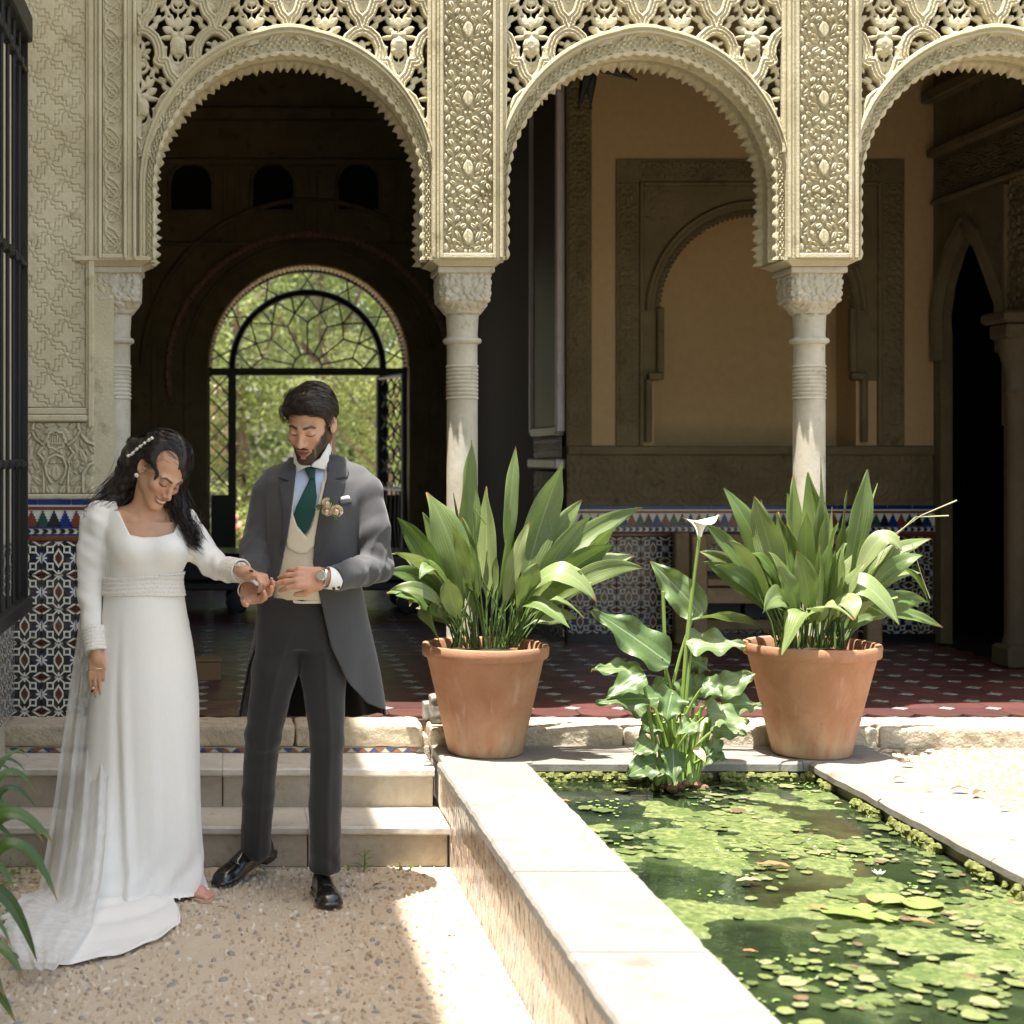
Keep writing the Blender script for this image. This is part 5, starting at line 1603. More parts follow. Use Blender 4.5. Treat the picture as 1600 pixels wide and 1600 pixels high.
class Head:
    """head local frame: face towards -y, z up, metres"""
    def __init__(s, eye_px, Y, yaw, pitch, roll, sc, male):
        s.M = (Matrix.Rotation(R(yaw), 3, 'Z') @ Matrix.Rotation(R(pitch), 3, 'X') @ Matrix.Rotation(R(roll), 3, 'Y'))
        s.Mn = np.array(s.M, np.float32); s.sc = sc; s.male = male
        e = at(eye_px[0], eye_px[1], Y)
        off = s.M @ Vector((0, -.085 * sc, 0))
        s.o = Vector((e.x - off.x, Y + 0, e.z - off.z)); s.on = np.array(s.o, np.float32)
    def loc(s, P): return (P - s.on) @ s.Mn / s.sc
    def w(s, x, y, z): return s.o + s.M @ (Vector((x, y, z)) * s.sc)
    def skull(s, Q, g=0.0):
        return ell(Q, (0, .018, .036), (.076 + g, .098 + g, .088 + g))
    def sdf(s, P):
        Q = s.loc(P); X = Q.copy(); X[:, 0] = np.abs(X[:, 0])
        jw = 1.0 if s.male else .90
        d = s.skull(Q)
        d = smin(d, ell(Q, (0, -.034, -.030), (.060 * jw, .062, .066)), .03)
        d = smin(d, cap(X, (.050 * jw, .012, -.052), (.014, -.078, -.104), .020, .016), .028)
        d = smin(d, ell(Q, (0, -.084, -.105 if s.male else -.102), (.022, .018, .018)), .018)
        d = smin(d, ell(Q, (0, -.055, -.075), (.040 * jw, .036, .04)), .02)
        d = smin(d, cap(X, (.008, -.088, .017), (.044, -.074, .020), .010, .007), .018)
        d = smin(d, ell(X, (.044, -.064, -.028), (.020, .020, .017)), .022)
        d = smax(d, -ell(X, (.031, -.101, -.001), (.016, .013, .0095)), .012)
        d = smin(d, ell(X, (.031, -.0815, -.002), (.0135, .0125, .0105)), .004)
        d = smin(d, chain(Q, [(0, -.090, .012), (0, -.100, -.012), (0, -.117, -.036)], [.0075, .0085, .0105], .008), .010)
        d = smin(d, ell(X, (.0115, -.103, -.039), (.0085, .0105, .0075)), .007)
        d = smax(d, -ell(X, (.0065, -.109, -.0475), (.0042, .006, .0035)), .003)
        # mouth
        sm = 3.9 if not s.male else 3.0
        up = Q[:, 2] + .070 - sm * Q[:, 0] ** 2 * 2.0
        wl = .031 if not s.male else .026
        lipU = ell(np.stack([Q[:, 0], Q[:, 1] + .094, up - .0050], 1), (0, 0, 0), (wl, .0105, .0055))
        lipL = ell(np.stack([Q[:, 0], Q[:, 1] + .092, up + .0075], 1), (0, 0, 0), (wl * .85, .0115, .0065))
        d = smin(d, lipU, .004); d = smin(d, lipL, .004)
        slit = ell(np.stack([Q[:, 0], Q[:, 1] + .103, up + .0003], 1), (0, 0, 0), (wl * .92, .011, .0052 if not s.male else .0016))
        d = smax(d, -slit, .002)
        d = smax(d, -(cap(X, (.022, -.100, -.048), (.036, -.084, -.072), .0022)), .006)
        # ears
        E = ell(X, (.078, .016, -.010), (.0085, .019, .031), np.array(Matrix.Rotation(R(-14), 3, 'X') @ Matrix.Rotation(R(-18), 3, 'Z')))
        E = smax(E, -ell(X, (.086, .010, -.008), (.006, .010, .018)), .004)
        d = smin(d, E, .006)
        return d * s.sc
    def colour(s, V, skin, lips=(.36, .10, .085), brow=(.02, .014, .011)):
        Q = s.loc(V); X = Q.copy(); X[:, 0] = np.abs(X[:, 0]); f = Q[:, 1] < -.045
        C = np.tile(np.array(skin, np.float32), (len(V), 1))
        def lay(m, c):
            m = np.clip(m, 0, 1)[:, None]; C[:] = C * (1 - m) + np.array(c, np.float32) * m
        fr = sst(-.05, -.07, Q[:, 1])
        ch = np.exp(-(((X[:, 0] - .043) / .022) ** 2 + ((Q[:, 2] + .035) / .02) ** 2)) * fr
        lay(ch * .30, (.52, .19, .13))
        lay(np.exp(-((Q[:, 0] / .016) ** 2 + ((Q[:, 2] + .038) / .014) ** 2)) * fr * .25, (.5, .2, .14))
        sm = 3.9 if not s.male else 3.0; up = Q[:, 2] + .070 - sm * Q[:, 0] ** 2 * 2.0
        wl = .033 if not s.male else .027
        lm = np.sqrt((Q[:, 0] / wl) ** 2 + (np.where(up > 0, up / .0095, up / .0135)) ** 2)
        lay(sst(1.05, .85, lm) * (Q[:, 1] < -.078), lips)
        if not s.male:
            t = np.sqrt((Q[:, 0] / (wl * .86)) ** 2 + ((up + .0008) / .0058) ** 2)
            lay(sst(1.0, .8, t) * (Q[:, 1] < -.07), (.72, .68, .60))
        else:
            lay(sst(.0022, .0008, np.abs(up + .0003)) * (X[:, 0] < .022) * (Q[:, 1] < -.07), (.12, .03, .025))
        bi = .0205 if s.male else .0185
        b = seg2(X[:, 0], Q[:, 2], (.014, bi), (.036, .0245)); b = np.minimum(b, seg2(X[:, 0], Q[:, 2], (.036, .0245), (.047, .0195)))
        lay(sst(.0062, .0030, b + (X[:, 0] - .013) * (.02 if s.male else .055)) * (Q[:, 1] < -.05) * .95, brow)
        # lash line of the lowered lids, soft lid shadow
        lash = np.abs(Q[:, 2] + .0085 - 10 * (X[:, 0] - .031) ** 2)
        lay(sst(.0042 if not s.male else .0032, .0014, lash) * sst(.0165, .0125, np.abs(X[:, 0] - .031)) * (Q[:, 1] < -.06), (.012, .008, .007))
        if not s.male:
            lid = np.sqrt(((X[:, 0] - .031) / .016) ** 2 + ((Q[:, 2] - .001) / .010) ** 2)
            lay(sst(1.1, .6, lid) * .45 * fr, (.16, .075, .05))
        lay(sst(.0052, .0030, np.hypot(X[:, 0] - .0065, Q[:, 2] + .046)) * (Q[:, 1] < -.095) * .8, (.10, .03, .02))
        if s.male:
            n = wob(Q, .006, 220, 3)
            z = Q[:, 2]; y = Q[:, 1]
            jaw = sst(-.046, -.060, z + n * .5 + np.clip((X[:, 0] - .036), 0, 1) * -1.3 + np.clip(.03 - X[:, 0], 0, 1) * .5)
            jaw = np.maximum(jaw, sst(.046, .056, X[:, 0] + n * .4) * sst(.02, -.005, z) * (y < -.002) * (y > -.034) * (X[:, 0] < .0735))
            mus = sst(.040, .033, X[:, 0]) * sst(-.050, -.054, z + n * .15 + X[:, 0] * .25)
            bd = np.maximum(jaw * sst(-.10, -.06, -np.abs(y)) , mus) * (lm > 1.08)
            bd *= 1 - .75 * sst(.014, .006, X[:, 0]) * sst(-.083, -.086, z) * sst(-.096, -.092, z)
            bd *= np.where(X[:, 0] > .0735, 0, sst(.03, .008, y))
            lay(np.clip(bd * 1.25, 0, 1) * .95, (.014, .010, .008))
        return C

def hand(P, W, f, n, side, L, curls, thumb, spread=.10, nails=None, splay=None):
    """five-fingered hand. f: along the hand, n: back of the hand, side: +1 if thumb lies along f x n"""
    f = Vector(f).normalized(); n = Vector(n); n = (n - f * n.dot(f)).normalized(); sd = f.cross(n) * side
    k = L / .185; W = Vector(W)
    M = np.array(Matrix((sd, n, f)).transposed(), np.float32)
    d = rbox(P, W + f * .052 * k - n * .002 * k, (.037 * k, .0125 * k, .046 * k), .012 * k, M)
    d = smin(d, cap(P, W - f * .03 * k, W + f * .015 * k, .0245 * k, .024 * k), .018 * k)
    d = smin(d, cap(P, W + f * .02 * k + sd * .018 * k - n * .006 * k, W + f * .055 * k + sd * .030 * k - n * .006 * k, .017 * k, .014 * k), .014 * k)
    lens = (.072, .080, .074, .058); offs = (.029, .010, -.010, -.028); base = (.094, .098, .094, .086); rad = (.0090, .0092, .0088, .0078)
    tips = []
    fing = None
    for i in range(4):
        p = W + f * base[i] * k + sd * offs[i] * k
        c = curls[i] if isinstance(curls, (list, tuple)) and isinstance(curls[0], (list, tuple)) else curls
        a = 0; q = [p - f * .018 * k, p]; rr = [rad[i] * 1.12 * k, rad[i] * 1.05 * k]
        sp = (splay[i] if splay else (1.5 - i) * spread)
        for jn, fr in enumerate((.44, .31, .25)):
            a += R(c[jn])
            dr = (f * math.cos(a) - n * math.sin(a)); dr = (dr + sd * math.sin(sp) * math.cos(a)).normalized()
            p = p + dr * lens[i] * fr * k; q.append(p); rr.append(rad[i] * (1.0, .92, .80)[jn] * k)
        e = chain(P, q, rr, .0025 * k)
        fing = e if fing is None else smin(fing, e, .0022 * k)
        nn = (n * math.cos(a) + f * math.sin(a))
        tips.append((p + nn * .005 * k, nn))
    d = smin(d, fing, .007 * k)
    b = W + f * .030 * k + sd * .026 * k - n * .006 * k
    t0, t1 = thumb      # direction vectors in (f, sd, n)
    v0 = (f * t0[0] + sd * t0[1] + n * t0[2]).normalized(); v1 = (f * t1[0] + sd * t1[1] + n * t1[2]).normalized()
    p1 = b + v0 * .044 * k; p2 = p1 + v1 * .030 * k
    d = smin(d, chain(P, [b, p1, p2], [.0145 * k, .0108 * k, .0085 * k], .004), .012 * k)
    tips.append((p2 + n * .004 * k, n))
    if nails is not None: nails += tips
    return d
def ribbons(name, paths, w, mat, parent, seed=0):
    """thin hair strands: paths (m,k,3)"""
    r = np.random.default_rng(seed); V = []; Q = []
    for p in paths:
        p = np.asarray(p, float); m = len(p); k0 = len(V)
        t = np.gradient(p, axis=0); sd = np.cross(t, r.normal(size=3)); sd /= np.linalg.norm(sd, axis=1)[:, None] + 1e-9
        ww = w * r.uniform(.6, 1.3) * np.sin(np.linspace(.35, math.pi - .12, m))[:, None]
        for a, b in zip(p - sd * ww, p + sd * ww): V += [a, b]
        Q += [(k0 + 2 * i, k0 + 2 * i + 1, k0 + 2 * i + 3, k0 + 2 * i + 2) for i in range(m - 1)]
    return put(name, mesh_np(name, np.array(V), np.array(Q), True), parent, mat)
def nrm(v): v = np.asarray(v, float); return v / np.linalg.norm(v)

# ================================================================== groom
GY = 5.50
def G(px, py, dy=0.0): return np.array(at(px, py, GY + dy), np.float32)
def Gx(px, Y=GY): return (px - 355) * Y / F
def Gz(py, Y=GY): return 1.54 - (py - 712) * Y / F
def gp(l): return [(Gx(a), Gz(b)) for a, b in l]
groom = thing('person', 'bearded man in grey morning coat, cream waistcoat and green tie, holding the bride\'s hand', 'person', (Gx(460), GY, 0))
gh = Head((470.5, 677), 5.47, -25, 26, 4, 1.0, True)
gskin = (.60, .355, .235)
g_nails = []
gLw, gRw = G(508, 903, -.24), G(386, 930, -.13)
def g_body(P):
    d = gh.sdf(P)
    d = smin(d, cap(P, gh.w(0, .035, -.05), G(494, 735, .05), .056, .062), .025)
    d = smin(d, chain(P, [G(430, 765, .05), G(494, 745, .05), G(565, 762, .02)], [.05, .07, .05], .04), .03)
    d = smin(d, chain(P, [G(418, 775, .05), G(401, 860, .03), gRw], [.04, .034, .024], .02), .02)
    d = smin(d, chain(P, [G(577, 775, .0), G(585, 886, -.05), gLw], [.04, .034, .024], .02), .02)
    hl = hand(P, gLw, (-1, -.10, .03), (-.05, -.95, .35), -1, .19, [(32, 22, 12), (26, 20, 12), (28, 24, 14), (34, 28, 16)], ((.75, .45, -.45), (.95, .1, -.2)), .05)
    d = smin(d, hl, .012)
    hr = hand(P, gRw, (.64, -.72, .10), (.25, .62, -.72), -1, .185, [(22, 24, 14), (18, 20, 12), (20, 22, 12), (26, 24, 12)], ((.5, .8, -.3), (.8, .5, -.2)), .09)
    d = smin(d, hr, .012)
    return d
V, Q = carve(g_body, (Gx(375), 5.12, Gz(960)), (Gx(625), 5.72, Gz(590)), .0033, 10, 1.8)
C = gh.colour(V, gskin, (.34, .115, .095))
hz = V[:, 2] < Gz(850)
C[hz] = np.array((.57, .31, .205))
put('body', mesh_np('body', V, Q, True, C), groom, skin_mat('man skin'))
# torso layers
rows = [720, 735, 755, 800, 860, 910, 960, 1010]
T_cx = [Gx(q) for q in (496, 496, 497, 494, 490, 487, 484, 482)]
T_rx = [.085, .135, .168, .166, .155, .148, .150, .155]
T_ry = [.072, .088, .108, .130, .126, .118, .116, .118]
T_cy = [GY + q for q in (.055, .05, .04, .03, .03, .03, .03, .03)]
T_z = [Gz(q) for q in rows]
def torso(P): return pbody(P, T_z, T_cx, T_cy, T_rx, T_ry, 2.35)
def front2(P, pts):
    """distance to an outline drawn on the front of the figure (its own x,z)"""
    return poly2(P[:, 0], P[:, 2], gp(pts))
open_j = [(462, 690), (461, 735), (456, 775), (447, 835), (441, 872), (433, 905), (419, 950), (397, 1020), (382, 1062), (374, 1085), (360, 1200), (640, 1200), (612, 1118), (600, 1108), (572, 1096), (540, 1060), (514, 1005), (499, 938), (487, 880), (491, 835), (499, 785), (512, 740), (518, 690)]
def sleeve_fold(P, d, j, amp):
    r_ = np.sqrt(((P - j) ** 2).sum(1))
    rid = 1 - np.abs(np.sin(P @ np.array((38., 20., -30.), np.float32) + 1.5 * wob(P, 1.0, 16, 7)))
    return d + wob(P, amp, 60, 5) * np.exp(-(r_ / .12) ** 2) - amp * .8 * rid ** 2.5 * np.exp(-(r_ / .13) ** 2) + wob(P, amp * .3, 40, 6)
lsh, lel, lwr = G(570, 768, .0), G(588, 886, -.05), G(520, 905, -.23)
rsh, rel, rwr = G(421, 772, .06), G(402, 852, .04), G(391, 915, -.075)
def sleeves(P):
    a = chain(P, [lsh, (lsh * .5 + lel * .5) + np.array((.008, -.005, 0), np.float32), lel, lel * .45 + lwr * .55, lwr], [.063, .056, .051, .048, .044], .02)
    a = sleeve_fold(P, a, lel, .009)
    u = nrm(lwr - lel); a = np.maximum(a, (P - (lwr + u * .0)) @ u.astype(np.float32))
    b = chain(P, [rsh, rel, rel * .4 + rwr * .6, rwr], [.064, .053, .047, .043], .02)
    b = sleeve_fold(P, b, rel, .007)
    u = nrm(rwr - rel); b = np.maximum(b, (P - rwr) @ u.astype(np.float32))
    return np.minimum(a, b)
def coat_out(P):
    t = torso(P) - .012
    yoke = chain(P, [G(452, 742, .055), G(432, 752, .06), rsh], [.042, .047, .058], .03)
    yoke = smin(yoke, chain(P, [G(528, 735, .04), G(556, 750, .02), lsh], [.044, .047, .064], .03), .02)
    t = smin(t, yoke, .025)
    t = t + wob(P, .0035, 34, 8) * sst(Gz(740), Gz(800), P[:, 2])
    return t
def coat(P):
    t = coat_out(P)
    t = np.maximum(t, -(torso(P) - .004))          # a shell over the waistcoat
    neck = cap(P, G(492, 690, .0), G(494, 742, .05), .062, .075); t = smax(t, -neck, .01)
    fr = P[:, 1] < GY + .06
    cut = np.where(fr, front2(P, open_j), 1.0)
    t = np.maximum(t, -cut)
    t = np.maximum(t, Gz(945) - P[:, 2])
    return smin(t, sleeves(P), .010)
V, Q = carve(coat, (Gx(370), 5.14, Gz(960)), (Gx(632), 5.74, Gz(690)), .0042, 10, 3.0)
cm = cloth_mat('grey wool coat', (.066, .066, .070), .8, 1400, .2, .25)
cm_in = cm
ctm = cm.m
co = put('morning_coat', mesh_np('morning_coat', V, Q, True), groom, ctm)
# skirts of the coat: a flared shell, open in front
S_rows = [905, 940, 1000, 1060, 1110, 1150]
S_z = [Gz(q) for q in S_rows]
def tails(P):
    d = pbody(P, S_z, [Gx(q) for q in (489, 489, 490, 489, 488, 488)], [GY + q for q in (.035, .045, .06, .075, .085, .09)], [.165, .180, .207, .236, .256, .266], [.132, .140, .160, .178, .19, .2], 2.15)
    th = np.arctan2(P[:, 0] - Gx(489), P[:, 1] - (GY + .06))
    z = P[:, 2]; lw = sst(Gz(960), Gz(1130), z)
    d = d + .010 * lw * np.sin(th * 5 + 1.0 + z * 2) + .005 * lw * np.sin(th * 11 + z * 4)
    sh = np.abs(d) - .0042
    fr = (P[:, 1] < GY + .085)
    cut = np.where(fr, front2(P, open_j), 1.0)
    sh = np.maximum(sh, -cut)
    hem = Gz(1140) + .05 * np.abs(np.sin(th * .5)) ** 2 * 0 + .02 * sst(Gx(560), Gx(602), P[:, 0]) * 1.8 + .03 * sst(Gx(420), Gx(378), P[:, 0])
    sh = np.maximum(sh, hem - z)
    vent = np.where(P[:, 1] > GY + .1, .006 - np.abs(P[:, 0] - Gx(487)), -1)
    return np.maximum(sh, vent), d
V, Q = carve(lambda P: tails(P)[0], (Gx(355), 5.2, Gz(1150)), (Gx(622), 5.85, Gz(906)), .0046, 10, 1.8)
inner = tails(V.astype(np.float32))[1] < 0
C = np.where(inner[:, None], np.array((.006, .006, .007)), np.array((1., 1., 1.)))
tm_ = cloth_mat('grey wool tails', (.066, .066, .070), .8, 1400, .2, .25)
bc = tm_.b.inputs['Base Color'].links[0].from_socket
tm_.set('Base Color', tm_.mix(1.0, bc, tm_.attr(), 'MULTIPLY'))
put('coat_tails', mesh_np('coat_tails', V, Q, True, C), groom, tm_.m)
# lapels, collar, waistcoat, shirt, tie: layers over the chest
def layer(name, base, outline, off, th, mat, lo, hi, h=.0034, front=True, extra=None):
    def f(P):
        d = np.abs(base(P) - off) - th
        m = front2(P, outline) if outline is not None else np.full(len(P), -1.0)
        d = smax(d, m, .003)
        if front: d = np.maximum(d, P[:, 1] - (GY + .02))
        if extra is not None: d = extra(P, d)
        return d
    V, Q = carve(f, lo, hi, h, 10, 2.0)
    return put(name, mesh_np(name, V, Q, True), groom, mat)
fl_, fh_ = (Gx(405), 5.26, Gz(945)), (Gx(560), 5.58, Gz(695))
lap_m = cloth_mat('grey lapel cloth', (.056, .057, .062), .75, 1400, .15, .2).m
lapR = [(509, 716), (517, 704), (530, 711), (541, 722), (544, 735), (541, 745), (517, 749), (537, 751), (534, 762), (522, 790), (506, 830), (491, 872), (486, 880), (489, 840), (498, 785), (511, 738)]
lapL = [(463, 712), (452, 722), (440, 735), (434, 746), (452, 752), (434, 755), (438, 780), (440, 815), (440, 872), (448, 835), (457, 775), (462, 735)]
layer('lapel', coat_out, lapR, .0045, .0042, lap_m, fl_, fh_)
layer('lapel', coat_out, lapL, .0045, .0042, lap_m, fl_, fh_)
cream = cloth_mat('cream waistcoat', (.66, .58, .44), .8, 1200, .1, .15).m
v_open = [(462, 690), (459, 740), (459, 775), (455, 800), (463, 820), (476, 836), (485, 818), (492, 790), (505, 745), (512, 690)]
wcl = [(440, 730), (425, 935), (428, 936), (470, 934), (500, 936), (504, 934), (505, 860), (510, 730)]
layer('waistcoat', lambda P: torso(P), wcl, .0, .005, cream, fl_, fh_, .0036, True, lambda P, d: np.maximum(d, -front2(P, v_open)))
shw = [(459, 770), (455, 798), (462, 819), (477, 838), (487, 815), (494, 785), (502, 750), (507, 752), (499, 800), (490, 850), (476, 862), (462, 862), (447, 853), (445, 838), (449, 800), (455, 768)]
layer('waistcoat_collar', lambda P: torso(P), shw, .008, .0042, cream, fl_, fh_, .0034)
shirt_m = cloth_mat('pale blue shirt', (.52, .60, .74), .8, 1500, .05, .15).m
layer('shirt', lambda P: torso(P), [(440, 715), (440, 850), (505, 850), (518, 715)], -.010, .004, shirt_m, fl_, fh_, .004)
tie_m = cloth_mat('dark green tie', (.008, .055, .045), .45, 1500, .1, .2).m
tie = [(474, 729), (492, 729), (491, 747), (493, 775), (489, 800), (481, 824), (474, 833), (463, 820), (456, 804), (461, 790), (473, 766), (483, 747)]
layer('tie', lambda P: torso(P), tie, .001, .007, tie_m, fl_, fh_, .0034)
layer('tie', lambda P: torso(P), [(474, 729), (493, 729), (490, 748), (482, 748)], .006, .010, tie_m, fl_, fh_, .0034)
white_sh = cloth_mat('white collar cotton', (.78, .76, .73), .8, 1500, .05, .1).m
def neck_cone(P): return cap(P, G(484, 692, -.005), G(489, 745, .045), .062, .088)
colL = [(458, 706), (459, 741), (475, 731), (485, 729), (478, 720), (468, 709), (462, 700)]
colR = [(484, 729), (509, 735), (519, 700), (514, 690), (507, 702), (498, 716), (487, 723)]
layer('shirt_collar', neck_cone, colL, .003, .0035, white_sh, fl_, (Gx(560), 5.6, Gz(680)), .003)
layer('shirt_collar', neck_cone, colR, .003, .0035, white_sh, fl_, (Gx(560), 5.6, Gz(680)), .003)
layer('waistband_shirt', lambda P: torso(P), [(425, 926), (425, 940), (503, 940), (502, 930), (470, 936)], -.006, .005, white_sh, fl_, (Gx(560), 5.58, Gz(900)), .0036)
# trousers and shoes
def leg(P, pts, rads, seed, knee):
    d = chain(P, pts, rads, .014)
    r_ = np.sqrt(((P - knee) ** 2).sum(1))
    d = d + wob(P, .0022, 40, seed, (1, 1, .7)) + wob(P, .0035, 75, seed + 1, (1, 1, 1.5)) * np.exp(-(r_ / .10) ** 2)
    return d
Lk, La = G(411, 1150, .02), G(400, 1325, .20)
Rk, Ra = G(511, 1160, -.07), G(508, 1352, -.05)
def trousers(P):
    a = leg(P, [G(447, 975, .03), G(428, 1050, .0), Lk, G(403, 1240, .11), La], [.096, .078, .063, .057, .055], 3, Lk)
    b = leg(P, [G(497, 975, .03), G(505, 1060, -.02), Rk, G(508, 1260, -.05), Ra], [.096, .075, .059, .055, .055], 7, Ra)
    a = np.maximum(a, -(P - La) @ np.array((0, -.25, 1), np.float32) - .028)
    b = np.maximum(b, -(P - Ra) @ np.array((0, .0, 1), np.float32) - .02)
    d = smin(a, b, .018)
    pl = pbody(P, [Gz(q) for q in (1010, 970, 932)], [Gx(q) for q in (474, 470, 464)], [GY + .03] * 3, [.150, .150, .142], [.110, .112, .108], 2.3)
    d = smin(d, pl, .03)
    zz = P[:, 2]
    for pts in ([G(452, 975, .03), G(428, 1050, .0), Lk, G(404, 1240, .11), La], [G(500, 975, .03), G(506, 1060, -.02), Rk, G(508, 1260, -.05), Ra]):
        xs_ = spl([p[2] for p in pts], [p[0] for p in pts])(zz) + .006; ys_ = spl([p[2] for p in pts], [p[1] for p in pts])(zz)
        d = d - .0055 * np.exp(-((P[:, 0] - xs_) / .010) ** 2) * (P[:, 1] < ys_) * sst(Gz(960), Gz(1040), zz)
    return d
V, Q = carve(trousers, (Gx(360), 5.25, .02), (Gx(560), 5.92, Gz(925)), .0048, 10, 1.7)
trm = cloth_mat('charcoal trousers', (.026, .0255, .0255), .8, 1400, .25, .2).m
put('trousers', mesh_np('trousers', V, Q, True), groom, trm)
lth = Mat('black leather', (.008, .008, .008), .22, **{'Specular IOR Level': .6, 'Coat Weight': .3})
n = lth.noise(lth.coord('Object'), 120, 3); lth.bump(n, .08, .002)
def shoe(name, heel, toe, par, lift=0.0):
    heel = Vector(heel); toe = Vector(toe); f = toe - heel; f.normalize(); s = f.cross(Vector((0, 0, 1))).normalized(); u = s.cross(f)
    M = np.array(Matrix((s, f, u)).transposed(), np.float32); L = (toe - heel).length
    def fn(P):
        q = (P - np.array(heel, np.float32)) @ M
        t = np.clip(q[:, 1] / L, 0, 1)
        w = spl([0, .12, .3, .55, .75, .9, 1.0], [.024, .034, .031, .036, .045, .040, .020])(t)
        hgt = spl([0, .1, .3, .5, .7, .88, 1.0], [.070, .082, .085, .070, .050, .040, .022])(t)
        e = np.sqrt((np.abs(q[:, 0]) / w) ** 2.3 + np.where(q[:, 2] > .012, ((q[:, 2] - .012) / (hgt - .012)) ** 2, ((q[:, 2] - .012) / .012) ** 6) + 1e-9)
        d = (e - 1) * np.minimum(w, hgt) * .7
        d = smax(d, np.maximum(-q[:, 1] - .004, q[:, 1] - L), .02)
        sole = np.maximum(np.maximum(np.abs(q[:, 0]) - w - .004, np.abs(q[:, 2] - .005) - .006), np.maximum(-q[:, 1] - .006, q[:, 1] - L - .004))
        cornr = np.sqrt(np.maximum(np.abs(q[:, 0]) - w * .6, 0) ** 2 + np.maximum(q[:, 1] - L + .03, 0) ** 2) - .034
        sole = smax(sole, np.where(q[:, 1] > L - .03, cornr, -1), .004)
        d = np.minimum(d, sole)
        d = np.minimum(d, np.maximum(np.maximum(np.abs(q[:, 0]) - w - .002, np.abs(q[:, 2] + .008) - .010), np.maximum(-q[:, 1] - .004, q[:, 1] - .07)))
        d = d + .0016 * np.exp(-((q[:, 1] - L * .68) / .004) ** 2) * (q[:, 2] > .02)
        return d
    lo = np.minimum(heel, toe) - .09; hi = np.maximum(heel, toe) + .12
    V, Q = carve(fn, lo, hi, .0040, 8, 2.0)
    o = put(name, mesh_np(name, V, Q, True), par, lth.m)
    lc = MB()
    for k in range(4):
        c_ = heel + f * (L * (.40 + .06 * k)) + u * (.079 - .007 * k)
        lc.tube([c_ - s * .014 - u * .004, c_ + u * .002, c_ + s * .014 - u * .004], .0022, 5)
    lc.build('lace', lth.m, o, True)
    return o
shoe('shoe', (Gx(424, 5.80), 5.80, .075), (at(338, 1380, 5.60).x, 5.58, .010), groom)
shoe('shoe', (at(500, 1390, 5.52).x, 5.525, .018), (at(517, 1416, 5.33).x, 5.30, .014), groom)
# hair
ghm = hair_mat('dark brown hair', (.018, .012, .010))
zl = spl([-.13, -.095, -.078, -.05, -.028, -.012, .004, .03, .06, .10, .14], [.078, .070, .064, .046, .018, -.006, .024, .034, -.020, -.070, -.085])
def g_hair(P):
    Q_ = gh.loc(P)
    edge_ = sst(.0, .030, Q_[:, 2] - zl(Q_[:, 1]))
    d = smin(gh.skull(Q_), ell(Q_, (0, -.034, -.030), (.060, .062, .066)), .03) - .0035 - .008 * edge_
    d = smin(d, ell(Q_, (.010, -.035, .092), (.060, .062, .040)), .03)
    d = smin(d, ell(Q_, (-.050, -.03, .060), (.032, .060, .046)), .02)
    d = smin(d, ell(Q_, (.048, -.015, .056), (.034, .065, .048)), .02)
    d = smin(d, ell(Q_, (0, .065, .045), (.064, .052, .068)), .03)
    a = Q_[:, 0] * 170 + Q_[:, 1] * 60 + 14 * np.sin(Q_[:, 1] * 38) + 5 * np.sin(Q_[:, 0] * 60)
    d = d + .0016 * np.sin(a) + wob(Q_, .0025, 60, 2)
    d = smax(d, (zl(Q_[:, 1]) - Q_[:, 2]) * .85 + wob(Q_, .004, 120, 5), .006)
    return d * gh.sc
V, Q = carve(g_hair, np.array(gh.o) - .19, np.array(gh.o) + .19, .0032, 10, 2.0)
hairo = put('hair', mesh_np('hair', V, Q, True), groom, ghm)
def strands_on(V, head, n, seed, step, m, flow, lift=.002, keep_off=None):
    r = np.random.default_rng(seed); out = []
    idx = r.choice(len(V), n)
    for i in idx:
        p = head.loc(V[i:i + 1].astype(np.float32))[0].astype(float); path = []
        for k in range(m):
            path.append(np.array(head.w(*p)))
            v = flow(p); p = p + v * step
            nrm_ = (p - np.array((0, .018, .036))); nrm_ /= np.linalg.norm(nrm_)
            p = p + nrm_ * lift * (1.2 if k == 0 else .25)
        if keep_off is not None and any(keep_off(head.loc(np.array([q], np.float32))[0]) for q in path): continue
        out.append(path)
    return out
def gflow(p):
    v = np.array((.35 + .9 * (p[0] > -.02), .35, -.05 - 6 * max(0, abs(p[0]) - .04)))
    if p[1] > .06 or p[2] < .03: v = np.array((0.1, .45, -1.0))
    n_ = p - np.array((0, .018, .036)); n_ /= np.linalg.norm(n_); v = v - n_ * v.dot(n_)
    return v / (np.linalg.norm(v) + 1e-6)
ribbons('strands', strands_on(V, gh, 2800, 3, .007, 6, gflow), .0008, ghm, hairo, 1)
# watch, cuffs, boutonniere, pocket square, buttons
u = nrm(gLw - lwr); side_ = nrm(np.cross(u, (0, 0, 1)))
def cuff(name, a, b, ra, rb, mat):
    a = Vector(a); b = Vector(b); t = (b - a).normalized(); x = t.cross(Vector((0, 0, 1))).normalized(); y = t.cross(x)
    V = []; n_ = 28
    for rad, c in ((ra - .004, a), (ra, a), (rb, b), (rb - .004, b), (rb - .006, b - t * .02)):
        for k in range(n_):
            w = 2 * math.pi * k / n_; V.append(c + (x * math.cos(w) + y * math.sin(w)) * rad * (1 + .04 * math.sin(3 * w)))
    return MB().add(V, [(i * n_ + k, i * n_ + (k + 1) % n_, (i + 1) * n_ + (k + 1) % n_, (i + 1) * n_ + k) for i in range(4) for k in range(n_)]).build(name, mat, groom, True)
cuff('shirt_cuff', lwr - u * .02, lwr + u * .024, .0365, .038, white_sh)
ur = nrm(gRw - rwr); cuff('shirt_cuff', rwr - ur * .02, rwr + ur * .035, .037, .039, white_sh)
steel = Mat('steel watch', (.6, .58, .55), .25, Metallic=1.0).m
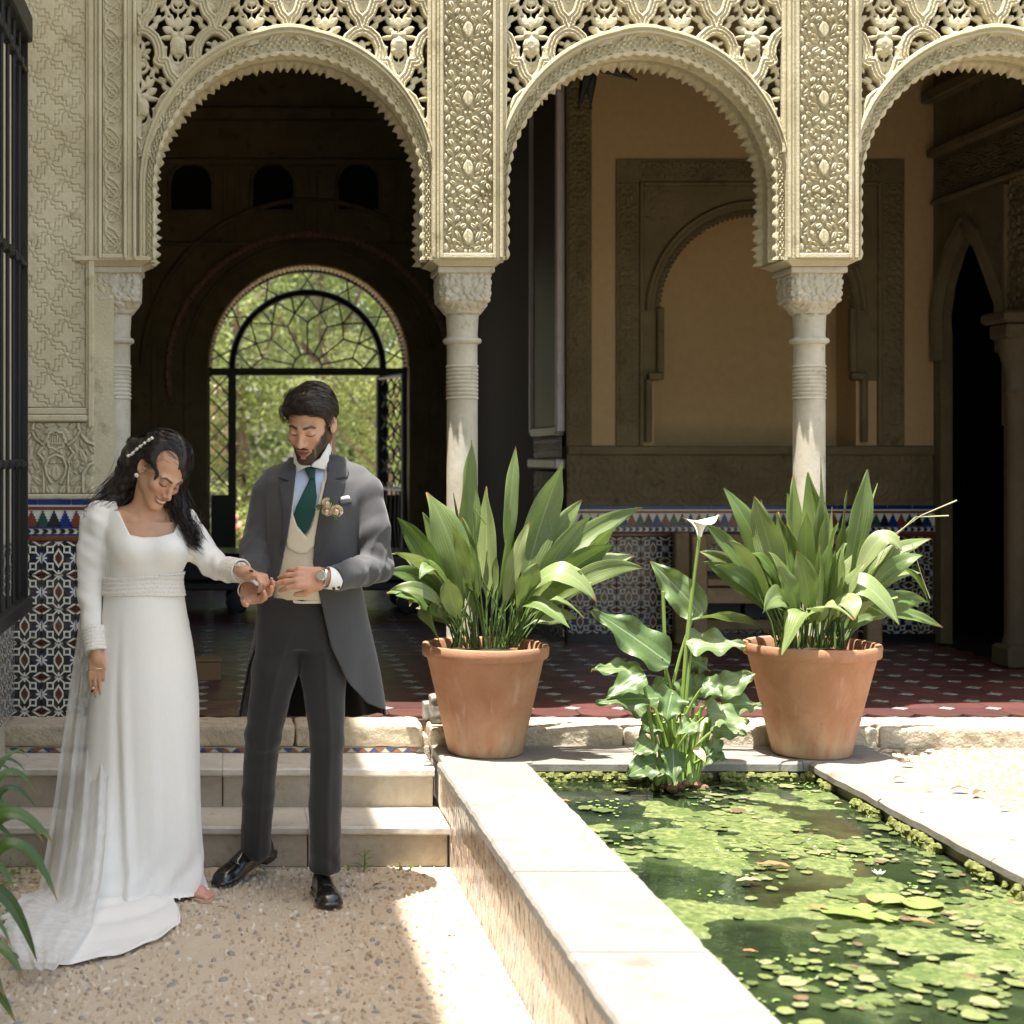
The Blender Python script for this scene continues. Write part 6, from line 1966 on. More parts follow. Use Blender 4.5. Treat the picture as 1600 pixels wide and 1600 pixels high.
wc = Vector(lwr + u * .038); t = Vector(u); x = t.cross(Vector((0, 0, 1))).normalized(); y = t.cross(x)
wb = MB(); wb.tube([wc + (x * math.cos(a) * .031 + y * math.sin(a) * .031) for a in np.linspace(0, 2 * math.pi, 25)[:-1]], .0055, 6, True)
wo = wb.build('watch', steel, groom, True)
c_ = wc + Vector((-.2, -.9, .25)).normalized() * .034
mb = MB(); mb.lathe([(0, -.004), (.017, -.004), (.018, .002), (.015, .005), (0, .005)], (0, 0, 0), 20)
mb.build('watch_face', steel, wo, True, Matrix.Translation(c_) @ Vector((-.2, -.9, .25)).to_track_quat('Z', 'Y').to_matrix().to_4x4())
rose = Mat('cream rose petal', (.80, .70, .52), .7, **{'Subsurface Weight': .2, 'Subsurface Scale': .01}).m; leafg = Mat('small leaf green', (.06, .11, .03), .6).m
bo = MB().tube([Vector(G(491, 791, -.175)), Vector(G(502, 790, -.175)), Vector(G(512, 794, -.17))], .0022, 5).tube([Vector(G(494, 797, -.175)), Vector(G(505, 795, -.172))], .002, 5).build('boutonniere', leafg, groom, True)
def rosebud(c, r0, seed):
    r = np.random.default_rng(seed); b = MB()
    b.lathe([(0, -.8 * r0), (r0 * .45, -.5 * r0), (r0 * .42, .2 * r0), (r0 * .2, .62 * r0), (0, .55 * r0)], (0, 0, 0), 10)
    for k in range(15):
        ly = k // 5; a = k * 2.4 + r.random(); rr = r0 * (.42 + .24 * ly); V = []
        for i in range(5):
            for j in range(5):
                w = a + (i - 2) * (.42 - .05 * ly); z = (-.75 + j * (.36 - .04 * ly)) * r0 - .06 * r0 * (i - 2) ** 2
                q = rr * (.62 + .55 * math.sin(.35 + j * .52) + (.10 * ly) * max(0, j - 2))
                V.append((q * math.cos(w), q * math.sin(w), z))
        b.add(V, [(i * 5 + j, i * 5 + j + 1, i * 5 + 6 + j, i * 5 + 5 + j) for i in range(4) for j in range(4)])
    d = Vector((-.25 + .3 * r.random(), -.8, .45)).normalized()
    b.build('rosebud', rose, bo, True, Matrix.Translation(Vector(c)) @ d.to_track_quat('Z', 'Y').to_matrix().to_4x4(), False)
rosebud(G(512, 787, -.178), .017, 1); rosebud(G(526, 799, -.172), .018, 2); rosebud(G(511, 799, -.182), .015, 3)
lf_ = MB()
for (a, b_) in (((505, 790), (490, 793)), ((520, 792), (516, 777)), ((518, 805), (531, 812))):
    p0, p1 = Vector(G(*a, -.175)), Vector(G(*b_, -.18)); t = p1 - p0; s_ = Vector((-t.z, 0, t.x)) * .28
    lf_.add([p0, p0 + t * .5 + s_, p1, p0 + t * .5 - s_ + Vector((0, -.006, 0))], [(0, 1, 2, 3)])
lf_.build('leaf', leafg, bo)
layer('pocket', coat_out, [(527, 779), (546, 777), (547, 785), (528, 787)], .004, .003, lap_m, fl_, fh_)
layer('pocket_square', coat_out, [(529, 775), (542, 773), (545, 778), (529, 780)], .003, .003, white_sh, fl_, fh_, .003)
bt = MB()
for k in range(4):
    p = Vector(lwr) * (1 - k * .11) + Vector(lel) * k * .11 + Vector((0, -.045, -.028)); bt.lathe([(0, -.003), (.006, -.003), (.006, .003), (0, .003)], (0, 0, 0), 8)
    bt.v[-32:] = [(v[0] + p.x, v[2] + p.y, v[1] + p.z) for v in bt.v[-32:]]
bt.build('cuff_buttons', Mat('horn button', (.03, .028, .025), .4).m, groom, True)

# ================================================================== bride
BY = 5.52
def B(px, py, dy=0.0): return np.array(at(px, py, BY + dy), np.float32)
def Bx(px, Y=BY): return (px - 355) * Y / F
def Bz(py, Y=BY): return 1.54 - (py - 712) * Y / F
bride = thing('person', 'dark haired bride in long white dress looking down smiling beside the tiled wall', 'person', (Bx(230), BY, 0))
bh = Head((267, 758), 5.45, 33, 40, 14, .935, False)
bskin = (.60, .345, .225)
b_nails = []
bRw, bLw = B(152, 1022, -.06), B(381, 893, -.16)
def b_body(P, nails=None):
    d = bh.sdf(P)
    d = smin(d, cap(P, bh.w(0, .03, -.05), B(226, 812, .0), .046, .050), .025)
    d = smin(d, chain(P, [B(160, 815, .02), B(222, 818, .01), B(283, 818, .04)], [.048, .066, .048], .04), .03)
    d = smin(d, pbody(P, [Bz(q) for q in (930, 880, 845, 815)], [Bx(q) for q in (224, 228, 230, 228)], [BY + .0] * 4, [.115, .118, .125, .120], [.08, .10, .092, .062]), .02)
    # collar bones
    d = smin(d, cap(P, B(208, 812, -.056), B(182, 800, -.025), .006, .004), .022)
    d = smin(d, chain(P, [B(150, 825, .02), B(144, 925, .02), bRw], [.038, .030, .0215], .02), .02)
    d = smin(d, chain(P, [B(290, 828, .05), B(332, 883, .0), bLw], [.036, .030, .0215], .02), .02)
    d = smin(d, hand(P, bRw, (.03, -.10, -1), (-.30, -1, .05), -1, .172, [(6, 12, 8), (3, 8, 6), (8, 10, 8), (14, 14, 10)], ((.78, .52, -.1), (.95, .16, -.15)), .07, nails), .010)
    d = smin(d, hand(P, bLw, (.70, -.60, -.16), (.22, -.10, .96), 1, .165, [(42, 46, 22), (52, 48, 22), (56, 46, 22), (50, 44, 20)], ((.62, .60, .30), (.85, .25, .30)), .07, nails), .010)
    # leg and foot that shows at the hem
    ft = np.array(at(304, 1399, 5.47), np.float32); ft[2] = .026
    d = smin(d, chain(P, [B(240, 930, .02), B(262, 1160, .02), ft + np.array((-.05, .12, .09), np.float32)], [.09, .055, .030], .03), .03)
    d = smin(d, chain(P, [ft + np.array((-.05, .12, .06), np.float32), ft + np.array((-.01, .03, .012), np.float32), ft + np.array((.030, -.030, -.004), np.float32)], [.027, .023, .016], .02), .02)
    d = smin(d, cap(P, ft + np.array((.012, -.040, -.008), np.float32), ft + np.array((.044, -.014, -.008), np.float32), .013), .012)
    for k in range(5):
        a = ft + np.array((.020 + .0085 * k, -.048 + .010 * k, -.009), np.float32)
        d = smin(d, cap(P, a, a + np.array((.024 - .003 * k, -.020 + .002 * k, -.003), np.float32), .0088 - .0008 * k), .0015)
    return d
b_body(np.zeros((1, 3), np.float32), b_nails)
V, Q = carve(b_body, (Bx(110), 5.10, 0), (Bx(445), 5.70, Bz(685)), .0033, 10, 1.8)
C = bh.colour(V, bskin, (.33, .075, .075))
for p, n_ in b_nails:
    e = np.sqrt((((V - np.array(p, np.float32)) ** 2).sum(1))); C[e < .0085] = (.075, .008, .015)
C[(V[:, 2] < .12)] = (.6, .33, .25)

put('body', mesh_np('body', V, Q, True, C), bride, skin_mat('woman skin'))
# dress bodice with sleeves
ivory = cloth_mat('ivory crepe', (.83, .815, .775), .62, 1600, .2, .06, .05).m
Bz_rows = [800, 830, 858, 885, 905, 935, 975]
def b_tor(P):
    d = pbody(P, [Bz(q) for q in Bz_rows], [Bx(q) for q in (222, 228, 233, 228, 224, 225, 228)], [BY + q for q in (.015, .005, 0, 0, .005, .005, .005)], [.130, .142, .142, .134, .128, .136, .150], [.070, .098, .118, .108, .098, .102, .118], 2.15)
    bust = smin(ell(P, B(205, 856, -.075), (.062, .055, .058)), ell(P, B(256, 858, -.065), (.062, .055, .058)), .03)
    return smin(d, bust, .035)
neck_out = [(178, 770), (183, 790), (193, 812), (206, 834), (225, 838), (250, 837), (272, 831), (280, 815), (281, 805), (277, 770)]
bsl = [B(154, 812, .02), B(146, 870, .03), B(143, 928, .02), B(147, 975, -.02), B(151, 1017, -.052)]
bsr = [B(284, 818, .05), B(308, 850, .02), B(334, 884, -.01), B(358, 890, -.08), B(377, 892, -.145)]
def bodice(P):
    d = b_tor(P) - .004
    sh = chain(P, [B(175, 792, .02), B(160, 800, .02)], [.034, .052], .03); sh = smin(sh, chain(P, [B(278, 805, .04), B(286, 812, .05)], [.032, .05], .03), .01)
    d = smin(d, sh, .02)
    nz = np.where(P[:, 1] < BY + .03, poly2(P[:, 0], P[:, 2], [(Bx(a), Bz(b)) for a, b in neck_out]), 1.0)
    shell = np.maximum(d, -(b_tor(P) + .013))
    d = np.maximum(shell, -nz)
    d = np.maximum(d, P[:, 2] - Bz(783) - .35 * (np.abs(P[:, 0] - Bx(226)) - .12) * 0)
    s1 = chain(P, bsl, [.064, .057, .046, .040, .036], .02) + wob(P, .0045, 60, 3, (1, 1, .8))
    u1 = nrm(bsl[-1] - bsl[-2]).astype(np.float32); s1 = np.maximum(s1, (P - bsl[-1]) @ u1)
    s2 = chain(P, bsr, [.058, .052, .046, .039, .032], .02) + wob(P, .005, 60, 4)
    u2 = nrm(bsr[-1] - bsr[-2]).astype(np.float32); s2 = np.maximum(s2, (P - bsr[-1]) @ u2)
    d = smin(d, s1, .010); d = smin(d, s2, .014)
    d = d + wob(P, .0018, 40, 9)
    return np.maximum(d, Bz(926) - P[:, 2] - (np.abs(P[:, 0] - Bx(226)) > .15) * 1.0)
V, Q = carve(bodice, (Bx(105), 5.2, Bz(1030)), (Bx(395), 5.76, Bz(775)), .0038, 10, 3.2)
put('dress_bodice', mesh_np('dress_bodice', V, Q, True), bride, ivory)
lace = Mat('white lace', (.76, .73, .68), .8)
x, y, z = lace.xyz(lace.coord('Object'))
a = ((x * 260.0 + y * 180.0).sin() * (z * 300.0).sin()); e = lace.voro(lace.coord('Object', (1, 1, 1.4)), 130, 'DISTANCE_TO_EDGE')
hh = e.ss(.0, .22) * -1.0 + a * .3
lace.set('Base Color', lace.mix(e.ss(.10, .30) * .55, (.80, .77, .72), (.62, .55, .46))); lace.bump(hh, .35, .003)
def wrap(name, fn, lo, hi, h=.0034):
    V, Q = carve(fn, lo, hi, h, 10, 2.0); return put(name, mesh_np(name, V, Q, True), bride, lace.m)
def belt(P):
    ztop = Bz(897) - (P[:, 0] - Bx(224)) * -.07; zbot = Bz(932) + .01 * np.cos((P[:, 0] - Bx(224)) * 9)
    d = np.abs(b_tor(P) - .007) - .004
    n_ = .0009 * np.sin((P[:, 2] + .08 * np.abs(P[:, 0] - Bx(240))) * 420)
    return np.maximum(np.maximum(d + n_, P[:, 2] - ztop), zbot - P[:, 2])
wrap('lace_belt', belt, (Bx(150), 5.3, Bz(945)), (Bx(300), 5.7, Bz(875)))
def cuffb(pts, ra, rb, L):
    a, b_ = pts[-1], pts[-2]; u = nrm(a - b_).astype(np.float32)
    def f(P):
        t = (P - a) @ u
        d = np.abs(cap(P, a - u * L, a + u * .03, ra, rb) - .004) - .003
        return np.maximum(np.maximum(d + .0012 * np.sin(t * 520), t - .004), -t - L)
    return f
wrap('lace_cuff', cuffb(bsl, .039, .036, .085), bsl[-1] - .11, bsl[-1] + .11)
wrap('lace_cuff', cuffb(bsr, .0375, .033, .085), bsr[-1] - .12, bsr[-1] + .12)
pb = MB(); pearl = Mat('pearl', (.75, .72, .66), .2, **{'Specular IOR Level': .6}).m
for k in range(9):
    p = Vector(bsr[-1]).lerp(Vector(bsr[-2]), k * .16 + .10) + Vector((-.004, -.038 - .001 * k, .022)); r0 = .0042
    pb.lathe([(0, -r0), (r0 * .8, -r0 * .6), (r0, 0), (r0 * .8, r0 * .6), (0, r0)], p, 8)
pb.build('cuff_pearls', pearl, bride, True)
# skirt and train: one draped sheet from waist to ground
c0 = np.array((Bx(225), BY + .005)); c1 = np.array((Bx(232), BY + .03))
def gnd(px, py): Y = 1.54 * F / (py - 712); return ((px - 355) * Y / F, Y)
train = [gnd(*p) for p in ((227, 1420), (262, 1424), (287, 1432), (284, 1446), (262, 1463), (240, 1476), (205, 1493), (160, 1506), (105, 1511), (48, 1522), (22, 1497), (18, 1462), (46, 1425), (70, 1393))] + [(Bx(120), BY + .24), (Bx(235), BY + .29), (Bx(300), BY + .20)] + [(c1[0] + .215, c1[1] - .02), (c1[0] + .205, c1[1] - .10), (c1[0] + .12, c1[1] - .155), (c1[0] + .02, c1[1] - .16)]
def ray(poly, c, a):
    best = 0; ca, sa = math.cos(a), math.sin(a)
    for i in range(len(poly)):
        x1, y1 = poly[i][0] - c[0], poly[i][1] - c[1]; x2, y2 = poly[i - 1][0] - c[0], poly[i - 1][1] - c[1]
        dx, dy = x2 - x1, y2 - y1; den = ca * dy - sa * dx
        if abs(den) < 1e-9: continue
        t = (x1 * dy - y1 * dx) / den; u_ = (x1 * sa - y1 * ca) / den
        if t > best and -1e-6 <= u_ <= 1 + 1e-6: best = t
    return best
na, nv, ng = 220, 70, 26
V = []
r = np.random.default_rng(6); ph = r.uniform(0, 6.28, 8)
angs = np.linspace(-math.pi, math.pi, na, endpoint=False)
rout = np.array([ray(train, c1, a) for a in angs]); 
k5 = np.ones(5) / 5; rout_s = np.convolve(np.concatenate([rout[-4:], rout, rout[:4]]), np.ones(9) / 9, 'valid')
lefty = np.array([sst(-.2, -1.0, np.array(math.cos(a))) for a in angs])
for i, a in enumerate(angs):
    ca, sa = math.cos(a), math.sin(a)
    def el(rx, ry): return 1 / math.sqrt((ca / rx) ** 2 + (sa / ry) ** 2)
    lf = float(lefty[i]); fr_ = float(sst(.1, -1.0, np.array(sa)))
    rc = min(el(.215, .165 if sa < 0 else .26) + .10 * lf + .02 * lf * fr_, rout_s[i])
    waist, hip, thigh, knee = el(.134, .101), el(.172, .132), el(.188, .150), el(.188, .156) + .035 * lf
    prof = spl([Bz(925), Bz(965), Bz(1015), Bz(1100), Bz(1220), .12, .012], [waist + .006, el(.153, .119), hip, thigh + .01 * lf, knee, rc * .93, rc])
    for v in range(nv):
        t = v / (nv - 1); z = Bz(925) + (.012 - Bz(925)) * t
        lw = t ** 1.6
        fold = .006 * lw * math.sin(5 * a + ph[0] + 1.2 * t) + .0035 * lw * math.sin(9 * a + ph[1] - t) + .0012 * lw * math.sin(19 * a + ph[2])
        fold += -.030 * lw * math.exp(-((a + 2.05 + .25 * (1 - t)) / .09) ** 2) + .014 * lw * math.exp(-((a + 1.86 + .25 * (1 - t)) / .10) ** 2)
        low = math.exp(-((t - .93) / .05) ** 2) * .010 * math.sin(9 * a + 2 + t * 30) * (sa < .3)
        rr = float(prof(z)) + fold + low
        c = c0 + (c1 - c0) * t
        zz = z + (.003 if rout_s[i] <= rc + .02 else 0) * t * (1 + math.sin(5 * a))
        V.append((c[0] + rr * ca, c[1] + rr * sa, zz))
    last = rr
    for v in range(1, ng + 1):
        t = v / ng; R_ = max(rout_s[i] * (1 + .012 * math.sin(38 * a)), last)
        rr = last + (R_ - last) * t
        ext = max(0, R_ - last)
        z = .012 - .004 * t + min(.02, ext * .06) * abs(math.sin(rr * 14 + 5 * a)) * (1 - t) + .006 * (noise2(np.array(rr * ca), np.array(rr * sa), 4, 3, 14)) * min(1, ext * 8) + (.006 * abs(math.sin(19 * a)) * (t > .9)) * min(1, ext * 8)
        V.append((c1[0] + rr * ca, c1[1] + rr * sa, max(z, .010) if ext > .02 else V[-1][2]))
nn_ = nv + ng
q = grid_faces(na, nn_)
a_ = np.arange(na * nn_).reshape(na, nn_); wrapq = np.stack([a_[-1, :-1], a_[0, :-1], a_[0, 1:], a_[-1, 1:]], -1)
put('dress_skirt', mesh_np('dress_skirt', np.array(V), np.concatenate([q, wrapq])[:, ::-1], True), bride, ivory)
# veil
vm = Mat('white tulle', (.85, .84, .82), .9)
tr = vm.node('ShaderNodeBsdfTransparent'); mx = vm.node('ShaderNodeMixShader'); tl = vm.node('ShaderNodeBsdfTranslucent'); tl.inputs[0].default_value = (.8, .8, .78, 1)
m2 = vm.node('ShaderNodeMixShader'); m2.inputs[0].default_value = .35
vm.nt.links.new(vm.b.outputs[0], m2.inputs[1]); vm.nt.links.new(tl.outputs[0], m2.inputs[2])
vn = vm.noise(vm.coord('Object', (3, 3, .6)), 9, 3)
fac = vn.ss(.2, .8) * .25 + .62; vm.nt.links.new(fac.s, mx.inputs[0])
vm.nt.links.new(tr.outputs[0], mx.inputs[1]); vm.nt.links.new(m2.outputs[0], mx.inputs[2]); vm.nt.links.new(mx.outputs[0], vm.out.inputs[0])
rowsv = [  # left edge, right edge: (px,py,Y)
    ((192, 705, 5.56), (204, 690, 5.50)), ((178, 735, 5.62), (200, 725, 5.60)), ((158, 800, 5.66), (190, 800, 5.66)), ((134, 900, 5.66), (185, 900, 5.67)), ((122, 985, 5.64), (180, 985, 5.66)),
    ((108, 1085, 5.62), (176, 1090, 5.60)), ((94, 1185, 5.60), (170, 1195, 5.42)), ((82, 1270, 5.58), (166, 1290, 5.32)), ((70, 1340, 5.55), (160, 1360, 5.22)), ((60, 1388, 5.50), (150, 1415, 5.12)),
    ((40, 1412, 5.36), (140, 1455, 4.98)), ((14, 1440, 5.17), (128, 1485, 4.86)), ((2, 1470, 4.98), (112, 1510, 4.72)), ((16, 1508, 4.74), (104, 1523, 4.65)), ((38, 1545, 4.55), (84, 1543, 4.54))]
nu = 40; V = []
Lr = np.array([at(*l) for l, _ in rowsv]); Rr = np.array([at(*r_) for _, r_ in rowsv])
tt = np.linspace(0, len(rowsv) - 1, 110); 
Ls = np.stack([spl(range(len(rowsv)), Lr[:, k])(tt) for k in range(3)], 1); Rs = np.stack([spl(range(len(rowsv)), Rr[:, k])(tt) for k in range(3)], 1)
for i in range(len(tt)):
    wv = min(1, tt[i] / 4)
    for j in range(nu):
        u_ = j / (nu - 1); p = Ls[i] * (1 - u_) + Rs[i] * u_
        f_ = .012 * wv * math.sin(u_ * 21 + tt[i] * .4) + .006 * wv * math.sin(u_ * 43 - tt[i] * .6) + .02 * wv * math.sin(u_ * 3.1)
        lowz = sst(9, 10.5, np.array(tt[i]))
        p = p + np.array((0, -f_ * (1 - lowz), 0))
        z = p[2]
        if z < .05 or lowz > 0: z = max(.018, z * (1 - float(lowz))) + float(lowz) * (.026 + abs(f_) * .25 + .006 * math.sin(u_ * 6 + tt[i] * 2) ** 2)
        edge = .012 * math.sin(i * 1.1) * (u_ < .03) * (tt[i] > 9)
        V.append((p[0] + edge, p[1], z))
put('veil', mesh_np('veil', np.array(V), grid_faces(len(tt), nu), True), bride, vm.m)
# hair: cap parted in the middle, long mass behind the shoulder, curls by the far cheek
bhm = hair_mat('near black hair', (.012, .008, .007))
zb_ = spl([-.13, -.06, -.045, -.035, -.015, .0, .014, .04, .08, .13], [-.10, -.02, .006, .014, .016, .014, .014, -.02, -.09, -.13])
back = [np.array(bh.w(.0, .09, .04)), np.array(bh.w(-.02, .115, -.04)), B(188, 768, .05), B(168, 788, .03), B(150, 800, .02)]
curl = [np.array(bh.w(.074, -.030, .03)), np.array(bh.w(.088, -.012, -.05)), B(283, 803, -.01), B(290, 818, -.035), B(298, 832, -.05), B(303, 845, -.05)]
def b_hair(P):
    Q_ = bh.loc(P)
    opn = (1 - np.sqrt((Q_[:, 0] / .054) ** 2 + ((Q_[:, 2] + .022) / .083) ** 2)) * .06
    m_ = np.where(Q_[:, 1] < -.012, opn, -1.0)
    d = smin(smin(bh.skull(Q_), ell(Q_, (0, -.034, -.030), (.054, .062, .066)), .03), ell(Q_, (0, -.080, .017), (.036, .014, .012)), .018) - .0045 - .010 * sst(.0, .030, -np.maximum(m_, (zb_(Q_[:, 1]) - Q_[:, 2]) * .85))
    d = smin(d, ell(Q_, (0, .045, .090), (.070, .074, .044)), .03)
    X = np.abs(Q_[:, 0] - .004)
    d = d + .006 * np.exp(-(X / .006) ** 2) * (Q_[:, 1] < .05)
    a = Q_[:, 0] * 60 + Q_[:, 2] * 150 + 9 * np.sin(Q_[:, 1] * 30)
    d = d + .0018 * np.sin(a)
    d = smax(d, np.maximum(m_, (zb_(Q_[:, 1]) - Q_[:, 2]) * .85) + wob(Q_, .002, 120, 5), .006)
    d = d * bh.sc
    wv = wob(P, .007, 85, 4)
    d = smin(d, chain(P, back, [.060, .062, .046, .030, .012], .03) + wv, .02)
    c = chain(P, curl, [.018, .025, .028, .021, .016, .006], .015) + wob(P, .006, 90, 6, (1, 1, .5))
    d = smin(d, c, .012)
    return d
lo = np.minimum(np.minimum.reduce(back), np.minimum.reduce(curl)) - .09; hi = np.maximum(np.array(bh.o) + .18, np.maximum.reduce(curl) + .07)
V, Q = carve(b_hair, lo, hi, .0034, 10, 2.0)
bhair = put('hair', mesh_np('hair', V, Q, True), bride, bhm)
def bflow(p):
    v = np.array((.75 * np.sign(p[0] - .004) if abs(p[0]) < .05 else 0.1 * np.sign(p[0]), .9, -.15 - 5 * max(0, abs(p[0]) - .05)))
    n_ = p - np.array((0, .018, .036)); n_ /= np.linalg.norm(n_); v = v - n_ * v.dot(n_)
    return v / (np.linalg.norm(v) + 1e-6)
ql = bh.loc(V.astype(np.float32)); capV = V[(ql[:, 2] > -.05) & ((ql[:, 1] > -.035) | (np.sqrt((ql[:, 0] / .054) ** 2 + ((ql[:, 2] + .022) / .083) ** 2) > 1.10))]
ribbons('strands', strands_on(capV, bh, 2400, 5, .011, 7, bflow, .0015, lambda q: q[1] < .0 and math.hypot(q[0] / .054, (q[2] + .022) / .083) < 1.16), .0008, bhm, bhair, 2)
def lock(pts, rad, n, seed, wave):
    r = np.random.default_rng(seed); pts = np.array(pts, float); out = []
    ts = np.linspace(0, len(pts) - 1, 16); C = np.stack([spl(range(len(pts)), pts[:, k])(ts) for k in range(3)], 1)
    for i in range(n):
        o = r.normal(size=3) * rad * .55; ph = r.uniform(0, 6.28); s0, s1 = sorted(r.uniform(0, 1, 2)); s1 = min(1, max(s1, s0 + .4)); s0 = min(s0, s1 - .35)
        idx = np.linspace(max(0, s0) * 15, s1 * 15, 12)
        p = np.stack([np.interp(idx, range(16), C[:, k]) for k in range(3)], 1)
        tap = np.interp(idx, [0, 15], [1.0, .55])[:, None]
        p = p + o * tap + wave * np.stack([np.sin(idx * .9 + ph), np.cos(idx * .8 + ph * 2), np.sin(idx * .7 + ph)], 1)
        out.append(p)
    return out
ribbons('strands', lock(back + [B(140, 806, .0)], .055, 800, 7, .006), .0009, bhm, bhair, 3)
ribbons('strands', lock([np.array(bh.w(-.03, .10, -.03)), B(178, 752, .06), B(160, 775, .05), B(146, 795, .03), B(138, 800, .03)], .03, 60, 9, .012), .0009, bhm, bhair, 5)
ribbons('strands', lock(curl + [B(306, 850, -.05)], .040, 900, 8, .011), .0009, bhm, bhair, 4)
er = bh.w(-.080, .010, -.052); MB().lathe([(0, -.0085), (.006, -.006), (.0085, 0), (.006, .006), (0, .0085)], er, 12).build('earring', pearl, bride, True)
# jewelled comb along the crown, set on the hair surface, and the tulle gathered under it
cb = MB(); ppx = 355 + V[:, 0] / V[:, 1] * F; ppy = 712 - (V[:, 2] - 1.54) / V[:, 1] * F; cpts = []
for k in range(19):
    t = k / 18; x_, y_ = 199 + 38 * t, 716 - 33 * t ** .8
    e = np.hypot(ppx - x_, ppy - y_); near = np.where(e < max(4.0, e.min() + .5))[0]; i = near[np.argmin(V[near, 1])]
    p = Vector(V[i]) + Vector((-.003, -.005, .004)); cpts.append(p); r0 = .0042 + .0026 * (k % 3 == 0)
    cb.lathe([(0, -r0), (r0 * .8, -r0 * .5), (r0, 0), (r0 * .8, r0 * .5), (0, r0)], p, 7)
cb.build('hair_comb', pearl, bride, True)
Vv = []
for k in range(12):
    u_ = k / 11; p0 = cpts[min(8, int(u_ * 8))]
    for j in range(10):
        t = j / 9; q = Vector(at(150 + 22 * u_, 775, 5.66)); w_ = p0.lerp(q, t); Vv.append((w_.x, w_.y + .05 * math.sin(t * 3.14) * .3 + .006 * math.sin(u_ * 14), w_.z + .012 * math.sin(t * 3.14)))
put('veil', mesh_np('veil', np.array(Vv), grid_faces(12, 10), True), bride, vm.m)
# ring, bracelet chain on the hanging hand, sandal straps
gold = Mat('gold', (.75, .52, .25), .25, Metallic=1.0).m
def ringlet(name, c, ax, rad, th, mat):
    c = Vector(c); ax = Vector(ax).normalized(); x_ = ax.orthogonal().normalized(); y_ = ax.cross(x_)
    return MB().tube([c + (x_ * math.cos(a) + y_ * math.sin(a)) * rad for a in np.linspace(0, 6.283, 20)[:-1]], th, 5, True).build(name, mat, bride, True)
ft = Vector(at(304, 1399, 5.47)); ft.z = .026
strap = Mat('blush leather strap', (.55, .38, .30), .5).m
sd = MB()
for o_ in ((-.012, .030, .010), (.004, .008, .004), (.018, -.014, -.003)):
    c = ft + Vector(o_); sd.tube([c + Vector((-.022, -.020, -.020)), c + Vector((-.016, -.014, .010)), c + Vector((.002, .002, .021)), c + Vector((.020, .018, .008)), c + Vector((.026, .022, -.018))], .0042, 6)
sd.prism([(ft.x - .10, ft.y + .14), (ft.x - .03, ft.y - .02), (ft.x + .022, ft.y - .080), (ft.x + .062, ft.y - .078), (ft.x + .070, ft.y - .02), (ft.x + .02, ft.y + .08), (ft.x - .04, ft.y + .19)], 'z', .002, .010)
sd.build('sandal', strap, bride, True)
k_ = .172 / .185
p = Vector(bRw) + Vector((.03, -.10, -1)).normalized() * .115 + Vector((-.016, -.004, 0))
ringlet('ring', p, (.1, -.1, -1), .0088, .0018, gold)
MB().lathe([(0, -.004), (.004, 0), (0, .004)], p + Vector((0, -.010, 0)), 6).build('ring_stone', Mat('clear stone', (.9, .9, .9), .05, **{'Specular IOR Level': 1.0}).m, bride)
ringlet('bracelet', Vector(bRw) + Vector((0, -.006, -.058)), (.15, -.35, -1), .036, .0014, gold)
# ------------------------------------------------------------------ plants
def plant_mat(name, a, b, rib, tr=.28, rough=.35, stripes=26):
    m = Mat(name, a, rough, **{'Specular IOR Level': .5})
    x, y, z = m.xyz(m.coord('UV'))
    r_ = m.rnd(); n = m.noise(m.coord('UV', (4, 14, 1)), 3, 4)
    c = m.mix(r_, a, b)
    c = m.mix(((x * stripes * 3.14159).sin() * .5 + .5) * .22, c, tuple(q * .55 for q in a))
    c = m.mix(n.ss(.45, .8) * .4, c, b)
    c = m.mix((x - .5).abs().lt(.022) * .7, c, rib)
    c = m.mix(y.ss(.93, .99) * (r_.gt(.4)), c, (.30, .17, .06))
    m.set('Base Color', c)
    m.bump((x * stripes * 3.14159).sin() * .5 + n, .25, .003)
    t = m.node('ShaderNodeBsdfTranslucent'); m.nt.links.new(m.mix(.45, c, (.22, .34, .02)), t.inputs[0])
    mx = m.node('ShaderNodeMixShader'); mx.inputs[0].default_value = tr
    m.nt.links.new(m.b.outputs[0], mx.inputs[1]); m.nt.links.new(t.outputs[0], mx.inputs[2]); m.nt.links.new(mx.outputs[0], m.out.inputs[0])
    return m.m
asp = plant_mat('aspidistra leaf', (.09, .155, .038), (.195, .25, .082), (.23, .29, .12))
asp2 = plant_mat('pale aspidistra leaf', (.16, .225, .075), (.30, .35, .16), (.33, .38, .20))
stemm = Mat('green stalk', (.07, .115, .03), .5).m
def bez(p0, p1, p2, n):
    t = np.linspace(0, 1, n)[:, None]
    return (1 - t) ** 2 * p0 + 2 * t * (1 - t) * p1 + t * t * p2
BL_LANCE = spl([0, .12, .3, .5, .72, .9, 1], [.05, .42, .86, 1.0, .80, .34, .02])
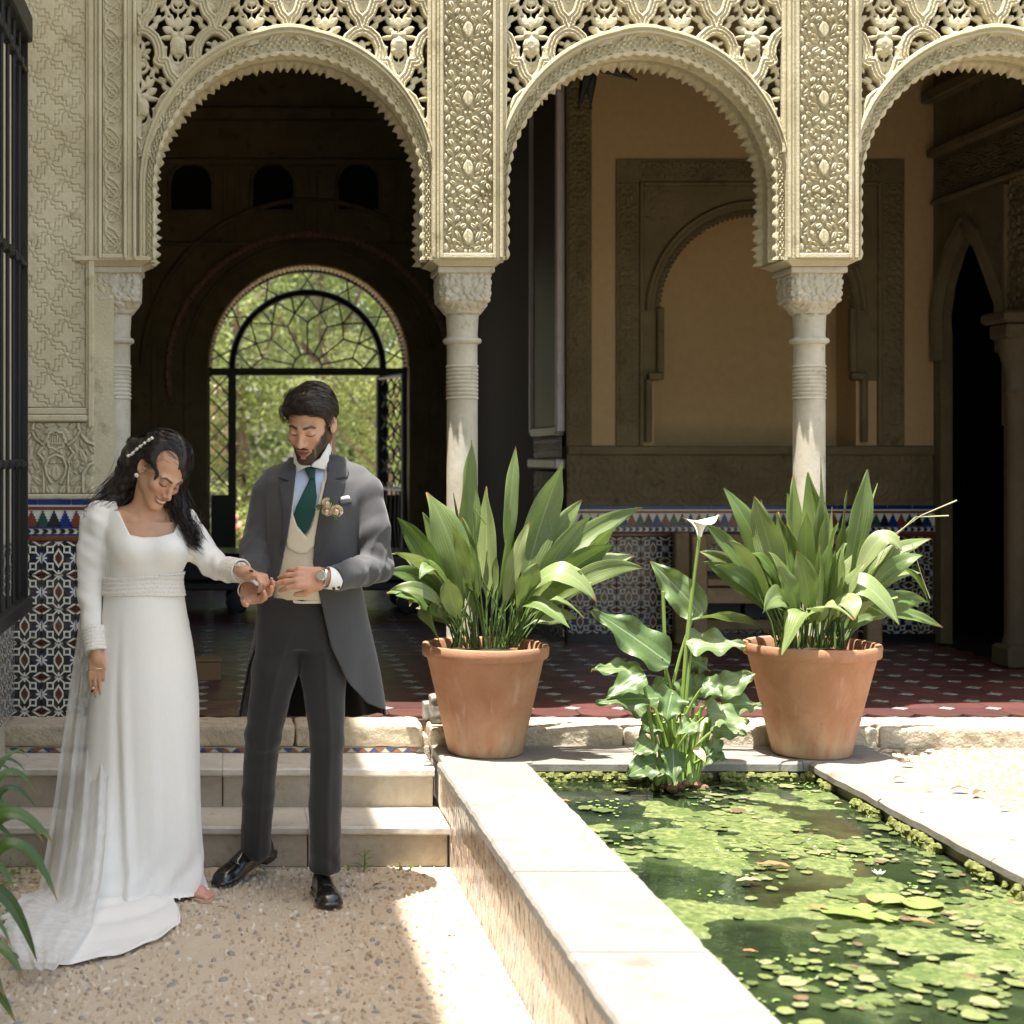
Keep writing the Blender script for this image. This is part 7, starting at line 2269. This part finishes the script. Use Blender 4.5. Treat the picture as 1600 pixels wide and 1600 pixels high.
def blade(name, path, w, nrm0, parent, mat, fold=.25, wave=.0, prof=BL_LANCE, seed=0, nw=6, twist=0.0, cup=0.0):
    """leaf blade along a path: w half-width, nrm0 the side that faces outwards"""
    r = np.random.default_rng(seed); m = len(path); V = []; uv = []
    T = np.gradient(path, axis=0); T /= np.linalg.norm(T, axis=1)[:, None] + 1e-9
    ph = r.uniform(0, 6.28, 3)
    for i in range(m):
        t = i / (m - 1)
        n_ = np.asarray(nrm0, float); a = twist * t
        s_ = np.cross(T[i], n_); s_ /= np.linalg.norm(s_) + 1e-9; nn = np.cross(s_, T[i])
        s2 = s_ * math.cos(a) + nn * math.sin(a); n2 = nn * math.cos(a) - s_ * math.sin(a)
        ww = w * float(prof(t))
        for j in range(nw + 1):
            u_ = j / nw * 2 - 1
            off = fold * abs(u_) * ww + wave * math.sin(t * 15 + ph[0] + (u_ > 0) * 2.1) * abs(u_) ** 2 * w + .05 * w * math.sin(abs(u_) * 9 + t * 3) - cup * ww * (1 - u_ * u_) 
            V.append(path[i] + s2 * u_ * ww + n2 * off); uv.append((j / nw, t))
    me = mesh_np(name, np.array(V), grid_faces(m, nw + 1), True, None, np.array(uv))
    return put(name, me, parent, mat)
def A(px, py, Y): return np.array(at(px, py, Y))
def pot(parent, c, z0, h, rb, rt, seed):
    m = Mat('terracotta %d' % seed, (.46, .24, .145), .85)
    v = m.coord('World'); n = m.noise(v, 7, 7, .6, .5); n2 = m.noise(m.coord('World', (1, 1, .25)), 16, 5)
    x, y, z = m.xyz(v)
    col = m.ramp(n, [(.3, (.37, .165, .088)), (.6, (.46, .235, .138)), (.8, (.50, .29, .19))])
    low = (z - (z0 + .02)) / h
    lime = (low.ss(.42, .0) * (n2.ss(.25, .7)) * .75)
    col = m.mix(lime, col, (.55, .42, .28))
    streak = m.noise(m.coord('World', (7, 7, .9)), 3, 5).ss(.60, .72) * low.ss(.95, .5) * .35
    col = m.mix(streak, col, (.60, .46, .34)); col = m.mix(m.noise(v, 60, 4).ss(.62, .75) * .4, col, (.25, .11, .06))
    m.set('Base Color', col); m.bump(n + m.noise(v, 90, 4) * .6, .25, .006)
    pr = [(0, 0), (rb * .96, 0), (rb, .006), (rb + (rt - .022 - rb) * .5, h * .44), (rt - .020, h - .054), (rt - .017, h - .050), (rt - .006, h - .049), (rt - .002, h - .043), (rt + .001, h - .010), (rt - .002, h - .002), (rt - .008, h), (rt - .022, h - .004), (rt - .028, h - .02), (rt - .032, h - .05)]
    o = MB().lathe(pr, (c[0], c[1], z0), 56).build('pot', m.m, parent, True)
    MB().lathe([(rt - .030, h - .045), (rt * .5, h - .035), (0, h - .032)], (c[0], c[1], z0), 28).build('soil', Mat('potting soil %d' % seed, (.03, .022, .015), .95).m, parent, True)
    return o
def leaf_by_tip(parent, base, tip, w, arch, seed, mat, start=.34, ctrl=None, face=None, pet=.0036, wave=.05):
    r = np.random.default_rng(seed)
    mid = (base + tip) / 2 + np.array((0, 0, 1.0)) * arch if ctrl is None else ctrl
    out = (tip[0] - base[0])
    mid = mid + np.array((r.normal() * .025 - out * .12, r.normal() * .03, .02 * r.random() + abs(out) * .10))
    P_ = bez(base, mid, tip, 28)
    t = np.linspace(0, 1, 28)[:, None]                     # tips nod and sway
    nod = r.uniform(-.012, .035) + abs(out) * .04
    P_ = P_ + np.sin(t * math.pi) * np.array((r.normal() * .008, 0, 0)) + np.clip(t - .62, 0, 1) ** 2 * np.array((0, -.15 * nod, nod * .5)) * 1.0
    P_ = P_ + (tip - P_[-1]) * t ** 2
    k = int((start + r.uniform(-.10, .03)) * 27)
    n_ = np.array((r.normal() * .75, -1.0, .45 + r.normal() * .35)) if face is None else np.asarray(face, float)
    o = blade('leaf', P_[k:], w * r.uniform(.9, 1.15), n_, parent, mat, .14 + .16 * r.random(), wave * (1 + r.random()), BL_LANCE, seed, 6, r.normal() * .75)
    MB().tube(list(P_[:k + 3]), [pet] * (k + 2) + [pet * .6], 5).build('stalk', stemm, o, True)
    return o
# --- left pot
YL = 6.24
pl = thing('potted_plant', 'terracotta pot of broad green leaves on the pond corner beside the groom', 'potted plant', (at(757, 1180, YL).x, YL, ZC), 'potted leafy plants by the pond')
cL = (at(758, 1180, YL).x, YL)
pot(pl, cL, ZC + .001, .432, .147, .250, 1)
def bL(px, dy=0): return A(px, 1012, YL + dy)
LL = [(737, 688, 45, 745, .0, .08), (806, 697, 25, 788, .0, .10), (880, 722, 50, 800, .02, .05), (667, 769, 54, 730, .05, -.02), (796, 790, 48, 768, .0, -.13), (708, 770, 40, 742, .02, .10), (802, 752, 26, 782, .0, .14),
      (620, 808, 40, 722, .09, -.05), (617, 864, 34, 718, .13, -.12), (602, 894, 30, 716, .13, -.08), (910, 780, 36, 800, .05, .10), (926, 803, 34, 800, .06, .0), (1004, 793, 36, 806, .10, .12), (966, 818, 54, 806, .05, .02),
      (992, 868, 36, 806, .09, .14), (1006, 888, 34, 812, .16, -.06), (960, 850, 50, 800, .04, -.05), (735, 850, 34, 742, .01, -.15), (690, 830, 36, 735, .05, .1), (850, 800, 44, 792, .03, .15), (760, 760, 36, 760, .0, .18), (840, 880, 40, 790, .04, -.16), (700, 905, 30, 736, .05, -.16), (905, 870, 44, 800, .06, .06),
      (660, 800, 26, 728, .04, .16), (870, 840, 34, 796, .02, .2), (775, 870, 30, 770, .0, -.17), (950, 900, 44, 806, .07, .1), (640, 850, 30, 722, .08, .1), (720, 800, 32, 744, .0, .2)]
for i, (x, y, w, b, a, dy) in enumerate(LL):
    leaf_by_tip(pl, bL(b, dy * .4), A(x, y, YL + dy), w / 390 * .49, a, 100 + i, asp2 if i % 3 == 2 else asp, .36)
for i, (x, y, w, b, cx_, cy_, dy) in enumerate([(687, 1002, 40, 728, 652, 905, -.16), (640, 948, 30, 722, 668, 872, -.10), (932, 940, 46, 790, 862, 838, -.20), (891, 982, 36, 800, 838, 900, -.24), (912, 966, 28, 804, 860, 905, -.1), (655, 905, 30, 722, 690, 850, -.18)]):
    leaf_by_tip(pl, bL(b, -.05), A(x, y, YL + dy), w / 390 * .49, 0, 140 + i, asp2 if i == 2 else asp, .30, A(cx_, cy_, YL + dy * .6), (0, -.6, 1))
r = np.random.default_rng(77)
def filler(parent, base, cx, Y, n, seed, sc):
    q = np.random.default_rng(seed)
    for i in range(n):
        a = q.uniform(-1, 1); a = math.copysign(abs(a) ** .6, a); up = q.uniform(.25, .9)
        tx = cx + a * 215 * (1.15 - up * .5); ty = 1000 - up * 235 + abs(a) * 60
        dy = q.uniform(-.24, .22)
        leaf_by_tip(parent, base(cx + a * 40 + q.normal() * 8, dy * .4), A(tx, ty, Y + dy), q.uniform(18, 30) / sc * .5, q.uniform(.03, .16) * abs(a) + .02, seed * 100 + i, asp2 if q.random() < .25 else asp, .38, None, (q.normal() * .6, -1, .4 + q.normal() * .4), .004, .10)
filler(pl, bL, 762, YL, 18, 7, 390)
st_ = MB()
for i in range(24):
    b = bL(r.uniform(705, 812), r.uniform(-.14, .14)); st_.tube([b, b + np.array((r.normal() * .02, r.normal() * .02, .10)), b + np.array((r.normal() * .05, r.normal() * .05, r.uniform(.16, .34)))], [.004, .0035, .002], 5)
st_.build('stalks', stemm, pl, True)
MB().tube([A(760, 1008, YL - .12), A(748, 900, YL - .14), A(740, 800, YL - .15), A(742, 796, YL - .16), A(760, 820, YL - .18)], .003, 5).build('stalk', stemm, pl, True)
# --- right pot
YR_ = 6.22
pr_ = thing('potted_plant', 'terracotta pot of drooping green leaves right of the calla lily', 'potted plant', (at(1267, 1180, YR_).x, YR_, ZC), 'potted leafy plants by the pond')
cR = (at(1268, 1180, YR_).x, YR_)
pot(pr_, cR, ZC + .001, .438, .150, .262, 2)
def bR(px, dy=0): return A(px, 1012, YR_ + dy)
RL = [(1282, 714, 40, 1268, .0, .05), (1262, 738, 40, 1262, .0, .12), (1356, 734, 46, 1300, .02, .02), (1371, 755, 30, 1310, .02, .08), (1131, 763, 34, 1230, .06, .05), (1100, 818, 32, 1224, .07, -.05), (1092, 862, 30, 1222, .10, .06), (1099, 878, 30, 1224, .07, -.02), (1117, 884, 28, 1226, .12, -.14),
      (1178, 775, 48, 1238, .01, -.08), (1188, 780, 40, 1246, .02, .0), (1240, 742, 36, 1252, .0, .14), (1300, 792, 36, 1270, .0, -.1), (1323, 766, 38, 1290, .01, .1), (1290, 785, 44, 1262, .0, .02), (1320, 848, 40, 1280, .02, -.15), (1260, 800, 38, 1258, .0, -.15), (1215, 800, 40, 1246, .02, .16),
      (1405, 838, 36, 1304, .06, .02), (1455, 842, 26, 1308, .12, .04), (1442, 868, 26, 1308, .12, -.06), (1440, 896, 22, 1308, .14, .08), (1380, 960, 30, 1304, .06, -.1), (1200, 862, 36, 1240, .08, -.16), (1195, 880, 34, 1236, .05, .12), (1245, 860, 36, 1258, .0, -.18), (1345, 800, 36, 1296, .02, .16),
      (1280, 850, 32, 1272, .0, -.2), (1230, 770, 30, 1254, .0, .2), (1160, 800, 34, 1232, .04, .14), (1350, 880, 34, 1296, .03, -.17), (1390, 870, 34, 1300, .05, .14)]
for i, (x, y, w, b, a, dy) in enumerate(RL):
    leaf_by_tip(pr_, bR(b, dy * .4), A(x, y, YR_ + dy), w / 392 * .49, a, 200 + i, asp2 if i % 3 == 0 else asp, .34)
for i, (x, y, w, b, cx_, cy_, dy, m_) in enumerate([(1222, 1024, 52, 1256, 1262, 905, -.30, asp2), (1405, 976, 52, 1300, 1352, 852, -.22, asp2), (1334, 968, 44, 1278, 1262, 915, -.28, asp2), (1192, 958, 38, 1240, 1222, 900, -.26, asp2), (1453, 950, 20, 1308, 1432, 820, -.05, asp), (1410, 862, 28, 1300, 1375, 790, -.1, asp2), (1336, 968, 34, 1276, 1330, 905, -.26, asp2)]):
    leaf_by_tip(pr_, bR(b, -.06), A(x, y, YR_ + dy), w / 392 * .49, 0, 240 + i, m_, .30, A(cx_, cy_, YR_ + dy * .7), (0, -.8, .8))
filler(pr_, bR, 1268, YR_, 18, 9, 392)
st_ = MB()
for i in range(30):
    b = bR(r.uniform(1212, 1325), r.uniform(-.15, .15)); st_.tube([b, b + np.array((r.normal() * .02, r.normal() * .02, .10)), b + np.array((r.normal() * .05, r.normal() * .05, r.uniform(.14, .30)))], [.004, .0035, .002], 5)
st_.build('stalks', stemm, pr_, True)
b = MB().tube([bR(1310), A(1390, 840, YR_), A(1440, 805, YR_), A(1495, 782, YR_)], [.0022, .002, .0016, .0032], 5).tube([bR(1308), A(1385, 850, YR_), A(1430, 808, YR_), A(1482, 806, YR_)], [.0022, .002, .0016, .0032], 5).tube([bR(1310), A(1400, 850, YR_), A(1425, 850, YR_), A(1440, 900, YR_), A(1453, 935, YR_)], [.002, .0018, .0015, .0015, .0024], 5)
b.build('dry_stalk', Mat('dry stalk', (.34, .33, .18), .7).m, pr_, True)

# --- calla lily in the pond
YC_ = 5.90
cl = thing('calla_lily', 'calla lily clump with one white trumpet flower standing in the pond', 'plant', (at(1062, 1225, YC_).x, YC_, WZ))
call = plant_mat('calla leaf', (.085, .145, .045), (.17, .235, .095), (.30, .36, .19), .25, .4, 9)
BL_HEART = spl([0, .06, .18, .35, .55, .78, .93, 1], [.30, .72, .98, 1.0, .84, .46, .15, .01])
stk = Mat('calla stalk', (.20, .29, .07), .45).m
def calla_leaf(bx_, by_, tx, ty, w, seed, dyb=0.0, dyt=0.0, face=(0, -.55, 1), root=None, wave=.30, sag=.012):
    b_ = A(bx_, by_, YC_ + dyb); t_ = A(tx, ty, YC_ + dyt)
    mid = (b_ + t_) / 2 + np.array((0, 0, sag))
    P_ = bez(b_, mid, t_, 20)
    o = blade('leaf', P_, w / 412 * .5 * 1.12, np.asarray(face, float), cl, call, .10, wave, BL_HEART, seed, 8, 0.15 * math.sin(seed), .1)
    rx = 1050 + 26 * math.sin(seed * 2.3) if root is None else root
    r0 = A(rx, 1226, YC_ + .05 * math.sin(seed)); q = b_ + (t_ - b_) * .10
    c_ = np.array((r0[0] * .55 + q[0] * .45, (r0[1] + q[1]) / 2, r0[2] * .25 + q[2] * .75))
    MB().tube(list(bez(r0, c_, q, 9)), [.0085, .008, .0075, .007, .0065, .006, .0055, .005, .003], 7).build('stalk', stk, o, True)
spec = [(1047, 1036, 925, 953, 56, 0, .0, (-.25, -.8, .7)), (1097, 962, 1015, 876, 48, .02, .06, (-.5, -.7, .6)), (1072, 1004, 1167, 1010, 48, 0, -.05, (0, -.65, .8)), (1000, 1046, 924, 1047, 32, 0, -.05, (0, -.7, .8)), (1008, 1054, 948, 1090, 38, -.1, -.12, (-.2, -.8, .6)),
        (1030, 1090, 930, 1098, 38, -.08, -.14, (0, -.7, .8)), (1052, 1078, 1040, 1130, 44, -.12, -.20, (.1, -1, .3)), (1118, 1082, 1182, 1052, 38, -.05, -.05, (.2, -.8, .6)), (1130, 1102, 1192, 1102, 36, -.05, -.02, (0, -.7, .8)), (1104, 1112, 1170, 1130, 40, -.12, -.14, (0, -.7, .8)),
        (1110, 1140, 1168, 1148, 30, -.08, -.1, (0, -.8, .7)), (1022, 1160, 990, 1178, 30, -.10, -.16, (0, -.9, .5)), (1024, 1192, 978, 1214, 36, -.12, -.2, (0, -.9, .6)), (1052, 1170, 1053, 1228, 32, -.12, -.2, (0, -1, .3)), (1108, 1180, 1138, 1188, 20, -.08, -.1, (0, -.8, .7)),
        (1066, 1104, 1082, 1050, 40, .0, .05, (.3, -1, .3)), (1085, 1090, 1096, 1050, 34, .05, .08, (-.3, -1, .4)), (1098, 1068, 1130, 1088, 38, -.12, -.16, (0, -.8, .6)), (1010, 1118, 960, 1082, 30, .06, .10, (0, -.8, .6)), (1086, 1128, 1060, 1148, 28, -.14, -.2, (0, -.8, .6)),
        (1078, 1030, 1110, 1050, 34, .05, .03, (.2, -.8, .6)), (1040, 1190, 1028, 1215, 26, -.05, -.12, (0, -1, .3)), (1040, 1060, 1018, 1110, 26, .05, .0, (-.4, -1, .4)), (1124, 1154, 1100, 1200, 26, .0, -.05, (.4, -1, .3)), (1034, 1122, 1000, 1150, 36, .02, -.06, (-.2, -1, .4))]
for i, s_ in enumerate(spec): calla_leaf(*s_[:5], i + 1, s_[5], s_[6], s_[7])
for i in range(15):
    x = 1045 + i * 3.1
    MB().tube(list(bez(A(x, 1226, YC_ - .06 + .012 * (i % 5)), A(x + (i - 7) * 1.5, 1180, YC_), A(x + (i - 7) * 4.2, 1128 - 12 * (i % 3), YC_ - .03), 6)), .0065, 6).build('stalk', stk, cl, True)
fs_ = MB().tube(list(bez(A(1062, 1222, YC_ + .02), A(1066, 1020, YC_ + .02), A(1093, 836, YC_), 14)), [.010] * 4 + [.0085] * 5 + [.007] * 5, 8).build('flower_stalk', stk, cl, True)
MB().tube(list(bez(A(1050, 1222, YC_ + .05), A(1040, 1060, YC_ + .05), A(1036, 924, YC_ + .04), 10)), [.009] * 5 + [.007] * 5, 8).build('flower_stalk', stk, cl, True)
# spathe: a funnel rolled round and flaring to a point
fm = Mat('white spathe', (.82, .81, .76), .5, **{'Subsurface Weight': .2, 'Subsurface Scale': .02}).m
fb = A(1093, 840, YC_); V = []; nn_ = 28; mm_ = 12
for i in range(mm_):
    t = i / (mm_ - 1)
    for k in range(nn_):
        a = 2 * math.pi * k / (nn_ - 1) * .97
        tipf = math.exp(-((a - math.pi * 1.0) / .55) ** 2)
        rad = .0085 + .014 * t + .066 * t ** 2.6 * (.65 + .35 * math.sin(a * 1.0 + 1) ** 2) + .030 * t ** 4 * tipf
        hgt = .004 + .078 * t - .022 * t ** 5 * (1 - tipf) * (1 + math.sin(2 * a)) * .6 + .006 * t ** 4 * math.sin(3 * a + 1)
        th = a + math.pi * 1.15
        V.append((fb[0] + rad * math.cos(th + .2) * (1.0), fb[1] + rad * math.sin(th + .2), fb[2] + hgt))
put('flower', mesh_np('flower', np.array(V), grid_faces(mm_, nn_), True), cl, fm)
blade('dry_leaf', bez(A(1080, 1168, YC_ - .15), A(1096, 1172, YC_ - .2), A(1102, 1192, YC_ - .2), 10), .016, (0, -1, .4), cl, Mat('cream dry leaf', (.62, .47, .26), .7).m)
rk_ = MB()
for i in range(9):
    a = A(1042 + i * 7 + r.normal() * 3, 1228 + r.normal() * 3, YC_ - .06 + r.normal() * .05); s = r.uniform(.012, .022)
    rk_.lathe([(0, -s), (s * .9, -s * .5), (s * 1.1, 0), (s * .7, s * .6), (0, s * .8)], a, 8)
rk_.build('roots', stone_mat('rooty clod', (.10, .06, .035), (.28, .15, .09), None, 30, .9, .8), cl, True)

# --- lily pads and the small water flower
padm = plant_mat('lily pad', (.17, .25, .06), (.27, .34, .11), (.30, .36, .13), .1, .4, 3)
def pad(px, py, w, seed):
    Y = (1.54 - WZ - .012) * F / (py - 712); c = A(px, py, Y); rr_ = w / (F / Y) * .5
    V = [tuple(c)]; uv = [(.5, .5)]; n_ = 22; a0 = seed * 1.7
    for k in range(n_ + 1):
        a = a0 + .12 + (6.283 - .24) * k / n_
        V.append((c[0] + rr_ * math.cos(a), c[1] + rr_ * math.sin(a), c[2] + .003 + .003 * math.sin(a * 3 + seed))); uv.append((.5 + .5 * math.cos(a), .5 + .4 * math.sin(a)))
    Q3 = [(0, k + 1, k + 2) for k in range(n_)]
    return V, Q3, uv
for i, (px, py, w, lab) in enumerate([(1307, 1424, 48, 'round pale green lily pad floating left in the cluster of four'), (1347, 1430, 46, 'pale green lily pad at the near edge of the pad cluster'), (1384, 1434, 40, 'rounded lily pad right of the other pads in the cluster'), (1352, 1420, 38, 'smaller lily pad at the back of the cluster'), (1440, 1412, 64, 'broad flat lily pad reaching right beside the small white flower'), (1385, 1405, 60, 'long flat lily pad under the small white flower')]):
    V, Q3, uv = pad(px, py, w, i + 1)
    o = put('lily_pad', mesh_np('lily_pad', V, Q3, True, None, np.array(uv)), None, padm); props(o, lab, 'lily pad', 'lily pads on the pond')
wf = thing('water_flower', 'small white water flower rising among the lily pads', 'flower', (at(1372, 1372, 4.6).x, 4.6, WZ))
fp = A(1373, 1368, 4.60)
MB().tube([A(1352, 1402, 4.6), A(1366, 1385, 4.6), fp], .003, 5).tube([A(1354, 1402, 4.6), A(1376, 1388, 4.6), A(1384, 1384, 4.6)], .0045, 5).build('stalk', stk, wf, True)
b = MB()
for k in range(7):
    a = k * .9; d = np.array((math.cos(a), math.sin(a), .7)); s_ = np.array((-math.sin(a), math.cos(a), 0))
    b.add([fp, fp + d * .010 + s_ * .005, fp + d * .021, fp + d * .010 - s_ * .005], [(0, 1, 2, 3)])
b.build('petals', fm, wf)
# drifting brown leaves on water and kerb, each its own
dl = [Mat('dry leaf %s' % n_, c, .8).m for n_, c in (('rust', (.33, .13, .06)), ('tan', (.42, .27, .14)), ('brown', (.14, .075, .04)))]
def dryleaf(px, py, zlev, w, ang, m_, lab, curl=.25, grp='blown dry leaves'):
    Y = (1.54 - zlev - .012) * F / (py - 712); c = A(px, py, Y); L = w / (F / Y)
    d = np.array((math.cos(ang), math.sin(ang), 0)) * L * .5
    P_ = bez(c - d, c + np.array((0, 0, L * curl)), c + d, 7)
    o = blade('dry_leaf', P_, L * .2, (0, 0, 1), None, dl[m_], .2, .1, BL_LANCE, int(px), 3)
    props(o, lab, 'dry leaf', grp)
wz = WZ + .004
for px, py, w, ang, m_, lab in [(882, 1252, 24, .1, 0, 'rust coloured leaf drifting at the far left corner of the pond'), (1172, 1486, 24, -.3, 0, 'rust leaf drifting alone in dark water beside the left pond wall'),
        (1210, 1352, 50, -.3, 0, 'largest reddish leaf lying on the algae in the middle of the pond'), (1170, 1376, 40, .05, 1, 'tan leaf on the algae just nearer than the largest reddish leaf'),
        (1278, 1418, 34, -.5, 0, 'rusty leaf beside the left edge of the lily pad cluster'), (1440, 1440, 36, -.6, 0, 'rusty leaf on the water just right of the lily pads'),
        (1310, 1255, 16, .3, 1, 'small tan leaf floating near the right corner of the pond'), (1512, 1392, 16, .1, 0, 'small rust leaf floating near the mossy right kerb')]:
    dryleaf(px, py, wz, w, ang, m_, lab, .12, 'dry leaves on the pond')
for px, py, w, ang, m_, lab in [(1405, 1217, 22, .2, 2, 'dark curled leaf on the right pond kerb nearest the pot'), (1418, 1194, 26, -.4, 2, 'dark leaf on the ground just right of the terracotta pot'),
        (1500, 1234, 30, -.1, 2, 'long dark leaf in the middle of the leaf litter by the right kerb'), (1530, 1240, 32, .5, 2, 'dark leaf at the right end of the leaf litter by the kerb'),
        (1452, 1232, 14, .2, 1, 'small tan leaf on the coping slab of the right kerb'), (1440, 1264, 14, .1, 1, 'pale tan leaf nearest the water on the right kerb'), (1582, 1306, 12, 0, 1, 'tan leaf on the right kerb at the edge of view'), (1570, 1262, 18, .2, 2, 'brown leaf on the sunlit ground far right of the pond')]:
    dryleaf(px, py, ZC, w, ang, m_, lab, .3, 'dry leaves on the right ground')
for px, py, w, ang, m_, lab in [(345, 1418, 14, -.3, 2, 'dark scrap of leaf beside the bride\'s sandal'), (590, 1384, 20, .6, 2, 'brown leaf in the shadow patch right of the groom\'s shoe'), (545, 1487, 14, .5, 2, 'dark leaf scrap on the pebbles before the groom'),
        (703, 1457, 18, .2, 1, 'tan leaf on the sunlit pebbles by the pond wall'), (212, 1515, 14, -.6, 2, 'dark leaf scrap on the pebbles beside the train')]:
    dryleaf(px, py, 0, w, ang, m_, lab, .3, 'dry leaves on the pebble court')

# --- weeds at the foot of the steps
gw = plant_mat('weed leaf', (.13, .22, .05), (.22, .32, .09), (.25, .34, .12), .3, .6, 3)
def weed(px, py, Y, h, n_, lab, seed):
    r_ = np.random.default_rng(seed); c = A(px, py, Y); t = thing('weed', lab, 'weed', tuple(c), 'weeds at the foot of the steps')
    MB().tube([c, c + np.array((.004, 0, h * .5)), c + np.array((.0, 0, h))], [.004, .003, .0015], 5).build('stem', stk, t, True)
    for k in range(n_):
        a = k * 2.4 + r_.random(); z = h * (.1 + .85 * k / n_); L = h * r_.uniform(.4, .75) * (1.1 - .5 * k / n_)
        p = c + np.array((0, 0, z)); d = np.array((math.cos(a), math.sin(a) * .8, .35)); d /= np.linalg.norm(d)
        blade('leaf', bez(p, p + d * L * .5 + np.array((0, 0, L * .2)), p + d * L, 8), L * .11, (0, -.3, 1), t, gw, .15, .1, BL_LANCE, seed * 10 + k, 4)
weed(569, 1362, 5.80, .085, 11, 'tall narrow leaved weed growing at the foot of the lowest step', 3)
weed(543, 1362, 5.82, .03, 6, 'low weed between the tall weed and the groom\'s shoe', 4)
weed(624, 1360, 5.82, .03, 7, 'low round leaved weed at the sunny foot of the step', 5)
weed(662, 1374, 5.74, .022, 8, 'tiny tuft of weed in the corner by the pond wall', 6)
weed(641, 1359, 5.83, .025, 6, 'pale weed sprig in the sun beside the pond wall corner', 8)
weed(440, 1376, 5.70, .012, 5, 'tiny green sprig in the pebbles between the groom\'s shoes', 7)

# --- strap leaved plant at the lower left
fp_ = thing('strap_leaf_plant', 'dark green strap leaved plant arching in from the lower left corner', 'plant', (-.80, 4.30, 0))
sl_m = plant_mat('strap leaf', (.025, .065, .014), (.08, .15, .03), (.09, .15, .04), .22, .3, 5)
BL_STRAP = spl([0, .1, .4, .75, .93, 1], [.6, .85, 1, .85, .4, .03])
rb = np.random.default_rng(41)
tips = [(86, 1321, 25, -20, 1205, 0), (90, 1409, 25, 20, 1225, -.05), (58, 1503, 24, 0, 1300, -.15), (38, 1532, 26, -10, 1440, -.25), (56, 1240, 12, 0, 1150, .15), (55, 1260, 12, -10, 1190, .1), (72, 1300, 22, -10, 1245, .12), (40, 1205, 10, -20, 1160, .2), (24, 1395, 16, -20, 1290, -.1),
        (70, 1319, 14, 0, 1225, .2), (45, 1184, 7, 5, 1172, .3), (58, 1179, 6, 10, 1170, .35), (24, 1597, 22, -30, 1490, -.3), (18, 1480, 16, -20, 1380, -.2), (30, 1330, 12, -25, 1240, .1), (8, 1560, 22, -40, 1430, -.3), (24, 1212, 8, -20, 1180, .25), (52, 1222, 9, -10, 1190, .22), (35, 1445, 14, -20, 1330, 0), (5, 1330, 20, -60, 1200, 0), (15, 1270, 18, -50, 1180, .1)]
for i, (tx, ty, w, cx_, cy_, dy) in enumerate(tips):
    b0 = np.array((-.82 + rb.normal() * .05, 4.32 + rb.normal() * .06 + dy * .3, .02))
    tip = A(tx, ty, 4.35 + dy); c_ = A(cx_ - 25, cy_ - 60, 4.35 + dy * .7)
    blade('leaf', bez(b0, c_, tip, 22), w / 565 * .5, (.15, -.75, .75), fp_, sl_m, .35, .03, BL_STRAP, i, 4, rb.normal() * .3)
gc = MB()
for i in range(900):
    x, y = rb.uniform(-.905, -.62), rb.uniform(4.0, 5.8); 
    if x > -.72 + .05 * math.sin(y * 9): continue
    a = rb.uniform(0, 6.28); s = rb.uniform(.008, .02); p = np.array((x, y, rb.uniform(.005, .05))); d = np.array((math.cos(a), math.sin(a), rb.uniform(0, .6))) * s; q_ = np.array((-math.sin(a), math.cos(a), .2)) * s * .4
    gc.add([p, p + d + q_, p + d * 2, p + d - q_], [(0, 1, 2, 3)])
props(gc.build('ground_cover', gw), 'low green ground cover along the foot of the left wall', 'ground cover', None, 'stuff')
